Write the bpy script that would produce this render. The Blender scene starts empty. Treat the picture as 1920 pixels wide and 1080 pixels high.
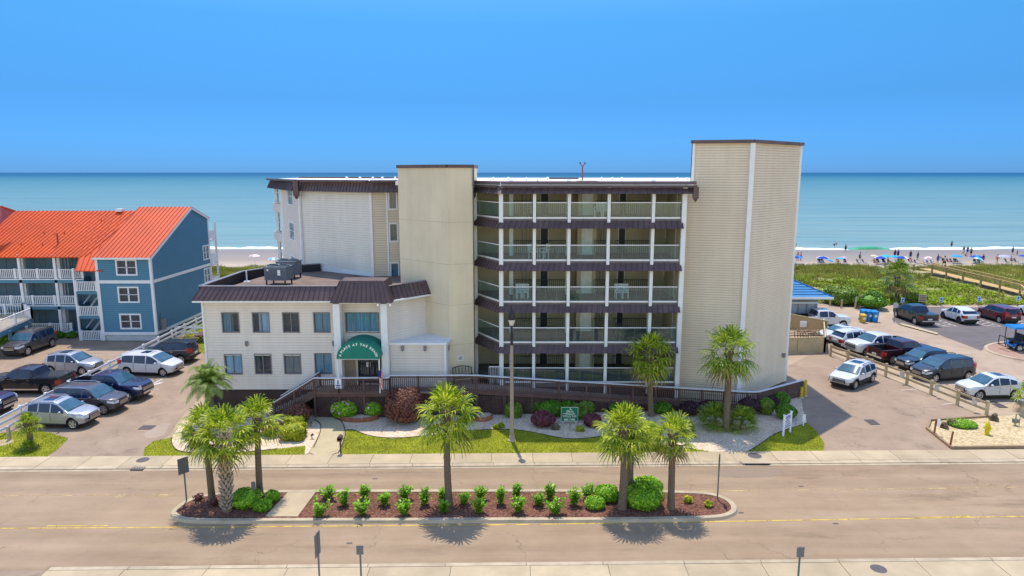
import bpy, bmesh, math, random
from mathutils import Vector, Matrix
random.seed(7)
R = math.radians
scene = bpy.context.scene
COL = scene.collection

# ---------------------------------------------------------------- camera model
H = 15.0                      # the drone hovers this far above the street
F = 1270.0
TH = R(9.7)
CT, ST = math.cos(TH), math.sin(TH)

def ray(u, v):
    x = (u - 960) / F; y = (540 - v) / F
    return (x, CT + y * ST, -ST + y * CT)
def G(u, v, z=0.0):           # point of level z seen at (u, v)
    r = ray(u, v); t = (z - H) / r[2]
    return Vector((r[0] * t, r[1] * t, z))
def PY(u, v, Y):              # point of the upright plane y = Y seen at (u, v)
    r = ray(u, v); t = Y / r[1]
    return Vector((r[0] * t, Y, H + r[2] * t))
def ZV(v, Y): return PY(960, v, Y).z
def XU(u, Y, z=0.0): return (u - 960) / F * (Y * CT + (H - z) * ST)

# ---------------------------------------------------------------- materials
def new_mat(name):
    m = bpy.data.materials.new(name); m.use_nodes = True
    nt = m.node_tree
    return m, nt, nt.nodes['Principled BSDF'], nt.nodes['Material Output']

def nd(nt, t, **kw):
    n = nt.nodes.new(t)
    for k, v in kw.items():
        if k in n.inputs.keys(): n.inputs[k].default_value = v
        else: setattr(n, k, v)
    return n

def ramp(nt, stops):
    r = nt.nodes.new('ShaderNodeValToRGB')
    e = r.color_ramp.elements
    while len(e) < len(stops): e.new(0.5)
    for i, (p, c) in enumerate(stops):
        e[i].position = p
        e[i].color = (*c, 1) if len(c) == 3 else c
    return r

def M(name, col, rough=.7, var=.12, scale=3.0, bump=0.0, bscale=None, metal=0.0, spec=.35, detail=6, coat=0.0, stretch=None, island=0.0, wear=None, streak=0.0):
    """noise-mottled principled surface"""
    m, nt, p, out = new_mat(name)
    L = nt.links
    tc = nd(nt, 'ShaderNodeTexCoord')
    src = tc.outputs['Object']
    if stretch:
        mp = nd(nt, 'ShaderNodeMapping'); mp.inputs['Scale'].default_value = stretch
        L.new(src, mp.inputs['Vector']); src = mp.outputs['Vector']
    n = nd(nt, 'ShaderNodeTexNoise', Scale=scale, Detail=detail, Roughness=.6)
    L.new(src, n.inputs['Vector'])
    lo = tuple(max(0, c * (1 - var)) for c in col); hi = tuple(min(1, c * (1 + var)) for c in col)
    r = ramp(nt, [(.3, lo), (.7, hi)])
    L.new(n.outputs['Fac'], r.inputs['Fac'])
    colout = r.outputs['Color']
    if island:
        g = nd(nt, 'ShaderNodeNewGeometry')
        mr = nd(nt, 'ShaderNodeMapRange'); mr.inputs['To Min'].default_value = 1 - island; mr.inputs['To Max'].default_value = 1 + island
        L.new(g.outputs['Random Per Island'], mr.inputs['Value'])
        mx = nd(nt, 'ShaderNodeVectorMath', operation='SCALE')
        L.new(colout, mx.inputs[0]); L.new(mr.outputs['Result'], mx.inputs['Scale'])
        colout = mx.outputs['Vector']
    L.new(colout, p.inputs['Base Color'])
    p.inputs['Roughness'].default_value = rough
    p.inputs['Metallic'].default_value = metal
    p.inputs['Specular IOR Level'].default_value = spec
    p.inputs['Coat Weight'].default_value = coat
    p.inputs['Coat Roughness'].default_value = .05
    if wear:
        nw = nd(nt, 'ShaderNodeTexNoise', Scale=wear[0], Detail=7, Roughness=.7); L.new(tc.outputs['Object'], nw.inputs['Vector'])
        rw = ramp(nt, [(wear[1], (0, 0, 0)), (wear[1] + .12, (1, 1, 1))]); L.new(nw.outputs['Fac'], rw.inputs['Fac']); L.new(rw.outputs['Color'], p.inputs['Alpha'])
    if streak:
        ms = nd(nt, 'ShaderNodeMapping'); ms.inputs['Scale'].default_value = (1.7, 1.7, .07); L.new(tc.outputs['Object'], ms.inputs['Vector'])
        ns = nd(nt, 'ShaderNodeTexNoise', Scale=1, Detail=5, Roughness=.65); L.new(ms.outputs['Vector'], ns.inputs['Vector'])
        rs = ramp(nt, [(.35, (1 - streak,) * 3), (.6, (1, 1, 1))]); L.new(ns.outputs['Fac'], rs.inputs['Fac'])
        vm = nd(nt, 'ShaderNodeVectorMath', operation='MULTIPLY'); L.new(colout, vm.inputs[0]); L.new(rs.outputs['Color'], vm.inputs[1]); L.new(vm.outputs[0], p.inputs['Base Color'])
    if bump:
        n2 = nd(nt, 'ShaderNodeTexNoise', Scale=bscale or scale * 6, Detail=4)
        L.new(src, n2.inputs['Vector'])
        b = nd(nt, 'ShaderNodeBump', Strength=bump, Distance=.03)
        L.new(n2.outputs['Fac'], b.inputs['Height']); L.new(b.outputs['Normal'], p.inputs['Normal'])
    return m

def leaf_mat(name, c1, c2, trans=.35, rough=.45, scale=1.5, isl=.45):
    m, nt, p, out = new_mat(name)
    L = nt.links
    g = nd(nt, 'ShaderNodeNewGeometry')
    tc = nd(nt, 'ShaderNodeTexCoord')
    n = nd(nt, 'ShaderNodeTexNoise', Scale=scale, Detail=3)
    L.new(tc.outputs['Object'], n.inputs['Vector'])
    a = nd(nt, 'ShaderNodeMath', operation='MULTIPLY'); a.inputs[1].default_value = isl
    L.new(g.outputs['Random Per Island'], a.inputs[0])
    b = nd(nt, 'ShaderNodeMath', operation='MULTIPLY_ADD'); b.inputs[1].default_value = 1 - isl
    L.new(n.outputs['Fac'], b.inputs[0]); L.new(a.outputs[0], b.inputs[2])
    r = ramp(nt, [(.25, c1), (.75, c2)])
    L.new(b.outputs[0], r.inputs['Fac'])
    L.new(r.outputs['Color'], p.inputs['Base Color'])
    p.inputs['Roughness'].default_value = rough
    p.inputs['Specular IOR Level'].default_value = .3
    if trans:
        t = nd(nt, 'ShaderNodeBsdfTranslucent')
        L.new(r.outputs['Color'], t.inputs['Color'])
        mx = nd(nt, 'ShaderNodeMixShader'); mx.inputs[0].default_value = trans
        L.new(p.outputs[0], mx.inputs[1]); L.new(t.outputs[0], mx.inputs[2])
        L.new(mx.outputs[0], out.inputs['Surface'])
    return m

def glass_mat(name, tint, refl=.5, rough=.02, op=.35):
    """clear sheet: tinted see-through, a share of dull tint, mirror by fresnel"""
    m, nt, p, out = new_mat(name)
    L = nt.links
    tr = nd(nt, 'ShaderNodeBsdfTransparent'); tr.inputs['Color'].default_value = (*tint, 1)
    p.inputs['Base Color'].default_value = (*[c * .5 for c in tint], 1); p.inputs['Roughness'].default_value = .1
    mx = nd(nt, 'ShaderNodeMixShader'); mx.inputs[0].default_value = op
    L.new(tr.outputs[0], mx.inputs[1]); L.new(p.outputs[0], mx.inputs[2])
    gl = nd(nt, 'ShaderNodeBsdfGlossy', Roughness=rough)
    lw = nd(nt, 'ShaderNodeLayerWeight', Blend=.5); fp = nd(nt, 'ShaderNodeMath', operation='POWER'); fp.inputs[1].default_value = 4; L.new(lw.outputs['Facing'], fp.inputs[0])
    fr = nd(nt, 'ShaderNodeMath', operation='MULTIPLY_ADD'); fr.inputs[1].default_value = .6; fr.inputs[2].default_value = .035; L.new(fp.outputs[0], fr.inputs[0])
    ad = nd(nt, 'ShaderNodeMath', operation='ADD'); ad.inputs[1].default_value = refl * .2
    ad.use_clamp = True
    L.new(fr.outputs[0], ad.inputs[0])
    m2 = nd(nt, 'ShaderNodeMixShader')
    L.new(ad.outputs[0], m2.inputs[0]); L.new(mx.outputs[0], m2.inputs[1]); L.new(gl.outputs[0], m2.inputs[2])
    L.new(m2.outputs[0], out.inputs['Surface'])
    return m

# ---------------------------------------------------------------- mesh builder
ORG = {}
LAP_SHADE = {}                    # darker board tops: the shade under each siding lap, painted as colour
class MB:
    def __init__(s): s.v = []; s.f = []; s.m = []; s.mi = 0
    def vert(s, p): s.v.append(tuple(p)); return len(s.v) - 1
    def face(s, pts):
        b = len(s.v); s.v += [tuple(p) for p in pts]; s.f.append(tuple(range(b, b + len(pts)))); s.m.append(s.mi)
    def grid(s, rows, closed=False):
        b = len(s.v); n = len(rows[0])
        for r in rows: s.v += [tuple(p) for p in r]
        for i in range(len(rows) - 1):
            for j in range(n if closed else n - 1):
                k = (j + 1) % n
                s.f.append((b + i * n + j, b + i * n + k, b + (i + 1) * n + k, b + (i + 1) * n + j)); s.m.append(s.mi)
    def hexa(s, p):   # 8 points: bottom 0-3 ccw, top 4-7
        b = len(s.v); s.v += [tuple(q) for q in p]
        for q in ((3, 2, 1, 0), (4, 5, 6, 7), (0, 1, 5, 4), (1, 2, 6, 5), (2, 3, 7, 6), (3, 0, 4, 7)):
            s.f.append(tuple(b + i for i in q)); s.m.append(s.mi)
    def box(s, x0, x1, y0, y1, z0, z1):
        s.hexa([(x0, y0, z0), (x1, y0, z0), (x1, y1, z0), (x0, y1, z0), (x0, y0, z1), (x1, y0, z1), (x1, y1, z1), (x0, y1, z1)])
    def beam(s, p0, p1, w, h, up=(0, 0, 1)):
        """square bar from p0 to p1, w across, h along up, centred"""
        p0 = Vector(p0); p1 = Vector(p1); d = (p1 - p0).normalized(); up = Vector(up)
        sd = d.cross(up)
        if sd.length < 1e-4: sd = Vector((1, 0, 0))
        sd.normalize(); u2 = sd.cross(d).normalized()
        a = sd * w / 2; b = u2 * h / 2
        s.hexa([p0 - a - b, p0 + a - b, p1 + a - b, p1 - a - b, p0 - a + b, p0 + a + b, p1 + a + b, p1 - a + b])
    def prism(s, poly, z0, z1, bottom=True):
        n = len(poly); b = len(s.v)
        s.v += [(p[0], p[1], z0) for p in poly] + [(p[0], p[1], z1) for p in poly]
        s.f.append(tuple(b + n + i for i in range(n))); s.m.append(s.mi)
        if bottom: s.f.append(tuple(b + i for i in reversed(range(n)))); s.m.append(s.mi)
        for i in range(n):
            j = (i + 1) % n; s.f.append((b + i, b + j, b + n + j, b + n + i)); s.m.append(s.mi)
    def tube(s, pts, rads, n=8, cap=True):
        pts = [Vector(p) for p in pts]; rows = []
        for i, p in enumerate(pts):
            d = (pts[min(i + 1, len(pts) - 1)] - pts[max(i - 1, 0)]).normalized()
            a = d.cross(Vector((0, 1, 0)) if abs(d.y) < .9 else Vector((1, 0, 0))).normalized(); b = d.cross(a)
            r = rads[i] if hasattr(rads, '__len__') else rads
            rows.append([p + a * (r * math.cos(2 * math.pi * k / n)) + b * (r * math.sin(2 * math.pi * k / n)) for k in range(n)])
        s.grid(rows, True)
        if cap: s.face(rows[0]); s.face(list(reversed(rows[-1])))
    def lathe(s, c, prof, n=12, axis='z'):
        rows = []
        for r, z in prof:
            row = []
            for k in range(n):
                a = 2 * math.pi * k / n; x, y = r * math.cos(a), r * math.sin(a)
                row.append((c[0] + x, c[1] + y, c[2] + z) if axis == 'z' else ((c[0] + x, c[1] + z, c[2] + y) if axis == 'y' else (c[0] + z, c[1] + x, c[2] + y)))
            rows.append(row)
        s.grid(rows, True)
    def merge(s, o, mi):
        b = len(s.v); s.v += o.v; s.f += [tuple(b + i for i in f) for f in o.f]; s.m += [mi] * len(o.f)
    def ball(s, c, r, n=10, sq=1.0):
        if not hasattr(r, '__len__'): r = (r, r, r)
        rows = []
        for i in range(n // 2 + 1):
            t = math.pi * i / (n // 2)
            rows.append([(c[0] + r[0] * math.sin(t) * math.cos(2 * math.pi * k / n), c[1] + r[1] * math.sin(t) * math.sin(2 * math.pi * k / n), c[2] + r[2] * math.cos(t)) for k in range(n)])
        s.grid(rows, True)
    def build(s, name, mat, parent=None, smooth=None, origin=None):
        if not s.v: return None
        me = bpy.data.meshes.new(name)
        if origin is None: origin = ORG.get(parent, Vector((0, 0, 0))) if parent else Vector((0, 0, 0))
        o3 = Vector(origin)
        me.from_pydata([tuple(Vector(p) - o3) for p in s.v], [], s.f)
        mats = mat if isinstance(mat, (list, tuple)) else ([mat, LAP_SHADE.get(mat.name, mat)] if max(s.m) else [mat])
        for mm in mats: me.materials.append(mm)
        if len(mats) > 1: me.polygons.foreach_set('material_index', s.m)
        if smooth is not None:
            me.polygons.foreach_set('use_smooth', [True] * len(me.polygons))
            me.set_sharp_from_angle(angle=R(smooth))
        me.update()
        o = bpy.data.objects.new(name, me); COL.objects.link(o)
        if parent:
            o.parent = parent; ORG[o] = o3
        else:
            o.location = o3; ORG[o] = o3
        return o

def build_each(mb, name, mat, parent):
    """every bar of the builder becomes a part of its own"""
    for i in range(0, len(mb.v), 8):
        m = MB(); m.v = mb.v[i:i + 8]; k = i // 8 * 6; m.f = [tuple(q - i for q in f) for f in mb.f[k:k + 6]]; m.m = [0] * 6; m.build(name, mat, parent)
def tag(o, label=None, cat=None, group=None, kind=None):
    if label: o['label'] = label
    if cat: o['category'] = cat
    if group: o['group'] = group
    if kind: o['kind'] = kind
    return o
def thing(name, label, cat, loc=(0, 0, 0), rz=0.0, group=None, local=False):
    o = bpy.data.objects.new(name, None); COL.objects.link(o)
    o.empty_display_size = .3
    o.location = loc; o.rotation_euler.z = rz
    ORG[o] = Vector((0, 0, 0)) if local else Vector(loc)
    return tag(o, label, cat, group)
def copy_tree(o, parent=None):
    c = o.copy(); COL.objects.link(c)
    if parent: c.parent = parent
    for ch in list(o.children): copy_tree(ch, c)
    return c
def structure(name, mb, mat, smooth=None):
    return tag(mb.build(name, mat, None, smooth), kind='structure')
def sheet(name, pts, z, mat, kind='structure'):
    mb = MB(); mb.face([(p[0], p[1], z) for p in pts]); o = mb.build(name, mat); o['kind'] = kind; return o
def gp(*uv): return [G(u, v) for u, v in uv]
def smooth_path(pts, k=2, closed=True):
    pts = [Vector(p) for p in pts]
    for _ in range(k):
        out = []; n = len(pts)
        rng = range(n) if closed else range(n - 1)
        if not closed: out.append(pts[0])
        for i in rng:
            a, b = pts[i], pts[(i + 1) % n]
            out += [a * .75 + b * .25, a * .25 + b * .75]
        if not closed: out.append(pts[-1])
        pts = out
    return pts

# the text of signs: built-in lettering turned into thin mesh
def text_mb(mb, body, mtx, size, depth=.004, align='CENTER', bold=0.0):
    cu = bpy.data.curves.new('lettering', 'FONT'); cu.body = body; cu.size = size; cu.align_x = align; cu.align_y = 'CENTER'
    cu.extrude = depth; cu.offset = bold; cu.resolution_u = 3
    ob = bpy.data.objects.new('lettering', cu); COL.objects.link(ob)
    dg = bpy.context.evaluated_depsgraph_get(); dg.update()
    me = bpy.data.meshes.new_from_object(ob.evaluated_get(dg))
    b = len(mb.v)
    for v in me.vertices: mb.v.append(tuple(mtx @ v.co))
    for p in me.polygons: mb.f.append(tuple(b + i for i in p.vertices)); mb.m.append(mb.mi)
    bpy.data.objects.remove(ob); bpy.data.curves.remove(cu); bpy.data.meshes.remove(me)
FACE_CAM = Matrix.Rotation(R(90), 4, 'X')     # lettering that reads from -Y
SKY_SEA = [(0.0, (.062, .185, .50)), (.03, (.058, .182, .46)), (.10, (.066, .192, .365)), (.2, (.10, .278, .41)), (.3, (.22, .42, .58)), (.6, (.8, .85, .95))]
SKY_LAND = [(0.0, (1.15, 1.0, .82)), (.3, (1.18, 1.0, .84)), (.6, (1, 1, 1))]
SKY_STR, SUN_STR, EXPO = .15, 2.03, 1.2
SUN_COL = (1, .93, .80)
SEA_RAMP = [(0.0, (.205, .30, .285)), (.12, (.155, .265, .27)), (.4, (.095, .215, .24)), (.62, (.04, .155, .205)), (.8, (.004, .085, .17)), (1.0, (.002, .07, .155))]
# ---------------------------------------------------------------- light, sky, camera
SUN_EL, SUN_AZ = R(68), R(11)        # sun stands over the sea, a little to the left
w = bpy.data.worlds.new('World'); scene.world = w; w.use_nodes = True
nt = w.node_tree; bg = nt.nodes['Background']
sky = nt.nodes.new('ShaderNodeTexSky'); sky.sky_type = 'NISHITA'; sky.sun_disc = False
sky.sun_elevation = SUN_EL; sky.sun_rotation = -SUN_AZ
sky.altitude = 0; sky.air_density = 1.0; sky.dust_density = .3; sky.ozone_density = 3.0
# colour tint of the sky: deep blue low down, natural overhead
tc = nt.nodes.new('ShaderNodeTexCoord'); sx = nt.nodes.new('ShaderNodeSeparateXYZ')
nt.links.new(tc.outputs['Generated'], sx.inputs[0])
cr = ramp(nt, SKY_SEA)
nt.links.new(sx.outputs['Z'], cr.inputs['Fac'])
cl = ramp(nt, SKY_LAND)                       # unseen landward sky, made bright and warm to light the shaded facade
nt.links.new(sx.outputs['Z'], cl.inputs['Fac'])
az = nt.nodes.new('ShaderNodeMapRange'); az.interpolation_type = 'SMOOTHSTEP'
az.inputs['From Min'].default_value = -.35; az.inputs['From Max'].default_value = .45
nt.links.new(sx.outputs['Y'], az.inputs['Value'])
mxs = nt.nodes.new('ShaderNodeMix'); mxs.data_type = 'RGBA'
nt.links.new(az.outputs[0], mxs.inputs[0]); nt.links.new(cl.outputs[0], mxs.inputs[6]); nt.links.new(cr.outputs[0], mxs.inputs[7])
mul = nt.nodes.new('ShaderNodeVectorMath'); mul.operation = 'MULTIPLY'
nt.links.new(sky.outputs[0], mul.inputs[0]); nt.links.new(mxs.outputs[2], mul.inputs[1])
nt.links.new(mul.outputs[0], bg.inputs['Color'])
bg.inputs['Strength'].default_value = SKY_STR
sl = bpy.data.lights.new('sun', 'SUN'); sl.energy = SUN_STR; sl.angle = R(.5); sl.color = SUN_COL
so = bpy.data.objects.new('sun', sl); COL.objects.link(so)
sd = Vector((-math.sin(SUN_AZ) * math.cos(SUN_EL), math.cos(SUN_AZ) * math.cos(SUN_EL), math.sin(SUN_EL)))
so.rotation_euler = sd.to_track_quat('Z', 'Y').to_euler()
so.location = sd * 80

cam = bpy.data.cameras.new('camera'); co = bpy.data.objects.new('camera', cam); COL.objects.link(co)
cam.sensor_width = 36; cam.lens = F / 1920 * 36; cam.clip_end = 90000; cam.clip_start = .5
co.location = (0, 0, H); co.rotation_euler = (R(90) - TH, 0, 0)
scene.camera = co
scene.view_settings.view_transform = 'Standard'; scene.view_settings.look = 'None'
scene.view_settings.exposure = EXPO; scene.view_settings.gamma = 1; scene.view_settings.use_curve_mapping = False
scene.cycles.max_bounces = 8; scene.cycles.transparent_max_bounces = 16
scene.cycles.use_denoising = True
scene.cycles.sample_clamp_indirect = 6
# ---------------------------------------------------------------- ground materials
def asphalt(name, c_lo, c_hi, crack=.5, stretch=(.12, 1.2, 1), crack_scale=.22, patch=.25, lanes=False):
    m, nt, p, out = new_mat(name); L = nt.links
    tc = nd(nt, 'ShaderNodeTexCoord'); O = tc.outputs['Object']
    mp = nd(nt, 'ShaderNodeMapping'); mp.inputs['Scale'].default_value = stretch; L.new(O, mp.inputs[0])
    n1 = nd(nt, 'ShaderNodeTexNoise', Scale=1.0, Detail=5, Roughness=.62); L.new(mp.outputs[0], n1.inputs['Vector'])
    n2 = nd(nt, 'ShaderNodeTexNoise', Scale=55, Detail=2); L.new(O, n2.inputs['Vector'])
    n3 = nd(nt, 'ShaderNodeTexNoise', Scale=.35, Detail=6, Roughness=.7); L.new(O, n3.inputs['Vector'])
    a = nd(nt, 'ShaderNodeMath', operation='MULTIPLY_ADD'); a.inputs[1].default_value = .45; L.new(n1.outputs['Fac'], a.inputs[0])
    b = nd(nt, 'ShaderNodeMath', operation='MULTIPLY'); b.inputs[1].default_value = .22; L.new(n2.outputs['Fac'], b.inputs[0]); L.new(b.outputs[0], a.inputs[2])
    c = nd(nt, 'ShaderNodeMath', operation='MULTIPLY_ADD'); c.inputs[1].default_value = .45; L.new(n3.outputs['Fac'], c.inputs[0]); L.new(a.outputs[0], c.inputs[2])
    r = ramp(nt, [(.38, c_lo), (.72, c_hi)]); L.new(c.outputs[0], r.inputs['Fac'])
    # cracks: wandering thin lines that come and go
    nw = nd(nt, 'ShaderNodeTexNoise', Scale=1.6, Detail=6, Roughness=.65); L.new(O, nw.inputs['Vector'])
    vm = nd(nt, 'ShaderNodeVectorMath', operation='MULTIPLY_ADD'); vm.inputs[1].default_value = (1.3, 1.3, 0); L.new(nw.outputs['Color'], vm.inputs[0]); L.new(O, vm.inputs[2])
    vo = nd(nt, 'ShaderNodeTexVoronoi', feature='DISTANCE_TO_EDGE', Scale=crack_scale); L.new(vm.outputs[0], vo.inputs['Vector'])
    cr = ramp(nt, [(0.0, (1, 1, 1)), (.006, (0, 0, 0))]); L.new(vo.outputs['Distance'], cr.inputs['Fac'])
    nm = nd(nt, 'ShaderNodeTexNoise', Scale=.3, Detail=3); L.new(O, nm.inputs['Vector'])
    mr = ramp(nt, [(.45, (0, 0, 0)), (.6, (crack, crack, crack))]); L.new(nm.outputs['Fac'], mr.inputs['Fac'])
    mm = nd(nt, 'ShaderNodeMath', operation='MULTIPLY'); L.new(cr.outputs[0], mm.inputs[0]); L.new(mr.outputs[0], mm.inputs[1])
    mx = nd(nt, 'ShaderNodeMix', data_type='RGBA'); L.new(mm.outputs[0], mx.inputs[0]); L.new(r.outputs[0], mx.inputs[6])
    mx.inputs[7].default_value = (c_lo[0] * .3, c_lo[1] * .28, c_lo[2] * .28, 1)
    # oil and water stains of their own shape
    no = nd(nt, 'ShaderNodeTexNoise', Scale=.55 if not lanes else .3, Detail=7, Roughness=.72); mo = nd(nt, 'ShaderNodeMapping'); mo.inputs['Location'].default_value = (31, 17, 3); mo.inputs['Scale'].default_value = (1, 1, 1) if not lanes else (.5, 2.2, 1); L.new(O, mo.inputs[0]); L.new(mo.outputs[0], no.inputs['Vector'])
    ro = ramp(nt, [(.56, (1, 1, 1)), (.70, (.70, .68, .68))]); L.new(no.outputs['Fac'], ro.inputs['Fac'])
    vs = nd(nt, 'ShaderNodeVectorMath', operation='MULTIPLY'); L.new(mx.outputs[2], vs.inputs[0]); L.new(ro.outputs[0], vs.inputs[1]); last = vs.outputs[0]
    if lanes:                                   # tyre-polished tracks along the street
        se = nd(nt, 'ShaderNodeSeparateXYZ'); L.new(O, se.inputs[0])
        yy = nd(nt, 'ShaderNodeMath', operation='MULTIPLY_ADD'); yy.inputs[1].default_value = -.0185; L.new(se.outputs['X'], yy.inputs[0]); L.new(se.outputs['Y'], yy.inputs[2])
        y2 = nd(nt, 'ShaderNodeMath', operation='MULTIPLY_ADD'); y2.inputs[1].default_value = .35; L.new(nw.outputs['Fac'], y2.inputs[0]); L.new(yy.outputs[0], y2.inputs[2])
        m1 = nd(nt, 'ShaderNodeMapRange'); m1.inputs['From Min'].default_value = 24.2; m1.inputs['From Max'].default_value = 33.2; L.new(y2.outputs[0], m1.inputs['Value'])
        rl = ramp(nt, [(0, (.86,) * 3), (.06, (1,) * 3), (.12, (.93,) * 3), (.19, (1.0,) * 3), (.27, (.92,) * 3), (.33, (1,) * 3), (.5, (1.03,) * 3), (.68, (1,) * 3), (.75, (.90,) * 3), (.82, (1.02,) * 3), (.89, (.88,) * 3), (1, (.95,) * 3)]); L.new(m1.outputs[0], rl.inputs['Fac'])
        v2 = nd(nt, 'ShaderNodeVectorMath', operation='MULTIPLY'); L.new(last, v2.inputs[0]); L.new(rl.outputs[0], v2.inputs[1]); last = v2.outputs[0]
    L.new(last, p.inputs['Base Color']); p.inputs['Roughness'].default_value = .9; p.inputs['Specular IOR Level'].default_value = .2
    bp = nd(nt, 'ShaderNodeBump', Strength=.25, Distance=.01); L.new(n2.outputs['Fac'], bp.inputs['Height']); L.new(bp.outputs[0], p.inputs['Normal'])
    return m

def pebbles(name, cols, scale, bump=.8):
    m, nt, p, out = new_mat(name); L = nt.links
    tc = nd(nt, 'ShaderNodeTexCoord'); O = tc.outputs['Object']
    vo = nd(nt, 'ShaderNodeTexVoronoi', Scale=scale); L.new(O, vo.inputs['Vector'])
    sp = nd(nt, 'ShaderNodeSeparateColor'); L.new(vo.outputs['Color'], sp.inputs[0])
    n = nd(nt, 'ShaderNodeTexNoise', Scale=.9, Detail=5); L.new(O, n.inputs['Vector'])
    a = nd(nt, 'ShaderNodeMath', operation='MULTIPLY_ADD'); a.inputs[1].default_value = .55; L.new(sp.outputs[0], a.inputs[0])
    b = nd(nt, 'ShaderNodeMath', operation='MULTIPLY'); b.inputs[1].default_value = .45; L.new(n.outputs['Fac'], b.inputs[0]); L.new(b.outputs[0], a.inputs[2])
    k = len(cols); r = ramp(nt, [(.15 + .7 * i / (k - 1), c) for i, c in enumerate(cols)]); L.new(a.outputs[0], r.inputs['Fac'])
    L.new(r.outputs[0], p.inputs['Base Color']); p.inputs['Roughness'].default_value = .9; p.inputs['Specular IOR Level'].default_value = .15
    bp = nd(nt, 'ShaderNodeBump', Strength=bump, Distance=.04, invert=True); L.new(vo.outputs['Distance'], bp.inputs['Height']); L.new(bp.outputs[0], p.inputs['Normal'])
    return m

m_road = asphalt('road_asphalt', (.255, .172, .108), (.385, .275, .178), lanes=True)
m_lot = asphalt('lot_asphalt', (.235, .165, .115), (.385, .28, .20), crack=.6, stretch=(.4, .4, 1))
m_backlot = asphalt('lot_concrete', (.32, .225, .155), (.45, .34, .245), crack=.3, stretch=(.3, .5, 1))
m_darklot = asphalt('dark_asphalt', (.12, .10, .095), (.17, .145, .14), crack=.1, stretch=(.4, .4, 1))
m_conc = M('pale_concrete', (.44, .34, .215), .85, .14, .7, .3, 40, island=.09)
m_conc2 = M('kerb_concrete', (.43, .34, .23), .85, .2, 1.2, .3, 40, island=.08)
m_gap = M('joint_dirt', (.13, .10, .075), .95)
m_yellow = M('road_paint_yellow', (.55, .37, .07), .8, .3, 2.5, detail=8, wear=(1.6, .36))
m_yellow_worn = M('road_paint_faded_yellow', (.50, .37, .15), .8, .25, 2.5, detail=8, wear=(1.2, .44))
m_white_paint = M('road_paint_white', (.58, .54, .49), .8, .22, 3, detail=8, wear=(1.8, .38))
m_gravel = pebbles('garden_gravel', [(.44, .30, .19), (.66, .50, .35), (.76, .65, .52)], 13)
m_gravel_tan = pebbles('yellow_gravel', [(.34, .24, .12), (.52, .40, .22), (.62, .50, .32)], 8)
m_mulch = pebbles('bark_mulch', [(.06, .026, .018), (.17, .075, .05), (.29, .135, .09)], 16)
m_lawn = M('lawn_soil', (.23, .24, .012), .95, .35, .8, .5, 30)
m_dirt = M('sandy_ground', (.40, .30, .20), .95, .16, .6, .4, 20)
m_edge = M('plastic_edging', (.04, .035, .03), .8)
m_timber = M('landscape_timber', (.30, .20, .12), .85, .2, 2, .3, 20)
m_iron = M('cast_iron', (.10, .085, .085), .7, .2, 8)

def yr(c, x): return c + .0185 * x
def strip(name, c0, c1, z, mat, x0=-75, x1=75, seg=1):
    mb = MB()
    for i in range(seg):
        a = x0 + (x1 - x0) * i / seg; b = x0 + (x1 - x0) * (i + 1) / seg
        mb.face([(a, yr(c0, a), z), (b, yr(c0, b), z), (b, yr(c1, b), z), (a, yr(c1, a), z)])
    return structure(name, mb, mat)

# base ground: one sheet, then the dune and the beach carry on to the sea
random.seed(3)
def noise2(x, y):
    return (math.sin(x * .31 + 1.3 * math.sin(y * .23)) + math.sin(y * .41 + x * .17 + 2) + .6 * math.sin(x * .83 + y * .57 + 1) + .4 * math.sin(x * 1.7 - y * 1.3)) / 3
def sstep(a, b, x):
    t = max(0, min(1, (x - a) / (b - a))); return t * t * (3 - 2 * t)
def terrain(x, y):
    if y <= 76.5: return 0.0
    n = noise2(x, y)
    up = sstep(76.5, 93, y); dn = sstep(102, 112, y)
    h = up * (.55 + .38 * n) * (1 - dn) - 1.3 * dn
    if y > 112: h += -(y - 112) * .036
    return h
mb = MB(); mb.face([(-420, -60, -.004), (420, -60, -.004), (420, 76.6, -.004), (-420, 76.6, -.004)])
structure('ground', mb, m_dirt)
def tgrid(y0, y1, ny, x0=-210, x1=210, nx=210):
    return [[(x0 + (x1 - x0) * i / nx, y0 + (y1 - y0) * j / ny, terrain(x0 + (x1 - x0) * i / nx, y0 + (y1 - y0) * j / ny)) for i in range(nx + 1)] for j in range(ny + 1)]
m_dune = M('dune_sand', (.34, .28, .14), .95, .45, .35, .5, 6)
mb = MB(); mb.grid(tgrid(76.5, 112, 44)); structure('dune', mb, m_dune, 60)
# beach: pale dry sand that turns dark and wet towards the water
m_beach, nt, p, out = new_mat('beach_sand')
tcn = nd(nt, 'ShaderNodeTexCoord'); sp = nd(nt, 'ShaderNodeSeparateXYZ'); nt.links.new(tcn.outputs['Object'], sp.inputs[0])
nz = nd(nt, 'ShaderNodeTexNoise', Scale=.25, Detail=6); nt.links.new(tcn.outputs['Object'], nz.inputs['Vector'])
ma = nd(nt, 'ShaderNodeMath', operation='MULTIPLY_ADD'); ma.inputs[1].default_value = 7; nt.links.new(nz.outputs['Fac'], ma.inputs[0]); nt.links.new(sp.outputs['Y'], ma.inputs[2])
mr = nd(nt, 'ShaderNodeMapRange'); mr.inputs['From Min'].default_value = 110; mr.inputs['From Max'].default_value = 170
nt.links.new(ma.outputs[0], mr.inputs['Value'])
rr = ramp(nt, [(0, (.52, .41, .30)), (.25, (.46, .37, .28)), (.42, (.30, .245, .20)), (.75, (.23, .195, .17))]); nt.links.new(mr.outputs[0], rr.inputs['Fac'])
nt.links.new(rr.outputs[0], p.inputs['Base Color']); p.inputs['Specular IOR Level'].default_value = .12
rg = ramp(nt, [(.4, (.95,) * 3), (.6, (.6,) * 3)]); nt.links.new(mr.outputs[0], rg.inputs['Fac']); nt.links.new(rg.outputs[0], p.inputs['Roughness'])
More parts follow.
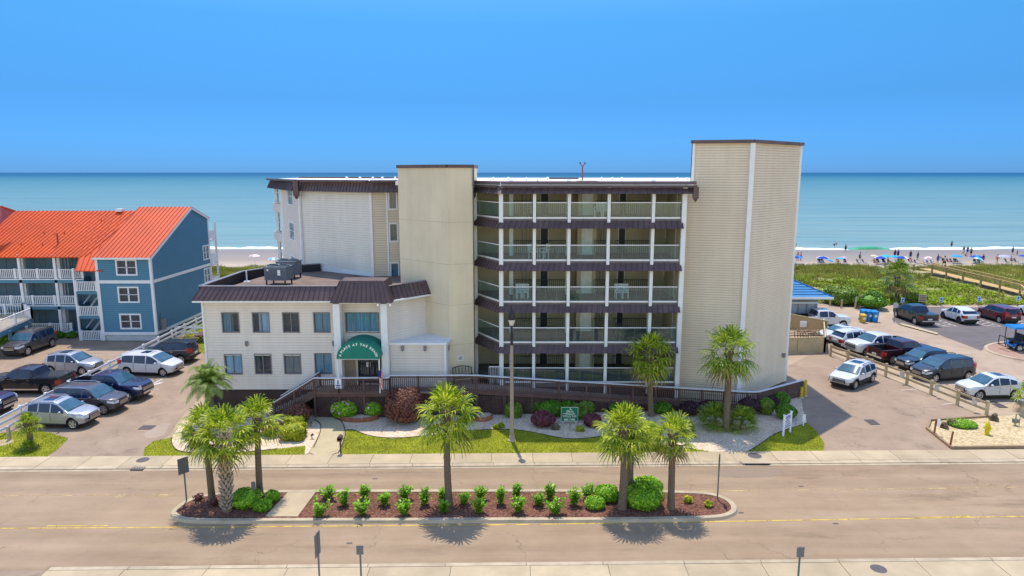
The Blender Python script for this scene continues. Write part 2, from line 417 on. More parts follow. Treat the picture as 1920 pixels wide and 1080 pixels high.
mb = MB(); mb.grid(tgrid(112, 176, 30)); structure('beach', mb, m_beach, 60)

# ---------------------------------------------------------------- sea
m_sea, nt, p, out = new_mat('sea_water')
tcn = nd(nt, 'ShaderNodeTexCoord'); O = tcn.outputs['Object']
sp = nd(nt, 'ShaderNodeSeparateXYZ'); nt.links.new(O, sp.inputs[0])
lg = nd(nt, 'ShaderNodeMath', operation='LOGARITHM'); lg.inputs[1].default_value = 10; nt.links.new(sp.outputs['Y'], lg.inputs[0])
mpn = nd(nt, 'ShaderNodeMapping'); mpn.inputs['Scale'].default_value = (.004, .034, 1); nt.links.new(O, mpn.inputs[0])
nb = nd(nt, 'ShaderNodeTexNoise', Scale=1, Detail=5, Roughness=.6); nt.links.new(mpn.outputs[0], nb.inputs['Vector'])
ma = nd(nt, 'ShaderNodeMath', operation='MULTIPLY_ADD'); ma.inputs[1].default_value = .62; nt.links.new(nb.outputs['Fac'], ma.inputs[0]); nt.links.new(lg.outputs[0], ma.inputs[2])
mr = nd(nt, 'ShaderNodeMapRange'); mr.inputs['From Min'].default_value = 2.48; mr.inputs['From Max'].default_value = 4.3; nt.links.new(ma.outputs[0], mr.inputs['Value'])
rr = ramp(nt, SEA_RAMP); nt.links.new(mr.outputs[0], rr.inputs['Fac']); mp3 = nd(nt, 'ShaderNodeMapping'); mp3.inputs['Scale'].default_value = (.016, .17, 1); nt.links.new(O, mp3.inputs[0])
n3 = nd(nt, 'ShaderNodeTexNoise', Scale=1, Detail=4, Roughness=.55); nt.links.new(mp3.outputs[0], n3.inputs['Vector'])
r3 = ramp(nt, [(.50, (1, 1, 1)), (.66, (.72, .80, .84))]); nt.links.new(n3.outputs['Fac'], r3.inputs['Fac'])
v3 = nd(nt, 'ShaderNodeVectorMath', operation='MULTIPLY'); nt.links.new(rr.outputs[0], v3.inputs[0]); nt.links.new(r3.outputs[0], v3.inputs[1]); nt.links.new(v3.outputs[0], p.inputs['Base Color'])
p.inputs['Roughness'].default_value = .45; p.inputs['Specular IOR Level'].default_value = .06
mp2 = nd(nt, 'ShaderNodeMapping'); mp2.inputs['Scale'].default_value = (.10, .34, 1); nt.links.new(O, mp2.inputs[0])
nw = nd(nt, 'ShaderNodeTexNoise', Scale=1, Detail=6, Roughness=.65); nt.links.new(mp2.outputs[0], nw.inputs['Vector'])
bp = nd(nt, 'ShaderNodeBump', Strength=.5, Distance=.6); nt.links.new(nw.outputs['Fac'], bp.inputs['Height']); nt.links.new(bp.outputs[0], p.inputs['Normal'])
mb = MB()
ys = [156, 200, 400, 1000, 4000, 12000, 30000]; xs = [-30000, -4000, -600, 0, 600, 4000, 30000]
mb.grid([[(x, y, -3.0) for x in xs] for y in ys]); structure('sea', mb, m_sea)
# breaking wave: a low rolling crest of foam, thin wash in front
m_foam = M('sea_foam', (.82, .84, .84), .8, .12, .8, .6, 4)
m_wash = M('foam_wash', (.62, .64, .64), .5, .2, .35, .3, 3)
m_green_wave = M('green_wave_water', (.05, .33, .12), .25, .4, .3, spec=.5)
def wave(name, xa, xb, yc, wid, ht, mat, lab, jag=1.0, step=.8, kind='stuff'):
    rows = []; n = int((xb - xa) / step)
    for i in range(n + 1):
        x = xa + (xb - xa) * i / n
        e = min(1, i / 6, (n - i) / 6)
        y0 = yc + 1.1 * math.sin(x * .06) + .5 * math.sin(x * .21 + 1)
        h = ht * e * (.75 + jag * (.22 * math.sin(x * .5) + .16 * math.sin(x * 1.3 + 2) + random.uniform(-.12, .12)))
        wd = wid * (.8 + jag * (.25 * math.sin(x * .17 + 3) + random.uniform(-.08, .08)))
        rows.append([(x, y0 - wd, -3.02), (x, y0 - wd * .8, -3.0 + h * .45), (x, y0 - wd * .3, -3 + h), (x, y0 + wd * .3, -3 + h * .9), (x, y0 + wd * .9, -3.02)])
    mb = MB(); mb.grid(rows); o = mb.build(name, mat, None, 70); tag(o, kind=kind); return o
gx0, gx1 = XU(1588, 161, -2.5), XU(1662, 161, -2.5)
wave('surf_foam', -190, gx0, 161, 1.9, .42, m_foam, '')
wave('surf_foam', gx1, 190, 161, 1.9, .42, m_foam, '')
tag(wave('breaking_wave', gx0 - 1, gx1 + 1, 161.5, 1.9, 1.0, m_green_wave, '', .3), kind='structure')
wave('wash_foam', -190, 190, 152.5, 1.0, .06, m_wash, '', 1.6)
wave('wash_foam', -190, 190, 146.0, .5, .04, m_wash, '', 1.6)

# ---------------------------------------------------------------- street
strip('road', 20, 33.1, .004, m_road)
# pavements: slabs with dirt in the joints
def slabs(name, c0, c1, z0, z, x0, x1, wslab, mat, skew=.10, gap=.022):
    mb = MB(); x = x0
    while x < x1:
        ww = wslab * random.uniform(.96, 1.04); a, b = x + gap / 2, x + ww - gap / 2
        p = [(a, yr(c0, a)), (b, yr(c0, b)), (b, yr(c1, b)), (a, yr(c1, a))]
        dz = random.uniform(-.004, .004)
        mb.hexa([(q[0], q[1], z0) for q in p] + [(q[0], q[1], z + dz) for q in p]); x += ww
    return structure(name, mb, mat)
strip('sidewalk_base', 33.28, 34.56, .035, m_gap)
slabs('sidewalk', 33.34, 34.55, 0, .052, -72, 72, 2.15, m_conc)
slabs('kerb', 32.98, 33.32, 0, .05, -72, 72, 2.15, m_conc2)
slabs('gutter', 32.8, 32.965, -.02, .012, -72, 72, 4.3, m_conc2)
nx0 = XU(95, 23.8)
strip('sidewalk_base', 21.0, 24.12, .035, m_gap, nx0)
slabs('sidewalk', 20.9, 23.92, 0, .055, nx0, 60, 3.05, m_conc)
slabs('kerb', 23.94, 24.15, 0, .06, nx0, 60, 3.05, m_conc2)
strip('side_road', 18, 24.0, .012, m_lot, -60, nx0 - .05)
# painted lines: single yellow edge lines with double stretches
def xline(name, pts, wd, z, mat):
    mb = MB()
    for (xa, ya), (xb, yb) in zip(pts, pts[1:]):
        d = Vector((xb - xa, yb - ya, 0)).normalized(); n = Vector((-d.y, d.x, 0)) * wd / 2
        mb.face([(xa - n.x, ya - n.y, z), (xb - n.x, yb - n.y, z), (xb + n.x, yb + n.y, z), (xa + n.x, ya + n.y, z)])
    return structure(name, mb, mat)
def gl(name, uv, wd, mat, z=.009): return xline(name, [(p.x, p.y) for p in gp(*uv)], wd, z, mat)
gl('road_marking', [(0, 930), (300, 928), (330, 927)], .07, m_yellow_worn)
gl('road_marking', [(190, 933), (330, 930)], .06, m_yellow_worn)
gl('road_marking', [(0, 991), (400, 988.5), (960, 984), (1385, 977.5), (1920, 968.5)], .075, m_yellow)
gl('road_marking', [(88, 986.5), (202, 986)], .075, m_yellow)
gl('road_marking', [(1714, 971), (1820, 968.5)], .075, m_yellow)
gl('road_marking', [(540, 923), (960, 921), (1330, 921), (1640, 917.5), (1920, 914)], .06, m_yellow_worn)
# median island: kerb ring, bark mulch, a concrete crossing
def ring(name, poly, wd, z0, z1, mat):
    mb = MB(); n = len(poly); c = sum(poly, Vector((0, 0, 0))) / n; rows = []
    inn = []
    for i in range(n):
        a, b, d = poly[i - 1], poly[i], poly[(i + 1) % n]
        t = ((b - a).normalized() + (d - b).normalized()).normalized(); nn = Vector((-t.y, t.x, 0))
        inn.append(b + nn * wd)
    b0 = [(p.x, p.y, z0) for p in poly]; t0 = [(p.x + (q.x - p.x) * .18, p.y + (q.y - p.y) * .18, z1) for p, q in zip(poly, inn)]
    t1 = [(q.x, q.y, z1 - .005) for q in inn]; b1 = [(q.x, q.y, z0) for q in inn]
    rows = [list(r) for r in zip(b0, t0, t1, b1)]; rows.append(rows[0])
    mb.grid(rows); structure(name, mb, mat); return inn
def ccw(p):
    a = sum(p[i].x * p[(i + 1) % len(p)].y - p[(i + 1) % len(p)].x * p[i].y for i in range(len(p)))
    return p if a > 0 else list(reversed(p))
isl = ccw(smooth_path([Vector((p.x, p.y, 0)) for p in gp((316, 966), (325, 975), (345, 982), (430, 983), (560, 982), (760, 982), (960, 981), (1160, 981), (1335, 978), (1372, 972), (1386, 960), (1375, 942), (1345, 929), (1300, 923), (1100, 921), (900, 921), (700, 921.5), (540, 922), (420, 925), (365, 934), (335, 948))], 2))
inn = ring('island_kerb', isl, .28, 0, .13, m_conc2)
sheet('planting_bed', inn, .10, m_mulch)
cx = [(p.x, p.y) for p in gp((497, 973), (558, 973), (592, 927), (540, 927))]
sheet('island_crossing', cx, .118, m_conc)
# manholes, grates, drain inlet
def disc(name, u, v, r, z=.06, mat=None):
    mb = MB(); c = G(u, v); mb.lathe((c.x, c.y, 0), [(0.001, z), (r * .8, z), (r, z - .003), (r + .02, 0)], 24)
    return mb.build(name, mat or m_iron)
tag(disc('manhole_cover', 268, 864, .32), 'round iron cover in the pavement beside the lot entrance on the left', 'manhole cover')
tag(disc('manhole_cover', 1415, 856, .36), 'round iron cover in the pavement behind the drain inlet', 'manhole cover')
tag(disc('manhole_cover', 1647, 1069, .30), 'round brown cover in the near pavement at the bottom edge', 'manhole cover')
def grate(u, v, wx, wy, lab, z=.03, sl=5):
    c = G(u, v); mb = MB()
    for i in range(sl + 1):
        x = c.x - wx / 2 + wx * i / sl; mb.box(x - .02, x + .02, c.y - wy / 2, c.y + wy / 2, 0, z)
    mb.box(c.x - wx / 2, c.x + wx / 2, c.y - wy / 2 - .03, c.y - wy / 2 + .02, 0, z + .003); mb.box(c.x - wx / 2, c.x + wx / 2, c.y + wy / 2 - .02, c.y + wy / 2 + .03, 0, z + .003)
    mb.box(c.x - wx / 2, c.x + wx / 2, c.y - wy / 2, c.y + wy / 2, 0, .016)
    return tag(mb.build('storm_grate', m_iron), lab, 'storm grate')
grate(259, 880, .62, .30, 'barred iron grate in the gutter below the left round cover', .06)
grate(276, 802, .75, .55, 'dark iron grate in the left car park asphalt')
grate(1635, 792, .55, .75, 'dark iron grate in the right driveway asphalt')
grate(1870, 759, .55, 1.1, 'long dark grate beside the timber bed near the hydrant')
c = G(1418, 871); mb = MB(); mb.box(c.x - .62, c.x + .62, c.y - .12, c.y + .2, 0, .075)
o = tag(mb.build('drain_inlet', M('dark_void', (.02, .02, .02), .9)), 'long dark drain inlet slot in the far kerb', 'drain inlet')
mb = MB(); mb.box(c.x - .75, c.x + .75, c.y - .06, c.y + .26, .075, .10); mb.build('cover_slab', m_conc2, o)

# ---------------------------------------------------------------- lots and beds
sheet('parking_lot', gp((84, 857.5), (275, 855.5), (270, 840), (320, 815), (330, 795), (360, 760), (395, 725), (400, 640), (375, 610), (330, 622), (0, 640), (-500, 640), (-500, 800), (0, 812), (60, 804), (131, 822)), .004, m_lot)
sheet('parking_lot', gp((1525, 850), (1400, 800), (1420, 720), (1470, 690), (1480, 640), (1560, 655), (1848, 780), (1760, 785), (1735, 797), (1738, 806), (1775, 834), (1782, 845)), .004, m_lot)
sheet('parking_lot', gp((1470, 690), (1480, 575), (1540, 568), (1640, 598), (1930, 600), (2300, 640), (2300, 745), (1930, 745), (1850, 768), (1800, 740), (1560, 640), (1540, 655)), .006, m_backlot)
sheet('parking_lot', [Vector((p.x, p.y, 0)) for p in gp((1672, 600), (1688, 575), (2200, 580), (2200, 640), (1920, 640), (1872, 644), (1848, 650), (1840, 658), (1759, 627), (1686, 608))], .012, m_darklot)
m_paver = M('brick_pavers', (.36, .22, .16), .9, .15, 2, .3, 30)
isl2 = ccw(smooth_path([Vector((p.x, p.y, 0)) for p in gp((1842, 655), (1846, 648), (1873, 642), (1930, 640), (2100, 640), (2100, 690), (1925, 680), (1860, 665))], 2))
sheet('paver_island', ring('island_kerb', isl2, .3, 0, .12, m_conc2), .09, m_paver)
sheet('parking_kerb', gp((1684, 609), (1757, 629), (1759, 626), (1690, 607)), .10, m_conc)
# painted bay lines
def pl(*uv, wd=.09, z=.018): gl('parking_marking', uv, wd, m_white_paint, z)
for u in (1752, 1833, 1905):                                   # hatched aisles between the parked cars
    a = G(u, 606); x0, x1 = a.x, a.x + 1.35; y0, y1 = 65.3, 71.5
    xline('parking_marking', [(x0, y0), (x0, y1)], .09, .018, m_white_paint); xline('parking_marking', [(x1, y0), (x1, y1)], .09, .018, m_white_paint)
    xline('parking_marking', [(x0, y0), (x1, y0)], .09, .018, m_white_paint)
    mbh = MB()
    for k in range(8):
        yy = y0 + .75 * k + .1; mbh.face([(x0 + .06, yy, .021), (x1 - .06, yy + .7, .021), (x1 - .06, yy + .8, .021), (x0 + .06, yy + .1, .021)])
    structure('parking_marking', mbh, m_white_paint)
pl((165, 666), (230, 666)); pl((160, 679), (205, 679)); pl((278, 725), (312, 707), wd=.12); pl((225, 765), (290, 735)); pl((280, 730), (298, 730)); pl((287, 722), (306, 717), wd=.3)
pl((1690, 732), (1720, 730)); pl((1765, 759), (1790, 756)); pl((1880, 742), (1920, 741)); pl((1850, 757), (1920, 755)); pl((1780, 722), (1815, 720))
# gravel, lawns, walk in front of the building
sheet('gravel_bed', smooth_path(gp((352, 848), (326, 842), (320, 826), (332, 803), (352, 780), (400, 758), (560, 758), (603, 792), (600, 812), (585, 838), (576, 853), (560, 848), (440, 849)), 1), .010, m_gravel)
sheet('gravel_bed', gp((630, 853), (648, 824), (644, 800), (636, 786), (600, 770), (640, 745), (1000, 740), (1420, 732), (1500, 735), (1505, 765), (1513, 792), (1480, 815), (1440, 845), (1340, 851), (900, 852)), .012, m_gravel)
walk = [(576, 853.5), (590, 835), (601, 812), (603, 800), (597, 790), (580, 784), (622, 778), (638, 787), (646, 800), (648, 815), (643, 832), (634, 853.5)]
sheet('garden_path', smooth_path(gp(*walk), 1), .026, M('path_concrete', (.46, .37, .22), .85, .12, .9, .3, 40))
lawns = [[(268, 856), (272, 840), (288, 828), (322, 821), (321, 832), (330, 845), (352, 850), (440, 851), (520, 842), (573, 836), (571, 853.5)],
         [(638, 853), (640, 825), (645, 808), (660, 805), (690, 818), (735, 823), (800, 818), (880, 807), (960, 805), (1000, 811), (1060, 824), (1100, 823), (1140, 816), (1230, 838), (1300, 842), (1350, 850.5)],
         [(1398, 850), (1425, 834), (1450, 815), (1475, 806), (1514, 794), (1530, 808), (1545, 830), (1545, 847.5)],
         [(-300, 862), (-300, 800), (0, 813), (60, 806), (95, 812), (128, 823), (105, 845), (86, 857.5)],
         [(345, 665), (345, 618), (386, 590), (402, 590), (402, 660)]]
LAWN = [gp(*l) for l in lawns]
for l in LAWN: sheet('lawn', l, .018, m_lawn)
def edging(uv, h=.045, w_=.045, mat=None, name='bed_edging'):
    pts = smooth_path(gp(*uv), 2, False); mb = MB()
    for a, b in zip(pts, pts[1:]): mb.beam((a.x, a.y, h / 2), (b.x, b.y, h / 2), w_, h)
    structure(name, mb, mat or m_edge)
edging(lawns[1][2:-1]); edging(lawns[2][0:5]); edging(lawns[0][3:9]); edging([(634, 851), (643, 832), (648, 815), (646, 800), (638, 787), (610, 777)]); edging([(588, 840), (601, 812), (602, 795), (590, 787)])
# timber-edged yellow gravel bed by the hydrant
bed = gp((1782, 841), (1745, 811), (1738, 806), (1745, 792), (1762, 786), (1855, 781), (1925, 778), (2200, 775), (2200, 838), (1920, 839))
sheet('gravel_bed', bed, .014, m_gravel_tan)
mb = MB()
for (a, b, h) in (((1782, 842), (2200, 836), .16), ((1782, 840), (1738, 805), .14), ((1738, 805), (1744, 789), .14), ((1744, 789), (1856, 782), .12)):
    p, q = G(*a), G(*b); mb.beam((p.x, p.y, h / 2), (q.x, q.y, h / 2 + .001), .14, h)
tag(mb.build('timber_edging', m_timber), 'low timber beams edging the yellow gravel bed', 'timber edging')
sheet('gravel_bed', gp((1556, 663), (1848, 783), (1870, 775), (1800, 735), (1562, 647)), .017, m_dirt)

def patch(uv, z, c, name='road_patch'):
    pp_ = smooth_path(gp(*uv), 1); sheet(name, [p + Vector((random.uniform(-.12, .12), random.uniform(-.1, .1), 0)) for p in pp_], z, asphalt('patch_' + name + str(int(uv[0][0])), tuple(q * .9 for q in c), c, .2))
patch([(1325, 880), (1460, 876), (1480, 893), (1340, 897)], .0075, (.28, .205, .145))
patch([(262, 822), (300, 793), (322, 795), (300, 822)], .0095, (.385, .29, .22), 'lot_patch'); patch([(1560, 690), (1620, 676), (1650, 690), (1575, 712)], .0095, (.40, .305, .225), 'lot_patch')
for u, v in ((655, 1019), (703, 898), (1502, 912), (1567, 982), (1390, 962)):
    c = G(u, v); xline('road_stain', [(c.x - .12, c.y), (c.x + .12, c.y + .02)], .12, .0078, m_gap)
# ---------------------------------------------------------------- condominium
m_siding = M('beige_siding', (.68, .58, .44), .7, .05, .5, spec=.3, streak=.07)
m_siding2 = M('grey_beige_siding', (.72, .65, .58), .7, .05, .5, spec=.3, streak=.08)
LAP_SHADE.update({'beige_siding': M('beige_siding_lap', (.50, .42, .31), .8, .05, .5), 'grey_beige_siding': M('grey_beige_siding_lap', (.63, .57, .51), .8, .05, .5)})
m_cream = M('cream_stucco', (.69, .595, .425), .85, .08, .4, .25, 60, streak=.06)
m_white = M('white_trim', (.74, .74, .74), .6, .05, 2)
m_brown = M('brown_metal', (.10, .062, .062), .5, .25, 1.2, spec=.45)
m_brown2 = M('brown_metal_rib', (.065, .042, .047), .5, .15, 3)
m_roofwhite = M('white_membrane', (.80, .80, .80), .75, .06, .6)
m_gravelroof = M('tan_flat_roof', (.19, .135, .11), .95, .3, .9, .3, 20)
m_black = M('black_metal', (.018, .018, .022), .45, .2, 4)
m_alu = M('grey_window_frame', (.20, .19, .20), .45, .1, 6)
m_pane = glass_mat('window_glass', (.70, .86, .95), .15, .01, .04)
m_rail_glass = glass_mat('balcony_glass', (.80, .94, .945), .06, .02, .05)
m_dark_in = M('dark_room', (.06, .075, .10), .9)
m_curtain = M('pale_curtain', (.62, .72, .80), .9, .2, 9, stretch=(1.4, 1.4, .05))
m_curtain_t = M('teal_blind', (.26, .46, .54), .9, .35, 9, stretch=(1.6, 1.6, .05))
m_curtain_b = M('tan_curtain', (.36, .33, .33), .9, .25, 8, stretch=(1.4, 1.4, .05))
m_inwall = M('gallery_wall', (.46, .405, .29), .8, .07, .8)
m_floor = M('gallery_floor', (.16, .14, .13), .9, .2, 2)
m_soffit = M('gallery_ceiling', (.48, .44, .38), .8)
m_door = M('dark_door', (.025, .025, .03), .5)
m_wdoor = M('white_door', (.70, .70, .68), .6)

def siding(mb, p0, p1, z0, z1, lap=.175, out=.03, holes=(), top=None, xr=None):
    """lap boards on the wall p0 -> p1 (left to right seen from outside); holes are (t0,t1,z0,z1); xr(z) -> (t0,t1)"""
    p0 = Vector((p0[0], p0[1])); p1 = Vector((p1[0], p1[1])); d = p1 - p0; Ln = d.length; d.normalize()
    n = Vector((d.y, -d.x)); k = max(1, round((z1 - z0) / lap)); lap = (z1 - z0) / k
    def P(t, z, o): q = p0 + d * t + n * o; return (q.x, q.y, z)
    for i in range(k):
        zb, zt = z0 + i * lap, z0 + (i + 1) * lap
        a0, b0 = xr(zb) if xr else (0, Ln); a1, b1 = xr(zt) if xr else (0, Ln)
        cuts = sorted([(h[0], h[1]) for h in holes if h[2] < (zb + zt) / 2 < h[3]])
        segs = []; x = None
        cur = 'L'
        spans = []; s = None
        for c in cuts: spans.append((s, c[0])); s = c[1]
        spans.append((s, None))
        for a, b in spans:
            A0 = a0 if a is None else a; A1 = a1 if a is None else a; B0 = b0 if b is None else b; B1 = b1 if b is None else b
            zj = zt - lap * .2; k_ = .8; Am, Bm = A0 + (A1 - A0) * k_, B0 + (B1 - B0) * k_
            mb.mi = 0; mb.face([P(A0, zb, out), P(B0, zb, out), P(Bm, zj, out * .45), P(Am, zj, out * .45)])
            mb.mi = 1; mb.face([P(Am, zj, out * .45), P(Bm, zj, out * .45), P(B1, zt, 0), P(A1, zt, 0)]); mb.mi = 0
            mb.face([P(A0, zb, -.01), P(B0, zb, -.01), P(B0, zb, out), P(A0, zb, out)])

class Wall:
    """frame on an upright wall: t along it, z up, o out of it"""
    def __init__(s, p0, p1):
        s.p0 = Vector((p0[0], p0[1])); s.p1 = Vector((p1[0], p1[1])); s.d = (s.p1 - s.p0); s.L = s.d.length; s.d.normalize(); s.n = Vector((s.d.y, -s.d.x))
    def P(s, t, z, o=0): q = s.p0 + s.d * t + s.n * o; return (q.x, q.y, z)
    def box(s, mb, t0, t1, z0, z1, o0, o1):
        mb.hexa([s.P(t0, z0, o1), s.P(t1, z0, o1), s.P(t1, z0, o0), s.P(t0, z0, o0), s.P(t0, z1, o1), s.P(t1, z1, o1), s.P(t1, z1, o0), s.P(t0, z1, o0)])
    def tu(s, u, z=3):
        """t where the view column u meets the wall"""
        k = (u - 960) / F
        # x = k*(y*CT+(H-z)*ST)
        a = s.p0; d = s.d; c = (H - z) * ST
        return (k * (a.y * CT + c) - a.x) / (d.x - k * d.y * CT)
    def zv(s, v, t):
        y = (s.p0 + s.d * t).y; return ZV(v, y)

def window(parent, W, t0, t1, z0, z1, frame_mat, mull=(.5,), fw=.06, curtain=None, cpart=(0, 1), sash=False, sill=False, back=True, name='window', glass=None):
    mb = MB()
    W.box(mb, t0 - fw, t1 + fw, z1, z1 + fw, -.10, .055); W.box(mb, t0 - fw, t1 + fw, z0 - fw, z0, -.10, .055)
    W.box(mb, t0 - fw, t0, z0, z1, -.10, .05); W.box(mb, t1, t1 + fw, z0, z1, -.10, .05)
    for m in mull:
        c = t0 + (t1 - t0) * m; W.box(mb, c - fw * .45, c + fw * .45, z0, z1, -.07, .03)
    if sash: W.box(mb, t0, t1, (z0 + z1) / 2 - min(fw * .4, .022), (z0 + z1) / 2 + min(fw * .4, .022), -.07, .03)
    if sill: W.box(mb, t0 - fw * 1.6, t1 + fw * 1.6, z0 - fw * 1.5, z0 - fw * 1.002, -.05, .10)
    f = mb.build(name, frame_mat, parent)
    mb = MB(); mb.face([W.P(t0, z0, -.03), W.P(t1, z0, -.03), W.P(t1, z1, -.03), W.P(t0, z1, -.03)]); mb.build('pane', glass or m_pane, f)
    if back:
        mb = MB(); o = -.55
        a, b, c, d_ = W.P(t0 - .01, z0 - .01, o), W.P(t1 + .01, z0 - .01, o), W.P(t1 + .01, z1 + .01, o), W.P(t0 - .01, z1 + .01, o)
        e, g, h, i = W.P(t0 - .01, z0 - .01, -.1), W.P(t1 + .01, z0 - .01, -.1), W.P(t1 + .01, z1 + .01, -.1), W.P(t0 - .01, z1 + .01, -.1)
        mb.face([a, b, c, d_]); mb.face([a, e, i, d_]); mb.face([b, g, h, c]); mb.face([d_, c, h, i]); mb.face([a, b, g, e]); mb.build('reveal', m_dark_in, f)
    if curtain:
        mb = MB(); n = 26; ta, tb = t0 + (t1 - t0) * cpart[0], t0 + (t1 - t0) * cpart[1]; rows = [[], []]
        for k in range(n + 1):
            t = ta + (tb - ta) * k / n; o = -.14 + (.025 if k % 2 else -.025)
            rows[0].append(W.P(t, z0 - .005, o)); rows[1].append(W.P(t, z1 + .005, o))
        mb.grid(rows); mb.build('curtain', curtain, f)
    return f

def skirt(mb, rib, path, zt, zb, o0, o1, sp=.34, cap=True):
    """sloping metal mansard along an open path (left to right from outside), with standing seams"""
    P2 = [Vector((p[0], p[1])) for p in path]; nrm = []
    for i in range(len(P2)):
        ns = []
        if i > 0: e = (P2[i] - P2[i - 1]).normalized(); ns.append(Vector((e.y, -e.x)))
        if i < len(P2) - 1: e = (P2[i + 1] - P2[i]).normalized(); ns.append(Vector((e.y, -e.x)))
        m = sum(ns, Vector((0, 0))).normalized(); nrm.append(m / max(.5, m.dot(ns[0])))
    A = [p + n * o0 for p, n in zip(P2, nrm)]; B = [p + n * o1 for p, n in zip(P2, nrm)]; C = [p - n * .02 for p, n in zip(P2, nrm)]
    for i in range(len(P2) - 1):
        q = [(A[i].x, A[i].y, zt), (A[i + 1].x, A[i + 1].y, zt), (B[i + 1].x, B[i + 1].y, zb), (B[i].x, B[i].y, zb)]
        mb.face([q[3], q[2], q[1], q[0]])
        mb.face([(C[i].x, C[i].y, zb), (C[i + 1].x, C[i + 1].y, zb), q[2], q[3]])
        mb.face([q[0], q[1], (C[i + 1].x, C[i + 1].y, zt), (C[i].x, C[i].y, zt)])
        ln = (P2[i + 1] - P2[i]).length; k = max(1, int(ln / sp))
        for j in range(k + 1):
            f = j / k
            a = Vector(q[0]).lerp(Vector(q[1]), f); b = Vector(q[3]).lerp(Vector(q[2]), f)
            rib.beam(a, b, .035, .05, up=(b - a).cross(Vector(q[1]) - Vector(q[0])))
    if cap:
        for i in (0, len(P2) - 1): mb.face([(A[i].x, A[i].y, zt), (B[i].x, B[i].y, zb), (C[i].x, C[i].y, zb), (C[i].x, C[i].y, zt)])

FL = [1.6, 4.24, 6.88, 9.52, 12.16]
ZR = 14.42
YG = 42.1
condo = thing('condominium_building', 'five storey beige condominium with brown mansard bands, glass gallery railings and tall windowless towers', 'building', (0, 44, 0))

# --- gallery block
gcol = [PY(u, 383, YG) for u in (939.4, 1002.2, 1067.5, 1141.9, 1225.3)]
gx = [p.x for p in gcol]
PL = Vector((XU(895, 44.9, 8), 44.9)); P0 = Vector((gx[0], YG)); PRt = Vector((XU(1274, YG, 8), YG))
GP = [PL, P0, PRt]
YB = 46.6                                            # gallery back wall
bw = MB(); bw.box(PL.x - .6, PRt.x + .6, YB, YB + .2, .6, ZR - .3); bw.build('gallery_back_wall', m_inwall, condo)
side = MB(); side.box(PL.x - .25, PL.x - .05, 44.95, YB, .6, ZR - .4); side.build('gallery_end_wall', m_inwall, condo)
side = MB(); side.box(PRt.x + .03, PRt.x + .2, YG + .1, YB, .6, ZR - .4); side.build('gallery_end_wall', m_inwall, condo)
for fz in FL:
    mb = MB(); mb.prism([(PL.x, PL.y), (P0.x, P0.y), (PRt.x, PRt.y), (PRt.x, YB), (PL.x, YB)], fz - .28, fz - .02); mb.build('gallery_floor', m_floor, condo)
    if fz > 2:
        mb = MB(); mb.prism([(PL.x, PL.y + .05), (P0.x, P0.y + .05), (PRt.x, PRt.y + .05), (PRt.x, YB), (PL.x, YB)], fz - .31, fz - .283); mb.build('gallery_ceiling', m_soffit, condo)
        mb, rb = MB(), MB(); skirt(mb, rb, [PL, P0, PRt], fz - .13, fz - .58, .04, .42)
        mb.merge(rb, 1); o = mb.build('mansard_band', [m_brown, m_brown2], condo)
mb = MB(); mb.prism([(PL.x, PL.y + .05), (P0.x, P0.y + .05), (PRt.x, PRt.y + .05), (PRt.x, YB), (PL.x, YB)], ZR - .5, ZR - .3); mb.build('gallery_ceiling', m_soffit, condo)
# columns
for i, x in enumerate(gx):
    w_ = .13 if i == 0 else .095
    mb = MB(); mb.box(x - w_, x + w_, YG - .12, YG + .12, .9, ZR - .35); mb.build('gallery_column', m_white, condo)
for (x, y) in ((PL.x - .12, PL.y), (PRt.x + .08, PRt.y)):
    mb = MB(); mb.box(x - .14, x + .14, y - .15, y + .12, .6, ZR - .35); mb.build('gallery_column', m_white, condo)
# railings: white rails, glass sheets
bays = [(PL, P0)] + [(Vector((gx[i], YG)), Vector((gx[i + 1], YG))) for i in range(4)] + [(Vector((gx[4], YG)), PRt)]
for fi, fz in enumerate(FL):
    for bi, (a, b) in enumerate(bays):
        W = Wall(a, b); g = .12 if bi else .02
        if fi == 0 and bi == 0: continue
        mb = MB(); W.box(mb, g, W.L - g, fz + .97, fz + 1.02, -.03, .03); W.box(mb, g, W.L - g, fz + .0, fz + .10, -.035, .035)
        r = mb.build('railing', m_white, condo)
        mb = MB(); W.box(mb, g + .02, W.L - g - .02, fz + .10, fz + .97, -.006, .006); mb.build('glass_panel', m_rail_glass, r)
        mb = MB()
        for k in (.33, .67): t = W.L * k; W.box(mb, t - .012, t + .012, fz + .10, fz + .97, -.018, -.006)
        build_each(mb, 'clip_bar', m_alu, r)
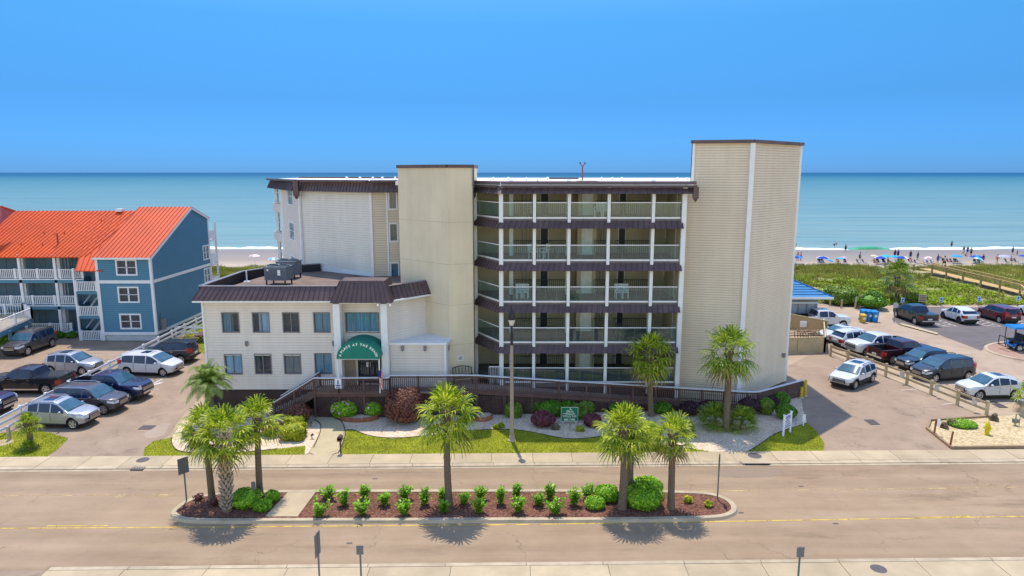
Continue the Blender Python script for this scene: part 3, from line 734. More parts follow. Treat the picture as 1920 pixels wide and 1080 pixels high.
# doors, windows and inner black rails on the back wall
WB = Wall((0, YB), (1, YB))
def tb(zx, zy=430): return XU(860 + zx / 3.6, YB, 13)    # from the enlarged view of the top storey
for fz in FL:
    for (a, b, mt, nm) in ((432, 480, m_pane, 'window'), (556, 604, m_door, 'door'), (968, 1000, m_pane, 'window'), (1088, 1128, m_door, 'door'), (1455, 1482, m_door, 'door')):
        t0, t1 = tb(a), tb(b); h0 = .02 if nm == 'door' else .75
        if nm == 'window': window(condo, WB, t0, t1, fz + .5, fz + 2.0, m_alu, fw=.05, back=True)
        else:
            mb = MB(); WB.box(mb, t0 - .06, t1 + .06, fz, fz + 2.06, -.02, .03); d = mb.build('door_frame', m_wdoor, condo)
            mb = MB(); WB.box(mb, t0, t1, fz, fz + 2.0, .031, .06); dd = mb.build('door', m_door, d); 
    # white lift door in a projecting bay
    xa, xb = tb(818), tb(895)
    mb = MB(); mb.box(xa - .25, xb + .25, YB - 1.3, YB - .001, fz, fz + 2.3); bay = mb.build('lift_bay', m_inwall, condo)
    mb = MB(); mb.box(xa + .02, xb - .02, YB - 1.34, YB - 1.305, fz + .02, fz + 2.05); d = mb.build('lift_door', m_wdoor, bay)
    mb = MB(); mb.box(xa + .25, xb - .25, YB - 1.365, YB - 1.342, fz + .95, fz + 1.85); mb.build('door_panel', m_white, bay)
    for zx in (355, 728, 1278):                      # inner white posts
        x = tb(zx); mb = MB(); mb.box(x - .13, x + .13, YB - 1.7, YB - 1.45, fz, fz + 2.4); mb.build('inner_post', m_white, condo)
    x = tb(1415); mb = MB(); mb.box(x - .14, x + .14, YB - .05, YB - .003, fz + 1.0, fz + 1.65); w0 = mb.build('wall_lamp', m_white, condo)
    mb = MB(); mb.box(x - .08, x + .08, YB - .10, YB - .052, fz + 1.1, fz + 1.55); mb.build('lamp_box', m_alu, w0)
    # low diagonal wall on the left side of each gallery and black inner railings
    for (za, zb_) in ((365, 545), (545, 715), (905, 1010), (1040, 1270)):
        mb = MB(); x0, x1 = tb(za), tb(zb_); y = YB - 1.55
        mb.box(x0, x1, y - .02, y + .02, fz + .95, fz + 1.0); mb.box(x0, x1, y - .02, y + .02, fz + .08, fz + .12)
        k = int((x1 - x0) / .13)
        for j in range(k + 1):
            xx = x0 + (x1 - x0) * j / k; mb.box(xx - .012, xx + .012, y - .012, y + .012, fz + .12, fz + .95)
        mb.build('inner_railing', m_black, condo)
T0 = Vector((XU(1298, 43.5, 15), 43.5))
# roof over everything
rb_ = [(PL.x - .1, PL.y - .1), (P0.x, P0.y - .12), (PRt.x + .1, PRt.y - .12)]
LW = [Vector((XU(510, 63.5, 13), 63.5)), Vector((XU(565, 53.2, 13), 53.2)), Vector((XU(695, 49.2, 13), 49.2)), Vector((XU(752, 49.6, 13), 49.6))]
roof_poly = [tuple(p) for p in LW] + [(PL.x - 5.5, 46), (PL.x - .1, 45.2)] + rb_ + [(T0.x + .8, 44.6), (14.5, 50), (19.2, 52), (19.2, 74), (LW[0].x - .3, 74)]
mb = MB(); mb.prism(roof_poly, ZR - .28, ZR - .02); mb.build('flat_roof', m_roofwhite, condo)
# white parapet lip at the gallery edge, gutter and top mansard
mb, rb = MB(), MB(); GPx = [Vector((PL.x - .55, PL.y + .45)), PL + Vector((0, 0)), P0, Vector((PRt.x + .75, YG))]
skirt(mb, rb, GPx, ZR - .34, ZR - .72, .10, .46, .42); mb.merge(rb, 1); o = mb.build('roof_mansard', [m_brown, m_brown2], condo)
mb = MB()
for a, b in zip(GPx, GPx[1:]):
    n = (b - a).normalized(); n = Vector((n.y, -n.x)); mb.beam((a.x + n.x * .3, a.y + n.y * .3, ZR - .27), (b.x + n.x * .3, b.y + n.y * .3, ZR - .27), .2, .13)
mb.build('gutter', m_brown, condo)
mb = MB()
for a, b in zip(GPx, GPx[1:]):
    n = (b - a).normalized(); n = Vector((n.y, -n.x)); mb.beam((a.x + n.x * .05, a.y + n.y * .05, ZR - .06), (b.x + n.x * .05, b.y + n.y * .05, ZR - .06), .2, .2)
mb.build('roof_edge', M('mauve_roof_edge', (.16, .11, .12), .6), condo)
for (x, y) in ((GPx[0].x + .35, GPx[0].y - .55), (GPx[-1].x - .1, YG - .42)):        # downpipe heads
    mb = MB(); mb.box(x - .16, x + .16, y - .12, y + .12, ZR - 1.0, ZR - .3); mb.lathe((x, y, ZR - 1.2), [(.05, 0), (.16, .2)], 8); mb.build('downpipe_head', m_brown, condo)
# --- right tower
TZ = 16.85
T1 = PY(1412, 268, 42.7); T1 = Vector((T1.x, 42.7)); T2 = Vector((19.7, 47.1)); T0 = Vector((XU(1298, 43.5, 15), 43.5))
dT = (T1 - T0).normalized()
tl = Wall(T0, T1); T00 = T0 - dT * ((T0.x - PRt.x - .05) / dT.x)
mb = MB(); siding(mb, T0, T1, ZR - .2, TZ, .16); mb.build('tower_wall', m_siding, condo)
mb = MB(); siding(mb, T00, T1, .5, ZR - .2, .16); mb.build('tower_wall', m_siding, condo)
mb = MB(); siding(mb, T1, T2, .2, TZ, .16); mb.build('tower_wall', m_siding, condo)
mb = MB(); mb.prism([(T00.x, T00.y + .06), (T1.x - .02, T1.y + .06), (T2.x - .06, T2.y), (T2.x - .06, 54), (15.2, 54)], .1, ZR - .35)
mb.prism([(T0.x, T0.y + .06), (T1.x - .02, T1.y + .06), (T2.x - .06, T2.y), (T2.x - .06, 54), (15.2, 54)], ZR - .34, TZ - .01); mb.build('tower_core', m_siding, condo)
mb = MB()
for p, wd in ((T1, .17), (T2, .10), (T0 + Vector((.03, -.03)), .09)):
    z0 = .15 if p is not T0 else ZR
    mb.box(p.x - wd, p.x + wd * .7, p.y - wd * .9, p.y + wd * .2, (.15 if wd != .09 else ZR - .15), TZ)
mb.box(T00.x - .04, T00.x + .2, T00.y - .07, T00.y + .05, .5, ZR - .6)
build_each(mb, 'corner_trim', m_white, condo)
mb = MB()
pth = [Vector((15.1, 54)), Vector((T0.x - .08, T0.y - .08)), Vector((T1.x - .01, T1.y - .14)), Vector((T2.x + .08, T2.y - .08)), Vector((T2.x + .08, 54))]
for a, b in zip(pth, pth[1:]): mb.beam((a.x, a.y, TZ + .03), (b.x, b.y, TZ + .03), .22, .2)
mb.build('parapet_cap', m_brown, condo)
mb = MB(); q = pth; mb.prism([(p.x, p.y) for p in q], TZ - .02, TZ + .05); mb.build('tower_roof', m_roofwhite, condo)
mb = MB(); mb.beam((T0.x - .06, T0.y, ZR - .3), (T0.x - .06, T0.y, TZ), .06, .06, (0, 1, 0)); mb.build('downpipe', m_black, condo)
# --- cream stair tower
SC = Vector((XU(839, 42.4, 14), 42.4)); SL = Vector((XU(746.5, 45.5, 14), 45.5)); SR = Vector((XU(885.5, 43.0, 14), 43.0)); SZ = 15.33
mb = MB(); mb.prism([SL, SC, SR, (SR.x, 49), (SL.x, 49)], .2, SZ); mb.mi = 1
for z in (4.0, 6.62, 9.25, 11.9):
    for a, b in ((SL, SC), (SC, SR)): mb.beam((a.x, a.y, z), (b.x, b.y, z), .012, .035)
mb.build('stair_tower_wall', [m_cream, M('stucco_joint', (.52, .44, .30), .9)], condo)  # darker tone for the stucco seams at each floor
mb = MB(); pth = [Vector((SL.x, 49)), SL, SC, SR, Vector((SR.x, 49))]
for a, b in zip(pth, pth[1:]): mb.beam((a.x, a.y, SZ + .04), (b.x, b.y, SZ + .04), .2, .2)
mb.build('parapet_cap', m_brown, condo)
mb = MB(); mb.beam((SR.x + .08, SR.y - .02, SZ - 1.2), (SR.x + .08, SR.y - .02, SZ), .1, .1, (0, 1, 0)); mb.build('downpipe', m_brown, condo)
# --- left wing
wb = Wall(LW[1], LW[2])
m_siding3 = M('pale_grey_siding', (.70, .66, .59), .7, .05, .5, spec=.3, streak=.08); LAP_SHADE['pale_grey_siding'] = M('pale_grey_siding_lap', (.60, .56, .50), .8)
mb = MB(); siding(mb, LW[1], LW[2], 7.3, ZR - .3); mb.build('wing_wall', m_siding3, condo)
wc = Wall(LW[2], LW[3]); tc0 = wc.tu(727, 11); tw0, tw1 = wc.tu(731.5, 11), wc.tu(744, 11)
wins_c = []
for (v0, v1) in ((359, 391), (420.5, 452.5), (493, 523)):
    wins_c.append((tw0, tw1, wc.zv(v1, tw0), wc.zv(v0, tw0)))
mb = MB(); siding(mb, LW[2], LW[3], 7.3, ZR - .3, holes=wins_c); mb.build('wing_wall', m_siding, condo)
for h in wins_c: window(condo, wc, *h, m_white, mull=(), fw=.09, sash=False, curtain=m_curtain_b if h[2] > 10 else m_curtain_t)
LWb = LW[0].lerp(LW[1], .36)                           # where the solid wall stops and the sea balcony starts
wa = Wall(LWb, LW[1]); hw = []
for (ua, ub, v0, v1) in ((540, 549, 352, 382), (543.5, 552, 416, 446.5), (547, 555, 479.5, 503)):
    z = ZV((v0 + v1) / 2, 57); ta, tb_ = wa.tu(ua, z), wa.tu(ub, z); hw.append((ta, tb_, wa.zv(v1, ta), wa.zv(v0, ta)))
mb = MB(); siding(mb, LWb, LW[1], .3, ZR - .3, holes=hw); mb.build('wing_wall', m_siding2, condo)
for h, c in zip(hw, (m_curtain_b, m_curtain_b, m_curtain_t)): window(condo, wa, *h, m_white, mull=(), fw=.10, sash=True, curtain=c)
# closed back of the wing and of the gallery block, seen only from elsewhere
mb = MB(); mb.prism([(LWb.x + .75, LWb.y + .45), (LW[1].x + .75, LW[1].y + .75), (LW[2].x + .1, LW[2].y + .75), (LW[3].x, LW[3].y + .75), (19.3, YB + .9), (19.3, 73.5), (LWb.x + .75, 73.5)], .1, ZR - .3); mb.build('building_core', m_siding, condo)
mb = MB(); ws = Wall(LWb, (LWb.x + .4, 73.5))
# sea-side balconies of the wing: slab, spandrel, post, thin rail
bp = [LW[0], LWb, Vector((LWb.x + .05, 73)), Vector((LW[0].x, 73))]
for z in (6.9, 9.55, 12.2):
    mb = MB(); mb.prism([tuple(p) for p in bp], z - .25, z); o = mb.build('balcony_slab', m_siding2, condo)
    W = Wall(LW[0], LWb); mb = MB()
    if z < 13: W.box(mb, 0, W.L, z - .75, z - .251, -.1, .02)
    mb.build('spandrel', m_siding2, o)
    mb = MB()
    for zz in (z + 1.0, z + .1): W.box(mb, .1, W.L, zz - .025, zz + .025, -.04, .0)
    mb.build('rail', m_white, o)
mb = MB(); p = LW[0]; mb.box(p.x + .2, p.x + .45, p.y + .1, p.y + .4, .2, ZR - .3); mb.build('balcony_column', m_white, condo)
mb, rb = MB(), MB(); skirt(mb, rb, [LW[0] + Vector((-.2, .6)), LW[1] + Vector((-.35, 0)), ], ZR - .05, ZR - .85, .05, .42, .3); skirt(mb, rb, [LW[1], LW[2], LW[3] + Vector((.2, 0))], ZR - .05, ZR - .85, .05, .42, .3)
mb.merge(rb, 1); o = mb.build('roof_mansard', [m_brown, m_brown2], condo)
mb = MB()
for a, b in ((LW[0], LW[1]), (LW[1], LW[2]), (LW[2], LW[3])):
    n = (b - a).normalized(); n = Vector((n.y, -n.x)); mb.beam((a.x + n.x * .3, a.y + n.y * .3, ZR - .05), (b.x + n.x * .3, b.y + n.y * .3, ZR - .05), .35, .16)
mb.build('gutter', m_brown, condo)
x, y = LW[1].x - .2, LW[1].y - .55
mb = MB(); mb.box(x - .2, x + .2, y - .15, y + .15, ZR - 1.2, ZR - .1); mb.lathe((x, y, ZR - 1.45), [(.06, 0), (.2, .25)], 8); mb.build('downpipe_head', m_brown, condo)
mb = MB(); mb.tube([(x + .05, y + .45, ZR - .9), (x + .05, y + .4, 7.6)], .09, 8); mb.build('downpipe', m_white, condo); mb = MB()
mb.box(LW[2].x - .1, LW[2].x + .08, LW[2].y - .1, LW[2].y + .02, 7.3, ZR - .7)
q = wc.P(tc0, 0, 0); mb.box(q[0] - .05, q[0] + .05, q[1] - .07, q[1], 7.3, ZR - .7); mb.box(SL.x - .28, SL.x - .12, 48.9, 49.1, 7.3, ZR - .9); q = LWb; mb.box(q.x - .1, q.x + .12, q.y - .12, q.y, .3, ZR - .5)
build_each(mb, 'corner_trim', m_white, condo)
W = wb; mb = MB(); W.box(mb, .1, W.L, 7.45, 7.78, .03, .09); mb.build('roof_flashing', m_white, condo)

# --- two-storey office wing in front
YO = 41.6; XL = XU(386, YO, 4); XR = XU(640, YO, 4); ZB = 1.32; ZE = 7.15; ZP = 8.0
wo = Wall((XL, YO), (XR, YO)); holes = []; W4 = []
def zx4(z): return 360 + z / 3.176
def zy4(z): return 530 + z / 3.176
for (a, b, c_, d_, cur, part) in ((183, 278, 180, 293, m_curtain_t, (0, .58)), (365, 458, 180, 293, m_curtain, (.3, 1)), (545, 636, 180, 293, None, None), (729, 819, 180, 293, m_curtain_t, (0, 1)),
                     (200, 295, 430, 541, m_curtain, (0, 1)), (379, 471, 428, 539, m_curtain_b, (0, .22)), (553, 646, 428, 539, m_curtain_b, (0, 1)), (735, 829, 425, 539, m_curtain_t, (0, 1))):
    zc = ZV(zy4((c_ + d_) / 2), YO); t0, t1 = wo.tu(zx4(a), zc), wo.tu(zx4(b), zc); z0, z1 = ZV(zy4(d_), YO), ZV(zy4(c_), YO)
    holes.append((t0, t1, z0, z1)); W4.append((t0, t1, z0, z1, cur, part))
mb = MB(); siding(mb, (XL, YO), (XR, YO), ZB, ZE, .17, holes=holes); mb.build('office_wall', m_siding2, condo)
for t0, t1, z0, z1, cur, part in W4: window(condo, wo, t0, t1, z0, z1, m_alu, fw=.055, curtain=cur, cpart=part or (0, 1))
# recessed entrance part with the wide upper window
XP0, XP1 = XU(640, 41.75, 4), XU(718, 41.75, 4); we = Wall((XP0, 41.75), (XP1, 41.75))
zc = ZV(zy4(236), 41.75); hh = (we.tu(zx4(918), zc), we.tu(zx4(1110), zc), ZV(zy4(293), 41.75), ZV(zy4(180), 41.75))
dh = (we.tu(674, 2.5), we.tu(713, 2.5), 1.6, 3.75)
mb = MB(); siding(mb, (XP0, 41.75), (XP1, 41.75), ZB, ZE, .17, holes=[hh, dh]); mb.build('office_wall', m_siding2, condo)
window(condo, we, *hh, m_alu, mull=(.28, .72), fw=.055, curtain=m_curtain_t)
f = window(condo, we, *dh, m_black, mull=(.5,), fw=.07, name='entrance_door', glass=m_pane)
mb = MB(); we.box(mb, dh[0] + .45, dh[0] + .75, 2.75, 3.05, -.02, -.01); mb.build('notice', m_white, f)
mb = MB()
for k in (.44, .56): t = dh[0] + (dh[1] - dh[0]) * k; we.box(mb, t - .015, t + .015, 2.3, 3.0, 0, .05)
build_each(mb, 'handle', m_alu, f)
mb = MB(); we.box(mb, we.tu(642, 2.5), we.tu(668, 2.5), 1.6, 3.6, .04, .06); mb.build('dark_side_panel', M('tan_door_panel', (.32, .25, .19), .7), condo)
# pilasters
for ua, ub in ((628.5, 641), (716.5, 728.5)):
    x0, x1 = XU(ua, 40.9, 4), XU(ub, 40.9, 4); mb = MB(); mb.box(x0, x1, 40.75, 41.4, 1.3, ZE + .02); mb.box(x0 - .04, x1 + .04, 40.71, 41.44, 1.3, 1.5); mb.build('pilaster', m_white, condo)
# angled wall from the entrance to the stair tower
A0 = Vector((XU(729, 41.6, 5), 41.6)); A1 = Vector((XU(802, 44.0, 6), 44.0))
mb = MB(); siding(mb, A0, A1, ZB, ZE, .17); mb.build('office_wall', m_siding2, condo)
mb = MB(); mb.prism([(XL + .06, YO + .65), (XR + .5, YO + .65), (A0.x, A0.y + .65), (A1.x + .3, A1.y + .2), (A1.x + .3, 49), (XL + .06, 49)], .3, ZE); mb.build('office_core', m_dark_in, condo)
mb = MB(); siding(mb, (XL, 49), (XL, YO), .4, ZE, .17); mb.build('office_wall', m_siding2, condo)
mb = MB()
for x, y in ((XL, YO), (A1.x, A1.y - .03)): mb.box(x - .06, x + .06, y - .06, y + .03, ZB, ZE)
build_each(mb, 'corner_trim', m_white, condo)
# base lattice strip below the siding
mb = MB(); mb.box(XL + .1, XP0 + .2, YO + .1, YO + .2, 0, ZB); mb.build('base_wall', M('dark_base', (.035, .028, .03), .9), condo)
# mansard round the office roof
mb, rb = MB(), MB(); XRm = XU(626, 41, 7)
skirt(mb, rb, [(XL + .1, 49), (XL + .1, YO - .1), (XRm, YO - .1)], ZP, ZE + .02, .0, .5, .3)
skirt(mb, rb, [(A0.x - .3, A0.y - .13), (A1.x + .1, A1.y - .1)], ZP, ZE + .02, .0, .45, .3)
mb.merge(rb, 1); o = mb.build('office_mansard', [m_brown, m_brown2], condo)
mb, rb = MB(), MB(); xa, xb = XU(632, 40.9, 8), XU(724, 40.9, 8)
skirt(mb, rb, [(xa + .12, 42.6), (xa + .12, 41.1), (xb - .12, 41.1), (xb - .12, 42.6)], 8.42, ZE - .02, .0, .5, .22)
mb.prism([(xa + .12, 41.1), (xb - .12, 41.1), (xb - .12, 42.6), (xa + .12, 42.6)], 8.3, 8.41); mb.merge(rb, 1); o = mb.build('porch_mansard', [m_brown, m_brown2], condo)
mb = MB(); mb.box(xa - .3, xb + .3, 40.75, 41.75, ZE - .1, ZE - .03); mb.build('porch_soffit', m_white, condo)
mb = MB()
mb.beam((XL - .35, YO - .56, ZE - .03), (XRm, YO - .56, ZE - .03), .1, .1); mb.beam((XL - .36, YO - .5, ZE - .03), (XL - .36, 49, ZE - .03), .1, .1)
n = (A1 - A0).normalized(); n = Vector((n.y, -n.x)) * .5; mb.beam((A0.x + n.x, A0.y + n.y, ZE - .03), (A1.x + n.x, A1.y + n.y, ZE - .03), .1, .1); mb.build('eave_trim', m_white, condo)
mb = MB(); mb.box(XL - .3, XRm, YO - .5, YO + .05, ZE - .04, ZE - .01); mb.build('soffit', m_white, condo)
# flat roof inside the parapet
mb = MB(); mb.prism([(XL, YO), (A0.x, YO), (A1.x + .2, 44.1), (A1.x + .2, 49.3), (LW[2].x, 50), (LW[1].x, 54), (XL + 1.5, 54), (XL + 1.0, 49)], ZE + .1, ZE + .3); mb.build('office_roof', m_gravelroof, condo)
mb = MB(); q0 = Vector((XL - .05, YO)); q1 = Vector((XU(457, 48.2, 8), 47.9)); q2 = Vector((XU(520, 51, 8), 50.5)); pp = [q0, q1, q2, Vector((q2.x + 3, 52))]
for a, b in zip(pp, pp[1:]): mb.beam((a.x, a.y, (ZP + ZE) / 2), (b.x, b.y, (ZP + ZE) / 2), .16, ZP - ZE)
mb.beam((XL, YO + .08, (ZP + ZE) / 2), (A0.x, YO + .08, (ZP + ZE) / 2), .14, ZP - ZE - .02); mb.build('parapet', m_black, condo)
mb = MB()
for a, b in zip(pp, pp[1:]): mb.beam((a.x, a.y, ZP + .02), (b.x, b.y, ZP + .02), .26, .05)
mb.beam((XL - .1, YO - .02, ZP + .02), (XRm + .3, YO - .02, ZP + .02), .24, .05); n = (A1 - A0).normalized(); mb.beam((A0.x, A0.y, ZP + .015), (A1.x, A1.y, ZP + .015), .2, .05)
mb.build('parapet_cap', m_alu, condo)
# low annex between office and stair tower
B0 = Vector((A0.x + .1, 41.35)); B1 = Vector((XU(835, 41.35, 3), 41.35)); B2 = Vector((XU(845, 42.5, 3), 42.6)); AZ = 4.32
mb = MB(); siding(mb, B0, B1, 1.2, AZ, .17); siding(mb, B1, B2, 1.2, AZ, .17); mb.build('annex_wall', m_siding2, condo)
mb = MB(); mb.prism([(B0.x - .1, 41.25), (B1.x + .12, 41.25), (B2.x + .12, 42.5), (B2.x - .2, 43.2), (A1.x, 44.1), (B0.x, 42.2)], AZ, AZ + .14); mb.build('annex_roof', m_white, condo)
mb = MB(); mb.box(B1.x - .06, B1.x + .08, 41.28, 41.4, 1.2, AZ); build_each(mb, 'corner_trim', m_white, condo)
def lamp(x, y, z):
    mb = MB(); mb.box(x - .08, x + .08, y - .14, y + .02, z - .12, z + .12); mb.lathe((x, y - .08, z - .2), [(.05, 0), (.08, .08)], 8); mb.build('wall_lamp', m_alu, condo)
for u, v in ((755, 652), (797, 652)): p = PY(u, v, 41.32); lamp(*p)
for u, v in ((463, 643), (626, 643)): p = PY(u, v, 41.57); lamp(*p)
p = PY(841, 651, 42.1); lamp(*p)
p = PY(1469, 665, 46.6); lamp(p.x, p.y - .05, p.z)
# security cameras under the porch mansard
mb = MB()
for u in (709, 732): p = PY(u, 570, 40.7); mb.tube([(p.x, p.y, p.z), (p.x + .02, p.y - .28, p.z - .06)], .05, 8)
mb.build('security_camera', m_white, condo)
# notice on the stair tower
ws = Wall(SC, SR); t = ws.tu(863, 3.6); z = ZV(671, 42.7)
mb = MB(); ws.box(mb, t - .2, t + .2, z - .17, z + .17, .0, .02); s = mb.build('wall_notice', m_white, condo)
mb = MB()
for k, ww in ((.08, .14), (.0, .16), (-.08, .12)): ws.box(mb, t - ww, t + ww, z + k - .018, z + k + .018, .021, .024)
mb.build('notice_lines', m_black, s)
# roof vents
def vent(u, v, Y=50, wd=.14, lab='white'):
    x = XU(u, Y, ZR); b = ZR - .02
    t = thing('roof_vent', lab, 'roof vent', (x, Y, b), 0, 'small vents along the flat roof')
    mb = MB(); mb.lathe((x, Y, b), [(.06, 0), (.06, .12)], 10); mb.build('vent_pipe', m_white, t)
    mb = MB(); mb.lathe((x, Y, b + .12), [(.02, -.02), (wd * .75, 0), (wd * .75, .05), (.05, .11), (.001, .13)], 10); mb.build('vent_cap', m_white, t)
vl = ['first', 'second', 'third', 'fourth', 'fifth']
for i, (u, Y) in enumerate(((650, 58), (675, 58), (699, 57), (717, 57), (741, 56), (925, 52), (953, 52), (987, 50), (1008, 47), (1027, 53), (1128, 51), (1148, 51), (1166, 51), (1270, 51), (1288, 49))):
    vent(u, 0, Y, .14 + .03 * (i % 3 == 0), ('small white vent, %s from the left on the roof of the set-back wing' % vl[i] if i < 5 else 'small white vent, %s right of the cream tower on the gallery roof' % vl[i - 5] if i < 10 else 'small white vent, %s right of the rust red roof mast' % vl[i - 10]))
x, y = XU(1092, 47, 15), 47
t = thing('roof_mast', 'rust red mast with forked top on the condominium roof', 'mast', (x, y, ZR - .02))
mb = MB(); m_rust = M('rust_red', (.25, .06, .04), .7); mb.beam((x, y, ZR - .02), (x, y, ZR + 1.0), .09, .09, (0, 1, 0)); mb.build('pole', m_rust, t)
mb = MB(); mb.beam((x, y, ZR + .95), (x - .17, y, ZR + 1.18), .06, .06, (0, 1, 0)); mb.beam((x, y, ZR + .95), (x + .17, y, ZR + 1.18), .06, .06, (0, 1, 0)); mb.build('fork', m_rust, t)
mb = MB(); mb.ball((x - .17, y, ZR + 1.2), .06, 8); mb.ball((x + .17, y, ZR + 1.2), .06, 8); mb.build('lamp', m_black, t)
mb = MB(); mb.prism([(XU(560, 70, ZR), 70), (XU(880, 62, ZR), 62), (XU(880, 62, ZR), 63), (XU(560, 70, ZR), 71)], ZR - .02, ZR + .12); mb.prism([(XU(1030, 60, ZR), 60), (XU(1085, 60, ZR), 60), (XU(1085, 60, ZR), 61), (XU(1030, 60, ZR), 61)], ZR - .02, ZR + .12); mb.build('roof_ridge', m_brown, condo)

# --- awning: green barrel with lettering on its front
m_green = M('green_canvas', (.012, .19, .135), .75, .1, 2)
yF, yBk = 39.95, 41.75
pc = PY(672, 671, yF); ax, az = pc.x, pc.z; rx = (XU(713, yF, az) - XU(631, yF, az)) / 2; rz = ZV(640, yF) - az
aw = thing('entrance_awning', 'green barrel awning with white lettering above the entrance door', 'awning', (ax, 40.8, az))
def arc(k, y, s=1): a = math.pi * (1 - k); return (ax + rx * s * math.cos(a), y, az + rz * s * math.sin(a))
N = 28
mb = MB(); rows = [[arc(k / N, y) for k in range(N + 1)] for y in (yF, yBk)]; mb.grid(rows); mb.face(list(reversed(rows[0]))); mb.build('canvas', m_green, aw, 40)
mb = MB()                                            # scalloped valance
for k in range(18):
    x0 = ax - rx + 2 * rx * k / 18; x1 = x0 + 2 * rx / 18; xm = (x0 + x1) / 2
    mb.face([(x0, yF - .005, az), (x0, yF - .005, az - .06), (xm, yF - .005, az - .12), (x1, yF - .005, az - .06), (x1, yF - .005, az)])
mb.build('valance', m_green, aw)
mb = MB()
for k in range(18):
    x0 = ax - rx + 2 * rx * k / 18; x1 = x0 + 2 * rx / 18; xm = (x0 + x1) / 2
    mb.beam((x0, yF - .012, az - .06), (xm, yF - .012, az - .12), .01, .022); mb.beam((xm, yF - .012, az - .12), (x1, yF - .012, az - .06), .01, .022)
mb.build('valance_piping', m_white, aw)
mb = MB(); txt = 'A PLACE AT THE BEACH'; n = len(txt); adv = [0]
for ca, cb in zip(txt, txt[1:]): adv.append(adv[-1] + (.8 if ' ' in (ca, cb) else 1))
for i, chh in enumerate(txt):
    if chh == ' ': continue
    k = .06 + .88 * adv[i] / adv[-1]; a = math.pi * (1 - k)
    px, pz = ax + rx * .84 * math.cos(a), az + rz * .80 * math.sin(a)
    tx, tz = -rx * .84 * math.sin(a), rz * .80 * math.cos(a); rot = math.atan2(-tz, -tx)
    mtx = Matrix.Translation((px, yF - .012, pz)) @ Matrix.Rotation(-rot, 4, 'Y') @ FACE_CAM
    text_mb(mb, chh, mtx, .19, .004, bold=.008)
mb.build('lettering', M('white_lettering', (.85, .85, .82), .7), aw)
mb = MB()
for sx_ in (-.97, .93):
    xx = ax + rx * sx_; mb.beam((xx, yF + .08, 1.6), (xx, yF + .08, az), .07, .07, (0, 1, 0))
mb.build('support_post', m_white, aw)
# ---------------------------------------------------------------- deck, stair, ramp of the entrance
m_deck = M('brown_deck_wood', (.11, .062, .055), .75, .25, 2, .2, 20)
m_deckfl = M('deck_boards', (.27, .19, .15), .85, .2, 2, .2, 10, stretch=(.3, 3, 1))
m_cap = M('pale_rail_cap', (.60, .62, .66), .5, .06, 3)
deck = thing('entrance_deck', 'brown wooden entrance deck with stair and long ramp, pale rail caps and lattice skirt', 'deck', (-2, 40.3, 0))
zr0 = 2.62
D0 = PY(588.5, 708.5, 40.05); D1 = PY(728, 708, 40.05); D1b = PY(730, 703.5, 40.4); D2 = PY(893, 703.5, 40.4)
Dm = PY(1100, 716.5, 40.9); D3 = PY(1402, 734.5, 41.4); D4 = PY(1422, 734.5, 41.5); D5 = PY(1505, 712.5, 44.2)
def railrun(path, floor_off=1.0, post=1.55, bal=.125, lattice=True, last=True):
    posts, caps, bals, lat = MB(), MB(), MB(), MB(); fasc = MB()
    for a, b in zip(path, path[1:]):
        a = Vector(a); b = Vector(b); ln = (b - a).xy.length; d = (b - a) / ln
        caps.beam(a + Vector((0, 0, .0)), b, .15, .05)
        bals.beam(a - Vector((0, 0, .12)), b - Vector((0, 0, .12)), .04, .08); bals.beam(a - Vector((0, 0, floor_off - .1)), b - Vector((0, 0, floor_off - .1)), .04, .08)
        fasc.beam(a - Vector((0, 0, floor_off + .1)), b - Vector((0, 0, floor_off + .1)), .06, .22)
        n = max(1, round(ln / post))
        for i in range(n + 1):
            if i == n and (not last or (b - Vector(path[-1])).length > .01): continue
            if i == 0 and ln < .5: continue
            p = a + d * (ln * i / n); posts.box(p.x - .055, p.x + .055, p.y - .055, p.y + .055, 0, p.z - .026)
        n = int(ln / bal)
        for i in range(n):
            p = a + d * (ln * (i + .5) / n); bals.box(p.x - .018, p.x + .018, p.y - .018, p.y + .018, p.z - floor_off + .1, p.z - .12)
        if lattice:
            dn = Vector((d.x, d.y, 0)).normalized(); nn = Vector((dn.y, -dn.x, 0)) * -.02; s = 0
            hgt = a.z - floor_off - .2
            while s < ln:
                for sg in (1, -1):
                    h2 = max(.1, (a + d * s).z - floor_off - .2); q0 = a + d * s; e = s + sg * h2; e = max(0, min(ln, e)); hh = abs(e - s)
                    if hh < .05: continue
                    q1 = a + d * e; lat.beam((q0.x + nn.x * (1 + sg * .3), q0.y + nn.y * (1 + sg * .3), .0), (q1.x + nn.x * (1 + sg * .3), q1.y + nn.y * (1 + sg * .3), hh), .012, .04, up=dn.cross(Vector((0, 0, 1))).cross(Vector((1, 0, sg))))
                s += .17
    return posts, caps, bals, lat, fasc
def emit_posts(posts):
    for i in range(0, len(posts.v), 8):
        m = MB(); m.v = posts.v[i:i + 8]; k = i // 8 * 6; m.f = [tuple(q - i for q in f) for f in posts.f[k:k + 6]]; m.m = [0] * 6; m.build('rail_post', m_deck, deck)
def emit(path, **kw):
    posts, caps, bals, lat, fasc = railrun(path, **kw)
    emit_posts(posts); caps.build('rail_cap', m_cap, deck); bals.build('balusters', m_deck, deck); lat.build('lattice', m_deck, deck); fasc.build('fascia_board', m_deck, deck)
emit([D0, D1, D1b, D2, Dm, D3, D4], last=False)
emit([D4, D5], lattice=False, bal=.10)
# dark void behind the lattice
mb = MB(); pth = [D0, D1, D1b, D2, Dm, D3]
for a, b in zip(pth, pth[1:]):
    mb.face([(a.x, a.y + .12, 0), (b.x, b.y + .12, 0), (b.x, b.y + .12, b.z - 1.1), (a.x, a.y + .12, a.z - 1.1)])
mb.build('skirt_backing', M('shadow_board', (.03, .022, .022), .95), deck)
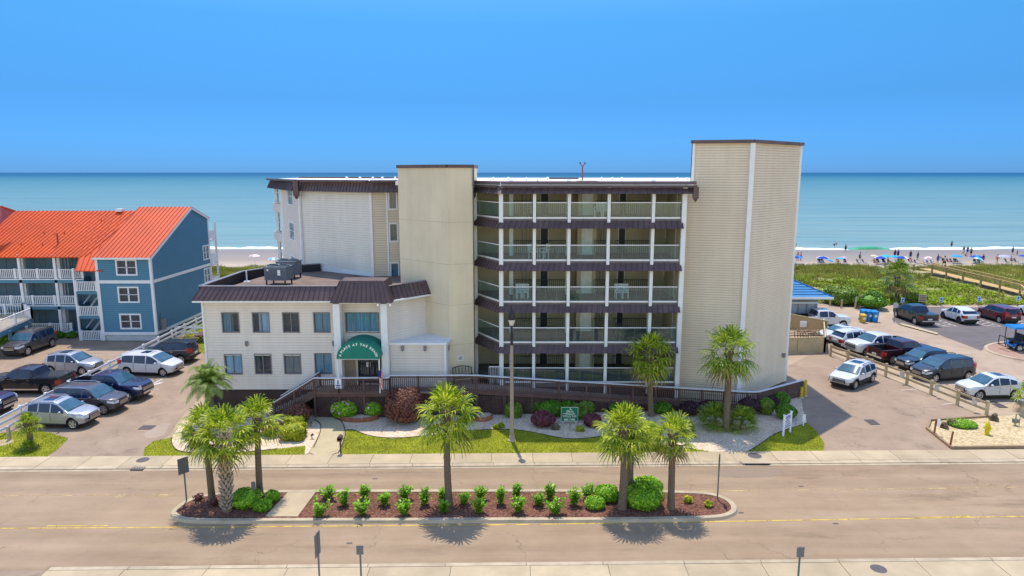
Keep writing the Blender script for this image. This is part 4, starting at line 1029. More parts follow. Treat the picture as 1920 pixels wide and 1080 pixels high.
# floors
mb = MB(); zf = 1.6
mb.prism([(D0.x, D0.y), (D1.x, D1.y), (D2.x, D2.y), (D2.x, 43.2), (B2.x, 42.9), (B1.x, 41.6), (XP1, 41.7), (XP0 - 1.4, 41.55), (D0.x, 41.55)], zf - .08, zf)
mb.build('deck_floor', m_deckfl, deck)
mb = MB(); ye = 42.0
top = [(D2.x, 40.4, 1.6), (Dm.x, Dm.y, Dm.z - 1), (D3.x, D3.y, D3.z - 1), (D3.x, ye, D3.z - 1), (Dm.x, ye, Dm.z - 1), (D2.x, ye, 1.6)]
mb.face([top[0], top[1], top[4], top[5]]); mb.face([top[1], top[2], top[3], top[4]])
q = D3.z - 1; mb.face([(D3.x, D3.y, q), (D4.x, D4.y, q), (D5.x, D5.y, q - .12), (D5.x - 2.5, 45.5, q - .12), (D3.x, ye, q)])
mb.build('ramp_floor', m_deckfl, deck)
# gallery-side apron below the ground floor gallery
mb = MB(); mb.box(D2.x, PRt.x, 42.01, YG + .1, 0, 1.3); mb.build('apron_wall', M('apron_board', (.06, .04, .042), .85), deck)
# stair: down to the left along the office wall
S0 = Vector((D0.x, D0.y, 1.6)); S1 = G(514, 768); run = S0.x - S1.x; stw = 1.25
mb = MB(); ns = 8
for i in range(ns):
    z = 1.6 - 1.6 * (i + 1) / (ns + 1) ; x = S0.x - run * (i + 1) / ns
    mb.box(x, x + run / ns + .04, D0.y + .1, D0.y + stw, z - .05, z)
mb.build('stair_tread', m_deckfl, deck)
st0 = PY(588, 708.5, 40.05); st1 = PY(514, 754, 40.05)
p_, c_, b_, l_, f_ = railrun([st1, st0], lattice=False, post=1.4, last=False)
emit_posts(p_); c_.build('rail_cap', m_cap, deck); b_.build('balusters', m_deck, deck); f_.build('stringer', m_deck, deck)
off = Vector((0, stw, 0)); p_, c_, b_, l_, f_ = railrun([st1 + off, st0 + off], lattice=False, post=1.4)
emit_posts(p_); c_.build('rail_cap', m_cap, deck); b_.build('balusters', m_deck, deck)
# lattice on the office base
lat = MB(); x = XL + .1
while x < XP0 - 1.2:
    for sg in (1, -1):
        e = x + sg * 1.2
        if XL < e < XP0: lat.beam((x, YO + .06 - .012 * sg, .05), (e, YO + .06 - .012 * sg, 1.25), .012, .04, up=(-sg, 0, 1))
    x += .2
lat.build('base_lattice', m_deck, condo)
# gallery ground-floor picket rail on the left
a = PY(917, 687.5, 41.95); b = PY(941, 687.5, 41.95)
mb = MB(); mb.beam(a, b, .05, .05); n = 8
for i in range(n + 1): q = a.lerp(b, i / n); mb.box(q.x - .012, q.x + .012, q.y - .012, q.y + .012, 1.6, q.z)
mb.build('picket_rail', m_white, condo)
# flag on the rail
fp = PY(716, 735, 39.98)
fl = thing('flag', 'small striped red and white flag with blue corner on a stick on the deck rail', 'flag', (fp.x, 39.93, fp.z))
mb = MB(); mb.tube([(fp.x, 39.93, 2.4), (fp.x + .06, 39.9, 3.2)], .014, 6); mb.build('stick', m_white, fl)
m_fr = M('flag_red', (.45, .03, .04), .8); m_fw = M('flag_white', (.75, .74, .74), .8); m_fb = M('flag_blue', (.03, .04, .22), .8)
rows = []
for i in range(9):
    t = i / 8; z = 3.1 - 1.15 * t
    rows.append([(fp.x - .13 - .03 * math.sin(t * 5) + .28 * k / 7 * (1 - .2 * t), 39.88 - .03 * math.sin(k * 1.8 + t * 3), z - .02 * k) for k in range(8)])
mr_, mw_, mbu = MB(), MB(), MB()
for i in range(8):
    for k in range(7):
        tgt = mbu if (i < 3 and k < 4) else (mr_ if k % 2 == 0 else mw_)
        tgt.face([rows[i][k], rows[i][k + 1], rows[i + 1][k + 1], rows[i + 1][k]])
mr_.build('red_stripes', m_fr, fl); mw_.build('white_stripes', m_fw, fl); mbu.build('blue_corner', m_fb, fl)
# accessible-entrance sign on the rail
p = PY(634, 719, 39.97); sg = thing('deck_sign', 'small white board sign hung on the deck rail below the awning', 'sign', (p.x, 39.96, p.z))
mb = MB(); mb.box(p.x - .2, p.x + .2, 39.945, 39.97, p.z - .3, p.z + .3); mb.build('board', m_white, sg)
mb = MB(); mb.box(p.x - .04, p.x + .04, 39.935, 39.943, p.z - .05, p.z + .2); mb.box(p.x - .15, p.x + .15, 39.935, 39.943, p.z - .16, p.z - .08); mb.box(p.x - .13, p.x + .13, 39.934, 39.942, p.z - .26, p.z - .2); mb.build('emblem', M('sign_blue', (.05, .1, .35), .6), sg)
# bench by the stair tower
bx = XU(868, 41.9, 2); by = 41.9
bn = thing('bench', 'black metal bench with scrolled back on the deck beside the cream tower', 'bench', (bx, by, 1.6), R(12), local=True)
mb = MB()
for i in range(5): mb.box(-.62, .62, -.25 + i * .1, -.18 + i * .1, .42, .45)
mb.build('seat', m_black, bn)
mb = MB()
for i in range(12): x = -.58 + 1.16 * i / 11; mb.beam((x, .28, .5), (x + (.05 if i % 2 else -.05), .36, .92 + .1 * math.sin(math.pi * i / 11)), .02, .02)
for k in range(12):
    x0 = -.62 + 1.24 * k / 12; x1 = x0 + 1.24 / 12; f = lambda x: .95 + .12 * math.cos(x / .62 * math.pi / 2)
    mb.beam((x0, .37, f(x0)), (x1, .37, f(x1)), .04, .05)
mb.beam((-.62, .27, .5), (.62, .27, .5), .04, .05); mb.build('backrest', m_black, bn)
for x in (-.6, .6):
    mb = MB(); mb.beam((x, -.25, 0), (x, -.25, .65), .05, .05, (0, 1, 0)); mb.beam((x, .27, 0), (x, .38, .98), .05, .05, (0, 1, 0)); mb.beam((x, -.27, .65), (x, .3, .67), .06, .04); mb.build('leg', m_black, bn)
# rooftop condensers on the office
for i, (u, v, wd, dz, lab) in enumerate(((524, 533, 1.5, 0, 'grey rooftop cooling unit nearest the parapet with white labels'), (543, 521, 1.4, .0, 'grey rooftop cooling unit half hidden behind the other one'))):
    p = G(u, v, ZE + .3); t = thing('cooling_unit', lab, 'cooling unit', p, R(-6), 'cooling units on the office roof', True)
    m_ac = M('grey_sheet_metal', (.13, .155, .19), .5, .15, 3, metal=.2)
    mb = MB(); mb.box(-wd / 2, wd / 2, -.6, .6, .35, 1.2); mb.build('cabinet', m_ac, t)
    mb = MB(); 
    for k in range(16): x = -wd / 2 + .1 + (wd - .2) * k / 15; mb.box(x - .02, x + .02, -.625, -.602, .45, 1.1)
    mb.build('coil_fins', M('fin_grey', (.13, .14, .17), .5), t)
    mb = MB(); mb.box(-wd / 2 - .03, wd / 2 + .03, -.63, .63, 1.2, 1.27)
    mb.lathe((-wd / 4, 0, 1.27), [(.38, 0), (.38, .1), (.3, .1)], 16); mb.lathe((wd / 4, 0, 1.27), [(.38, 0), (.38, .1), (.3, .1)], 16); mb.build('fan_top', m_ac, t)
    for x in (-wd / 2 + .1, wd / 2 - .1):
        for y in (-.52, .52): mb = MB(); mb.box(x - .04, x + .04, y - .04, y + .04, 0, .35); mb.build('leg', m_black, t)
    mb = MB(); mb.box(wd / 2 - .55, wd / 2 - .35, -.64, -.628, .7, 1.08); mb.box(-wd / 2 + .2, -wd / 2 + .32, -.64, -.628, 1.0, 1.12); build_each(mb, 'label_plate', m_white, t)
p = G(463, 528, ZE + .3); t = tag(None or thing('vent_pipe', 'thin white pipe standing on the office roof', 'pipe', p), None)
mb = MB(); mb.tube([p, p + Vector((0, 0, .75))], .05, 8); mb.build('pipe', m_white, t); mb = MB(); mb.lathe(p, [(.22, .0), (.2, .04), (.05, .05)], 12); mb.build('flange', m_white, t)
# ---------------------------------------------------------------- blue apartment house on the left
m_blue = M('slate_blue_siding', (.088, .222, .315), .7, .05, .6, spec=.3)
LAP_SHADE['slate_blue_siding'] = M('slate_blue_lap', (.052, .175, .275), .8, .05, .6)
m_orange = M('orange_metal_roof', (.60, .078, .006), .5, .16, .35, spec=.4)
m_orange2 = M('orange_metal_seam', (.47, .055, .006), .5, .07, .5)
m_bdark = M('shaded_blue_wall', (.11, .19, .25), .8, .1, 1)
house = thing('apartment_house', 'slate blue three storey apartment house with orange metal roof and white railings', 'building', (-40, 63, 0))
YH = 59.3; HX1 = XU(288, YH, 4); HX0 = XU(187, YH, 4)
zE, zRg, zBk = ZV(481, YH), 11.55, 10.3; yRg, yBk = 67.5, 71.1
# front
wf = Wall((HX0, YH), (HX1, YH)); hol = []
for (ua, ub, va, vb) in ((220, 254.5, 489, 514), (224, 258.5, 540, 565), (227.5, 263, 590.5, 614.5)):
    z = ZV((va + vb) / 2, YH); hol.append((wf.tu(ua, z), wf.tu(ub, z), ZV(vb, YH), ZV(va, YH)))
mb = MB(); siding(mb, (HX0, YH), (HX1, YH), .85, zE, .19, holes=hol); mb.build('wall', m_blue, house)
for h in hol: window(house, wf, *h, m_white, mull=(.5,), fw=.13, sash=True)
# gable side with its long and short roof slope
wsd = Wall((HX1, YH), (HX1, yBk)); Ls = yBk - YH; yr_ = yRg - YH
def gab(z):
    t0 = 0 if z <= zE else (z - zE) / (zRg - zE) * yr_
    t1 = Ls if z <= zBk else Ls - (z - zBk) / (zRg - zBk) * (Ls - yr_)
    return (t0, t1) if t0 <= t1 else (yr_, yr_)
hol = []
for (ua, ub, va, vb) in ((381, 391, 463, 486), (383.5, 393.5, 506, 529)):
    z = ZV((va + vb) / 2, 69.3); t0, t1 = wsd.tu(ua, z), wsd.tu(ub, z); hol.append((t0, t1, wsd.zv(vb, t0), wsd.zv(va, t0)))
mb = MB(); siding(mb, (HX1, YH), (HX1, yBk), .85, zRg, .19, holes=hol, xr=gab); mb.build('wall', m_blue, house)
for h in hol: window(house, wsd, *h, m_white, mull=(.5,), fw=.13, sash=True)
mb = MB(); zt = 5.42
mb.box(HX0, HX1 + .05, YH - .05, YH, zt - .14, zt + .14); mb.box(HX1, HX1 + .06, YH, yBk, zt - .14, zt + .14); mb.box(HX0, HX1 + .05, YH - .06, YH, .6, .85); mb.box(HX1, HX1 + .06, YH, yBk, .6, .85)
mb.box(HX1 - .14, HX1 + .07, YH - .07, YH + .14, .85, zE); mb.box(HX0 - .08, HX0 + .14, YH - .07, YH + .1, .1, zE); mb.box(HX1 - .1, HX1 + .07, yBk - .12, yBk + .06, .1, zBk)
build_each(mb, 'trim', m_white, house)
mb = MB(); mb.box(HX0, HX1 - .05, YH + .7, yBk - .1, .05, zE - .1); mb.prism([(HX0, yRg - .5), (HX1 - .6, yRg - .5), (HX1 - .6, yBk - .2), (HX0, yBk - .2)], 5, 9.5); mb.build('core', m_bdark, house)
def mroof(nm, xa0, xa1, y0, z0, y1, z1, xb0=None, xb1=None, sp=.38, over=.0):
    """sloping seam-metal roof: eave (y0,z0) from xa0 to xa1, ridge (y1,z1)"""
    xb0 = xa0 if xb0 is None else xb0; xb1 = xa1 if xb1 is None else xb1
    a, b, c, d = Vector((xa0, y0, z0)), Vector((xa1, y0, z0)), Vector((xb1, y1, z1)), Vector((xb0, y1, z1))
    mb = MB(); n = (b - a).cross(d - a).normalized() * .1; mb.hexa([a - n, b - n, c - n, d - n, a, b, c, d])
    rb = MB(); k = max(1, int((xa1 - xa0) / sp))
    for i in range(k + 1): rb.beam(a.lerp(b, i / k) + n * .2, d.lerp(c, i / k) + n * .2, .05, .07, up=n)
    mb.merge(rb, 1); return mb.build(nm, [m_orange, m_orange2], house)
sl = (zRg - zE) / (yRg - YH)
mroof('roof', HX0 - .15, HX1 + .12, YH - .25, zE - .25 * sl + .06, yRg, zRg + .06, HX0 - .15, HX1 + .12)
mroof('roof', HX0 - .15, HX1 + .12, yRg, zRg + .06, yBk + .3, zBk - .05)
mb = MB(); e = HX1 + .14
mb.beam((e, YH - .3, zE - .25), (e, yRg, zRg - .06), .06, .2); mb.beam((e, yRg, zRg - .06), (e, yBk + .3, zBk - .17), .06, .2); mb.beam((HX0 - .15, YH - .27, zE - .16), (e, YH - .27, zE - .16), .07, .16); mb.build('roof_trim', m_white, house)
for u, v in ((290, 431), (309, 415)):
    p = PY(u, v, 64.5 if v > 420 else 65.8); mb = MB(); mb.tube([p - Vector((0, 0, .3)), p + Vector((0, 0, .12))], .06, 8); mb.build('vent_pipe', m_black, house)
# long main part with galleries
yM0, yM1 = 60.9, 67.3; zM1 = ZV(395.5, 67.3); zM0 = ZV(482, yM0); XM0 = -66
mroof('roof', XM0, XU(160, yM0, 7), yM0, zM0, yM1, zM1, XM0, XU(262, yM1, 11))
xs1 = XU(187, 59, 6); xs0 = XU(140, 59, 6)
slp = (zM1 - zM0) / (yM1 - yM0)
mroof('roof', xs0, xs1 + .1, 59.2, zM0 - (yM0 - 59.2) * slp, yM1, zM1 - .04, XU(187, yM1, 11) - .6, XU(262, yM1, 11))
mroof('roof', XM0, XU(262, yM1, 11), yM1, zM1, 73, zM1 - 3.4)
# purple-red dormer gable at the left edge
mb = MB(); g = [PY(-60, 470, 63), PY(-60, 388, 63), PY(4, 388, 63), PY(28, 396, 64), PY(0, 421, 63)]
mb.face([g[0], g[4], g[3], g[2], g[1]]); mb.build('dormer_wall', M('mauve_gable', (.36, .12, .15), .7), house)
mb = MB(); mb.beam(PY(2, 387, 62.9), PY(29, 396, 63.9), .12, .12); mb.beam(PY(-60, 387, 62.9), PY(4, 387, 62.9), .12, .12); mb.build('roof_trim', m_orange2, house)
for u, v in ((83, 443), (121, 442), (190, 420), (40, 463), (80, 463)):
    t = (482 - v) / (482 - 395.5); y = yM0 + (yM1 - yM0) * t * 1.05; z = zM0 + (y - yM0) * slp; x = XU(u, y, z)
    mb = MB(); mb.tube([(x, y, z - .1), (x, y, z + .25)], .05, 6); mb.build('vent_pipe', m_orange2, house)
x, y = XU(113, 63.0, 9), 62.6; z = zM0 + (y - yM0) * slp
mb = MB(); mb.tube([(x, y, z - .2), (x, y, z + 1.0)], .07, 8); mb.beam((x - .35, y, z + .85), (x + .1, y, z + 1.0), .05, .05); mb.build('roof_mast', M('dull_red', (.28, .07, .04), .7), house)
mb = MB(); p = PY(226, 398, 67.2); mb.box(p.x - .3, p.x + .3, 66.9, 67.5, zM1 - .05, zM1 + .22); mb.build('ridge_vent', m_white, house)
# galleries
YGb = 61.3; HFL = [.45, 2.95, 5.42]; HX = XU(187, YGb, 3)
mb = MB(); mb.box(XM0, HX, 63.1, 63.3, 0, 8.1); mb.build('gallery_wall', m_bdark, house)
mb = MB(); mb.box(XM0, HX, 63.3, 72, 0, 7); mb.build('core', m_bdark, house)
WGb = Wall((XM0, 63.1), (HX, 63.1))
def pickets(x0, x1, y, z, h=.85, sp=.17, par=None, post=2.0):
    mb = MB(); mb.box(x0, x1, y - .035, y + .035, z + h - .06, z + h); mb.box(x0, x1, y - .03, y + .03, z + .06, z + .11)
    k = int((x1 - x0) / sp)
    for j in range(k + 1): xx = x0 + (x1 - x0) * j / k; mb.box(xx - .035, xx + .035, y - .02, y + .02, z + .11, z + h - .06)
    k = max(1, round((x1 - x0) / post))
    for j in range(k + 1): xx = x0 + (x1 - x0) * j / k; mb.box(xx - .09, xx + .09, y - .06, y + .06, z, z + h + .06)
    mb.build('railing', m_white, par or house)
ugal = [(0, 38), (45, 80), (113, 145)]
for fi, fz in enumerate(HFL):
    xe = XU(158, YGb, fz) if fi == 2 else XU(146, YGb, fz)
    mb = MB(); mb.box(XM0, xe, YGb - .1, 63.1, fz - .42, fz - .05); mb.build('gallery_floor', m_blue, house)
    mb = MB(); mb.box(XM0, xe, YGb - .13, YGb - .101, fz - .12, fz - .02); mb.build('floor_edge', m_white, house)
    if fi: pickets(XM0, xe - .1, YGb, fz)
    else: pickets(XU(58, YGb, 0), XU(136, YGb, 0), YGb, fz - .1)
    for ua, ub in ((-30, -5), (12, 38), (64, 84), (117, 128), (136, 150)):
        z = fz + 1; t0, t1 = WGb.tu(ua, z), WGb.tu(ub, z); window(house, WGb, t0, t1, fz + .05, fz + 1.85, m_alu if ua != 117 else m_white, mull=(.5,), fw=.05, curtain=m_curtain_t if (fi + ua) % 2 else None)
for u in (-25, 43, 109):
    x = XU(u, YGb, 4); mb = MB(); mb.box(x - .12, x + .12, YGb - .1, YGb + .1, 0, zM0 + .2); mb.build('gallery_column', m_white, house)
for u in (48, 116):
    x = XU(u, 62.2, 4); mb = MB(); mb.box(x - .16, x + .16, 62.1, 62.4, 0, zM0 + .2); mb.build('gallery_column', m_white, house)
# stair bay
YS = 59.6; sx0, sx1 = XU(146, YS, 3), XU(189, YS, 3)
for z in (1.05 - 1.0, 2.3, 4.55):
    mb = MB(); mb.box(sx0, sx1, YS, 61.2, z - .3, z - .02); mb.build('stair_landing', m_blue, house)
    pickets(sx0 + .05, sx1 - .15, YS, z - .05, .9, .15, post=3)
for x in (sx0 - .05, sx1 - .06):
    mb = MB(); mb.box(x - .08, x + .08, YS - .08, YS + .08, 0, zM0 - (yM0 - YS) * slp - .1); mb.build('gallery_column', m_white, house)
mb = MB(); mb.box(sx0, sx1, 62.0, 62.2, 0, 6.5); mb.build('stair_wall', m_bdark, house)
mb = MB()
for z0 in (.05, 2.3):
    mb.beam((sx0 + .3, 60.4, z0 + .2), (sx1 - .3, 60.9, z0 + 2.2), .9, .18); mb.beam((sx0 + .3, 60.0, z0 + 1.0), (sx1 - .3, 60.5, z0 + 3.0), .07, .1)
mb.build('stair_flight', M('grey_stair', (.35, .38, .42), .8), house)
# lattice base, meter boxes
mb = MB()
x = HX0
while x < HX1 - .3:
    for sg in (1, -1): mb.beam((x + (.0 if sg > 0 else .55), YH + .02 + .012 * sg, .05), (x + (.55 if sg > 0 else 0), YH + .02 + .012 * sg, .58), .012, .05, up=(-sg, 0, 1))
    x += .17
mb.build('base_lattice', m_white, house)
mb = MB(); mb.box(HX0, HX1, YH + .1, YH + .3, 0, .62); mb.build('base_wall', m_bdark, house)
mb = MB(); mb.box(HX1 + .07, HX1 + .35, 59.9, 60.4, .9, 1.9); mb.tube([(HX1 + .12, 60.1, 1.9), (HX1 + .12, 60.1, 2.5)], .05, 6); mb.build('meter_box', m_alu, house)
# sea-side balconies on the far corner
for z in (2.95, 5.42, 8.0):
    mb = MB(); mb.box(HX1 - 2, HX1 + .15, yBk + .05, yBk + 1.6, z - .2, z); o = mb.build('balcony_slab', m_white, house)
    mb = MB(); mb.box(HX1 + .02, HX1 + .1, yBk + .08, yBk + 1.55, z + .05, z + .95); mb.box(HX1 - 2, HX1 + .1, yBk + 1.5, yBk + 1.58, z + .05, z + .95); mb.build('balcony_rail', m_white, o)
mb = MB(); mb.box(HX1 - .02, HX1 + .16, yBk + 1.45, yBk + 1.6, 0, 9.8); mb.build('gallery_column', m_white, house)
# raised walkway with white railing at the left edge
wk = thing('raised_walkway', 'pale raised walkway with white picket railing on blue posts at the left edge', 'walkway', (-44, 55, 0))
e0, e1 = G(60, 597, 2.2), G(-40, 640, 2.2); back = Vector((-3.2, 1.6, 0)); 
b0, b1 = G(45, 585, 2.35), G(-60, 590, 2.35)
mb = MB(); mb.hexa([Vector((p.x, p.y, z)) for z in (2.0, 2.2) for p in (e1, e0, b0, b1)]); mb.build('walk_slab', m_conc, wk)
mb = MB(); mb.beam(e1 + Vector((0, -.03, -.22)), e0 + Vector((0, -.03, -.22)), .08, .36); mb.build('edge_board', m_blue, wk)
mb = MB()
for a, b in ((e1, e0), (b1, b0), (e0, b0)):
    a = Vector((a.x, a.y, 2.2)); b = Vector((b.x, b.y, 2.2)); mb.beam(a + Vector((0, 0, .92)), b + Vector((0, 0, .92)), .09, .07); mb.beam(a + Vector((0, 0, .1)), b + Vector((0, 0, .1)), .06, .05)
    k = int((b - a).length / .2)
    for j in range(k + 1): q = a.lerp(b, j / k); mb.box(q.x - .018, q.x + .018, q.y - .018, q.y + .018, 2.2, 3.1)
    for j in range(4): q = a.lerp(b, j / 3); mb.box(q.x - .08, q.x + .08, q.y - .08, q.y + .08, 2.2, 3.2)
mb.build('railing', m_white, wk)
for t in (.12, .5, .9):
    q = Vector(e1).lerp(e0, t); mb = MB(); mb.box(q.x - .1, q.x + .1, q.y + .1, q.y + .3, 0, 2.0); mb.build('post', m_bdark, wk)

# ---------------------------------------------------------------- fences
def rail_fence(name, lab, cat, path, hts, rails, post_w, post_h, sp, mat, rw=.05, rh=.14, pyramid=False):
    t = thing(name, lab, cat, path[0]); rm = MB(); k = 0
    for a, b in zip(path, path[1:]):
        a, b = Vector(a), Vector(b); n = max(1, round((b - a).length / sp))
        for r in rails: rm.beam(a + Vector((0, 0, r)), b + Vector((0, 0, r)), rw, rh)
        for i in range(n + (1 if b is path[-1] or True else 0)):
            if i == n and (b - Vector(path[-1])).length > .01: continue
            q = a.lerp(b, i / n); pm = MB(); pm.box(q.x - post_w, q.x + post_w, q.y - post_w, q.y + post_w, q.z - .05, q.z + post_h)
            if pyramid: w2 = post_w * 1.25; pm.box(q.x - w2, q.x + w2, q.y - w2, q.y + w2, q.z + post_h, q.z + post_h + .03)
            pm.build('post', mat, t)
    rm.build('rails', mat, t); return t
m_vinyl = M('white_vinyl', (.78, .78, .80), .45, .04, 2)
rail_fence('vinyl_fence', 'long white vinyl rail fence running between the two car parks on the left', 'fence', [(-29.4, 36.4, 0), (-29.75, 46, 0), (-30.35, 66, 0)], 0, (.35, .72, 1.08), .065, 1.2, 2.4, m_vinyl, .045, .15, True)
a, b = G(330, 630), G(404, 632)
rail_fence('vinyl_fence', 'short white vinyl rail fence on the lawn behind the dark parked car', 'fence', [a, b], 0, (.35, .85), .06, 1.0, 2.2, m_vinyl, .045, .14, True)
m_post = M('weathered_pine', (.46, .36, .22), .85, .16, 2.5, .3, 14)
f0, f1, f2 = G(1557, 668), G(1700, 722), G(1849, 782)
fence = rail_fence('post_rail_fence', 'tan wooden two rail fence dividing the right driveway from the parked cars', 'fence', [f0, f1, f2], 0, (.45, .88), .075, 1.05, 2.2, m_post, .05, .14)
for k, t in enumerate((.52, .73, .93)):
    q = Vector(f0).lerp(f2, t); mb = MB(); mb.box(q.x - .16, q.x + .16, q.y - .14, q.y - .10, .5, .92)
    tag(mb.build('fence_notice', M('faded_notice', (.55, .5, .45), .7), None), ('small pale notice nailed to the wooden fence beside the dark minivan', 'small pale notice on the wooden fence nearest the white crossover', 'small pale notice on the last rail of the wooden fence near the corner post')[k], 'notice', 'notices on the wooden fence')
# tan board enclosure with lobster-trap style crates of junk
en = thing('board_enclosure', 'tan board enclosure with a notice beside the tower', 'enclosure', (19, 57, 0))
q0, q1, q2, q3 = G(1476, 664), G(1545, 661), G(1546, 640), G(1478, 610)
def bfence(a, b, h):
    a, b = Vector(a), Vector(b); n = max(1, int((b - a).length / .16)); mb = MB()
    for i in range(n):
        p, q = a.lerp(b, i / n), a.lerp(b, (i + .9) / n); mb.hexa([(p.x, p.y, .02), (q.x, q.y, .02), (q.x, q.y + .04, .02), (p.x, p.y + .04, .02), (p.x, p.y, h), (q.x, q.y, h), (q.x, q.y + .04, h), (p.x, p.y + .04, h)])
    mb.beam((a.x, a.y - .03, h), (b.x, b.y - .03, h), .1, .08); mb.beam((a.x, a.y + .03, .3), (b.x, b.y + .03, .3), .05, .05)
    for t in (0, .52, 1): q = a.lerp(b, t); mb.box(q.x - .07, q.x + .07, q.y - .07, q.y + .02, 0, h + .03)
    return mb
m_tan = M('tan_boards', (.50, .39, .23), .8, .09, 2, .2, 20)
bfence(q0 - Vector((1.5, 0, 0)), q1, 1.35).build('board_wall', m_tan, en); bfence(q1, Vector((XU(1556, 61, 0), 62.5, 0)), 1.35).build('board_wall', m_tan, en)
bfence((XU(1478, 64, 0), 64.2, 0), (XU(1546, 61.5, 1), 61.0, 0), 1.5).build('board_wall', m_tan, en)
mb = MB(); p = G(1512, 612, 1.0); mb.box(p.x - .3, p.x + .3, 61.55, 61.6, .8, 1.35); mb.build('notice', m_white, en)
random.seed(5)
for k in range(5):
    u, v = 1486 + k * 10, 630 + (k % 2) * 4; p = G(u, v, .5); t = thing('wooden_pallet', 'brown slatted pallet in the tan board enclosure, %s from the tower' % ('first', 'second', 'third', 'fourth', 'fifth')[k], 'pallet', (p.x, p.y, 0), R(random.uniform(-20, 20)), 'pallets in the enclosure', True)
    mb = MB()
    for j in range(5): mb.beam((-.5, -.3 + j * .05, .15 + j * .22), (.5, -.3 + j * .05, .15 + j * .22), .04, .13, (0, 1, .2))
    mb.build('boards', m_timber, t)
    mb = MB(); mb.beam((-.4, -.30, 0), (-.4, -.02, 1.2), .08, .06); mb.beam((.4, -.30, 0), (.4, -.02, 1.2), .08, .06); build_each(mb, 'bearer', m_post, t)

# blue-roofed bath house behind the tower
bh = thing('bath_house', 'grey bath house with hipped blue metal roof behind the tower', 'building', (20, 68, 0))
m_broof = M('blue_metal_roof', (.03, .20, .42), .5, .1, 1, spec=.45)
m_bg = M('grey_board', (.26, .27, .30), .8, .1, 2)
yB0 = 66.5; x1 = XU(1532, yB0, 1.5); x0 = x1 - 11
mb = MB(); siding(mb, (x0, yB0), (x1, yB0), 0, 2.5, .22); siding(mb, (x1, yB0), (x1, yB0 + 8), 0, 2.5, .22); mb.build('wall', m_bg, bh)
mb = MB(); mb.box(x0, x1 - .05, yB0 + .06, yB0 + 8, 0, 2.45); mb.build('core', m_bg, bh)
for k in range(4):
    xx = x1 - .35 - k * .85; mb = MB(); mb.box(xx - .68, xx, yB0 - .07, yB0 - .035, .1, 2.0); mb.build('door_panel', M('pale_grey_panel', (.38, .41, .46), .7), bh)
mb = MB(); mb.box(x0, x1 + .05, yB0 - .12, yB0 - .03, 2.05, 2.25); mb.build('frieze', m_white, bh)
ze = 2.95; ex1 = XU(1563, 65.2, 3); ex0 = x0 - 1.5; ey0, ey1 = 65.2, 76; rx0, rx1, ryy, rz_ = ex0 + 5.4, ex1 - 5.4, 70.6, 5.35
mb = MB(); a, b, c, d = (ex0, ey0, ze), (ex1, ey0, ze), (ex1, ey1, ze), (ex0, ey1, ze); e, f = (rx0, ryy, rz_), (rx1, ryy, rz_)
mb.face([a, b, f, e]); mb.face([b, c, f]); mb.face([c, d, e, f]); mb.face([d, a, e]); mb.face([a, d, c, b])
rb = MB(); A, B, E, Fv = map(Vector, (a, b, e, f))
for i in range(1, 13):
    t = i / 13; L0 = A.lerp(E, t); R0 = B.lerp(Fv, t); rb.beam(L0 + Vector((0, 0, .02)), R0 + Vector((0, 0, .02)), .07, .05)
rb.beam(B, Fv, .14, .1)
C_, D_ = Vector(c), Vector(d)
for i in range(1, 13):
    t = i / 13; rb.beam(B.lerp(Fv, t) + Vector((.0, 0, .02)), C_.lerp(Fv, t) + Vector((0, 0, .02)), .07, .05)
mb.merge(rb, 1); mb.build('roof', [m_broof, M('dark_blue_seam', (.012, .11, .30), .4)], bh)
mb = MB(); mb.box(ex0, ex1, ey0 - .05, ey0, ze - .22, ze); mb.box(ex1, ex1 + .05, ey0, ey1, ze - .22, ze); mb.build('fascia', m_white, bh)

# dune boardwalk: tan plank way with rails either side
bw = thing('dune_boardwalk', 'tan boardwalk with timber rails crossing the grassy dune to the beach', 'boardwalk', (60, 80, 0))
pts = [G(1965, 578), G(1915, 562), PY(1856, 536, 84), PY(1800, 521, 90), PY(1755, 512, 96.5)]
ctr = [(XU(1930, 76, 0) + .9, 76), (62.2, 80.5), (61.2, 86), (60.2, 91.5), (60.0, 97.5)]
zz = [.35, .55, .85, 1.1, 1.2]
m_pine = M('new_pine', (.50, .33, .13), .8, .14, 3, .2, 10)
m_pine_d = M('green_treated_pine', (.27, .22, .09), .85, .16, 3)
mb = MB(); rows = [[(x - .85, y, z + .02) for (x, y), z in zip(ctr, zz)], [(x + .85, y, z + .02) for (x, y), z in zip(ctr, zz)]]; mb.grid(rows); mb.build('planks', m_pine, bw)
for s_ in (-.9, .9):
    rm = MB()
    for i in range(len(ctr) - 1):
        a = Vector((ctr[i][0] + s_, ctr[i][1], zz[i])); b = Vector((ctr[i + 1][0] + s_, ctr[i + 1][1], zz[i + 1]))
        for h in (.45, .8): rm.beam(a + Vector((0, 0, h)), b + Vector((0, 0, h)), .05, .12)
        rm.beam(a + Vector((0, 0, 1.08)), b + Vector((0, 0, 1.08)), .16, .06)
        for t in (0, .5):
            q = a.lerp(b, t); pm = MB(); pm.box(q.x - .09, q.x + .09, q.y - .09, q.y + .09, q.z - .7, q.z + 1.05); pm.build('post', m_pine_d, bw)
    rm.build('rails', m_pine, bw)
# further rails turning along the dune crest
a = Vector((59.0, 98.5, .75)); rail_fence('crest_fence', 'short timber rail fence on the dune crest left of the boardwalk', 'fence', [a, a + Vector((-1.6, 2.2, -.1)), a + Vector((-2.6, 3.0, -.2))], 0, (.4, .8), .09, .95, 1.8, m_pine_d, .05, .12)
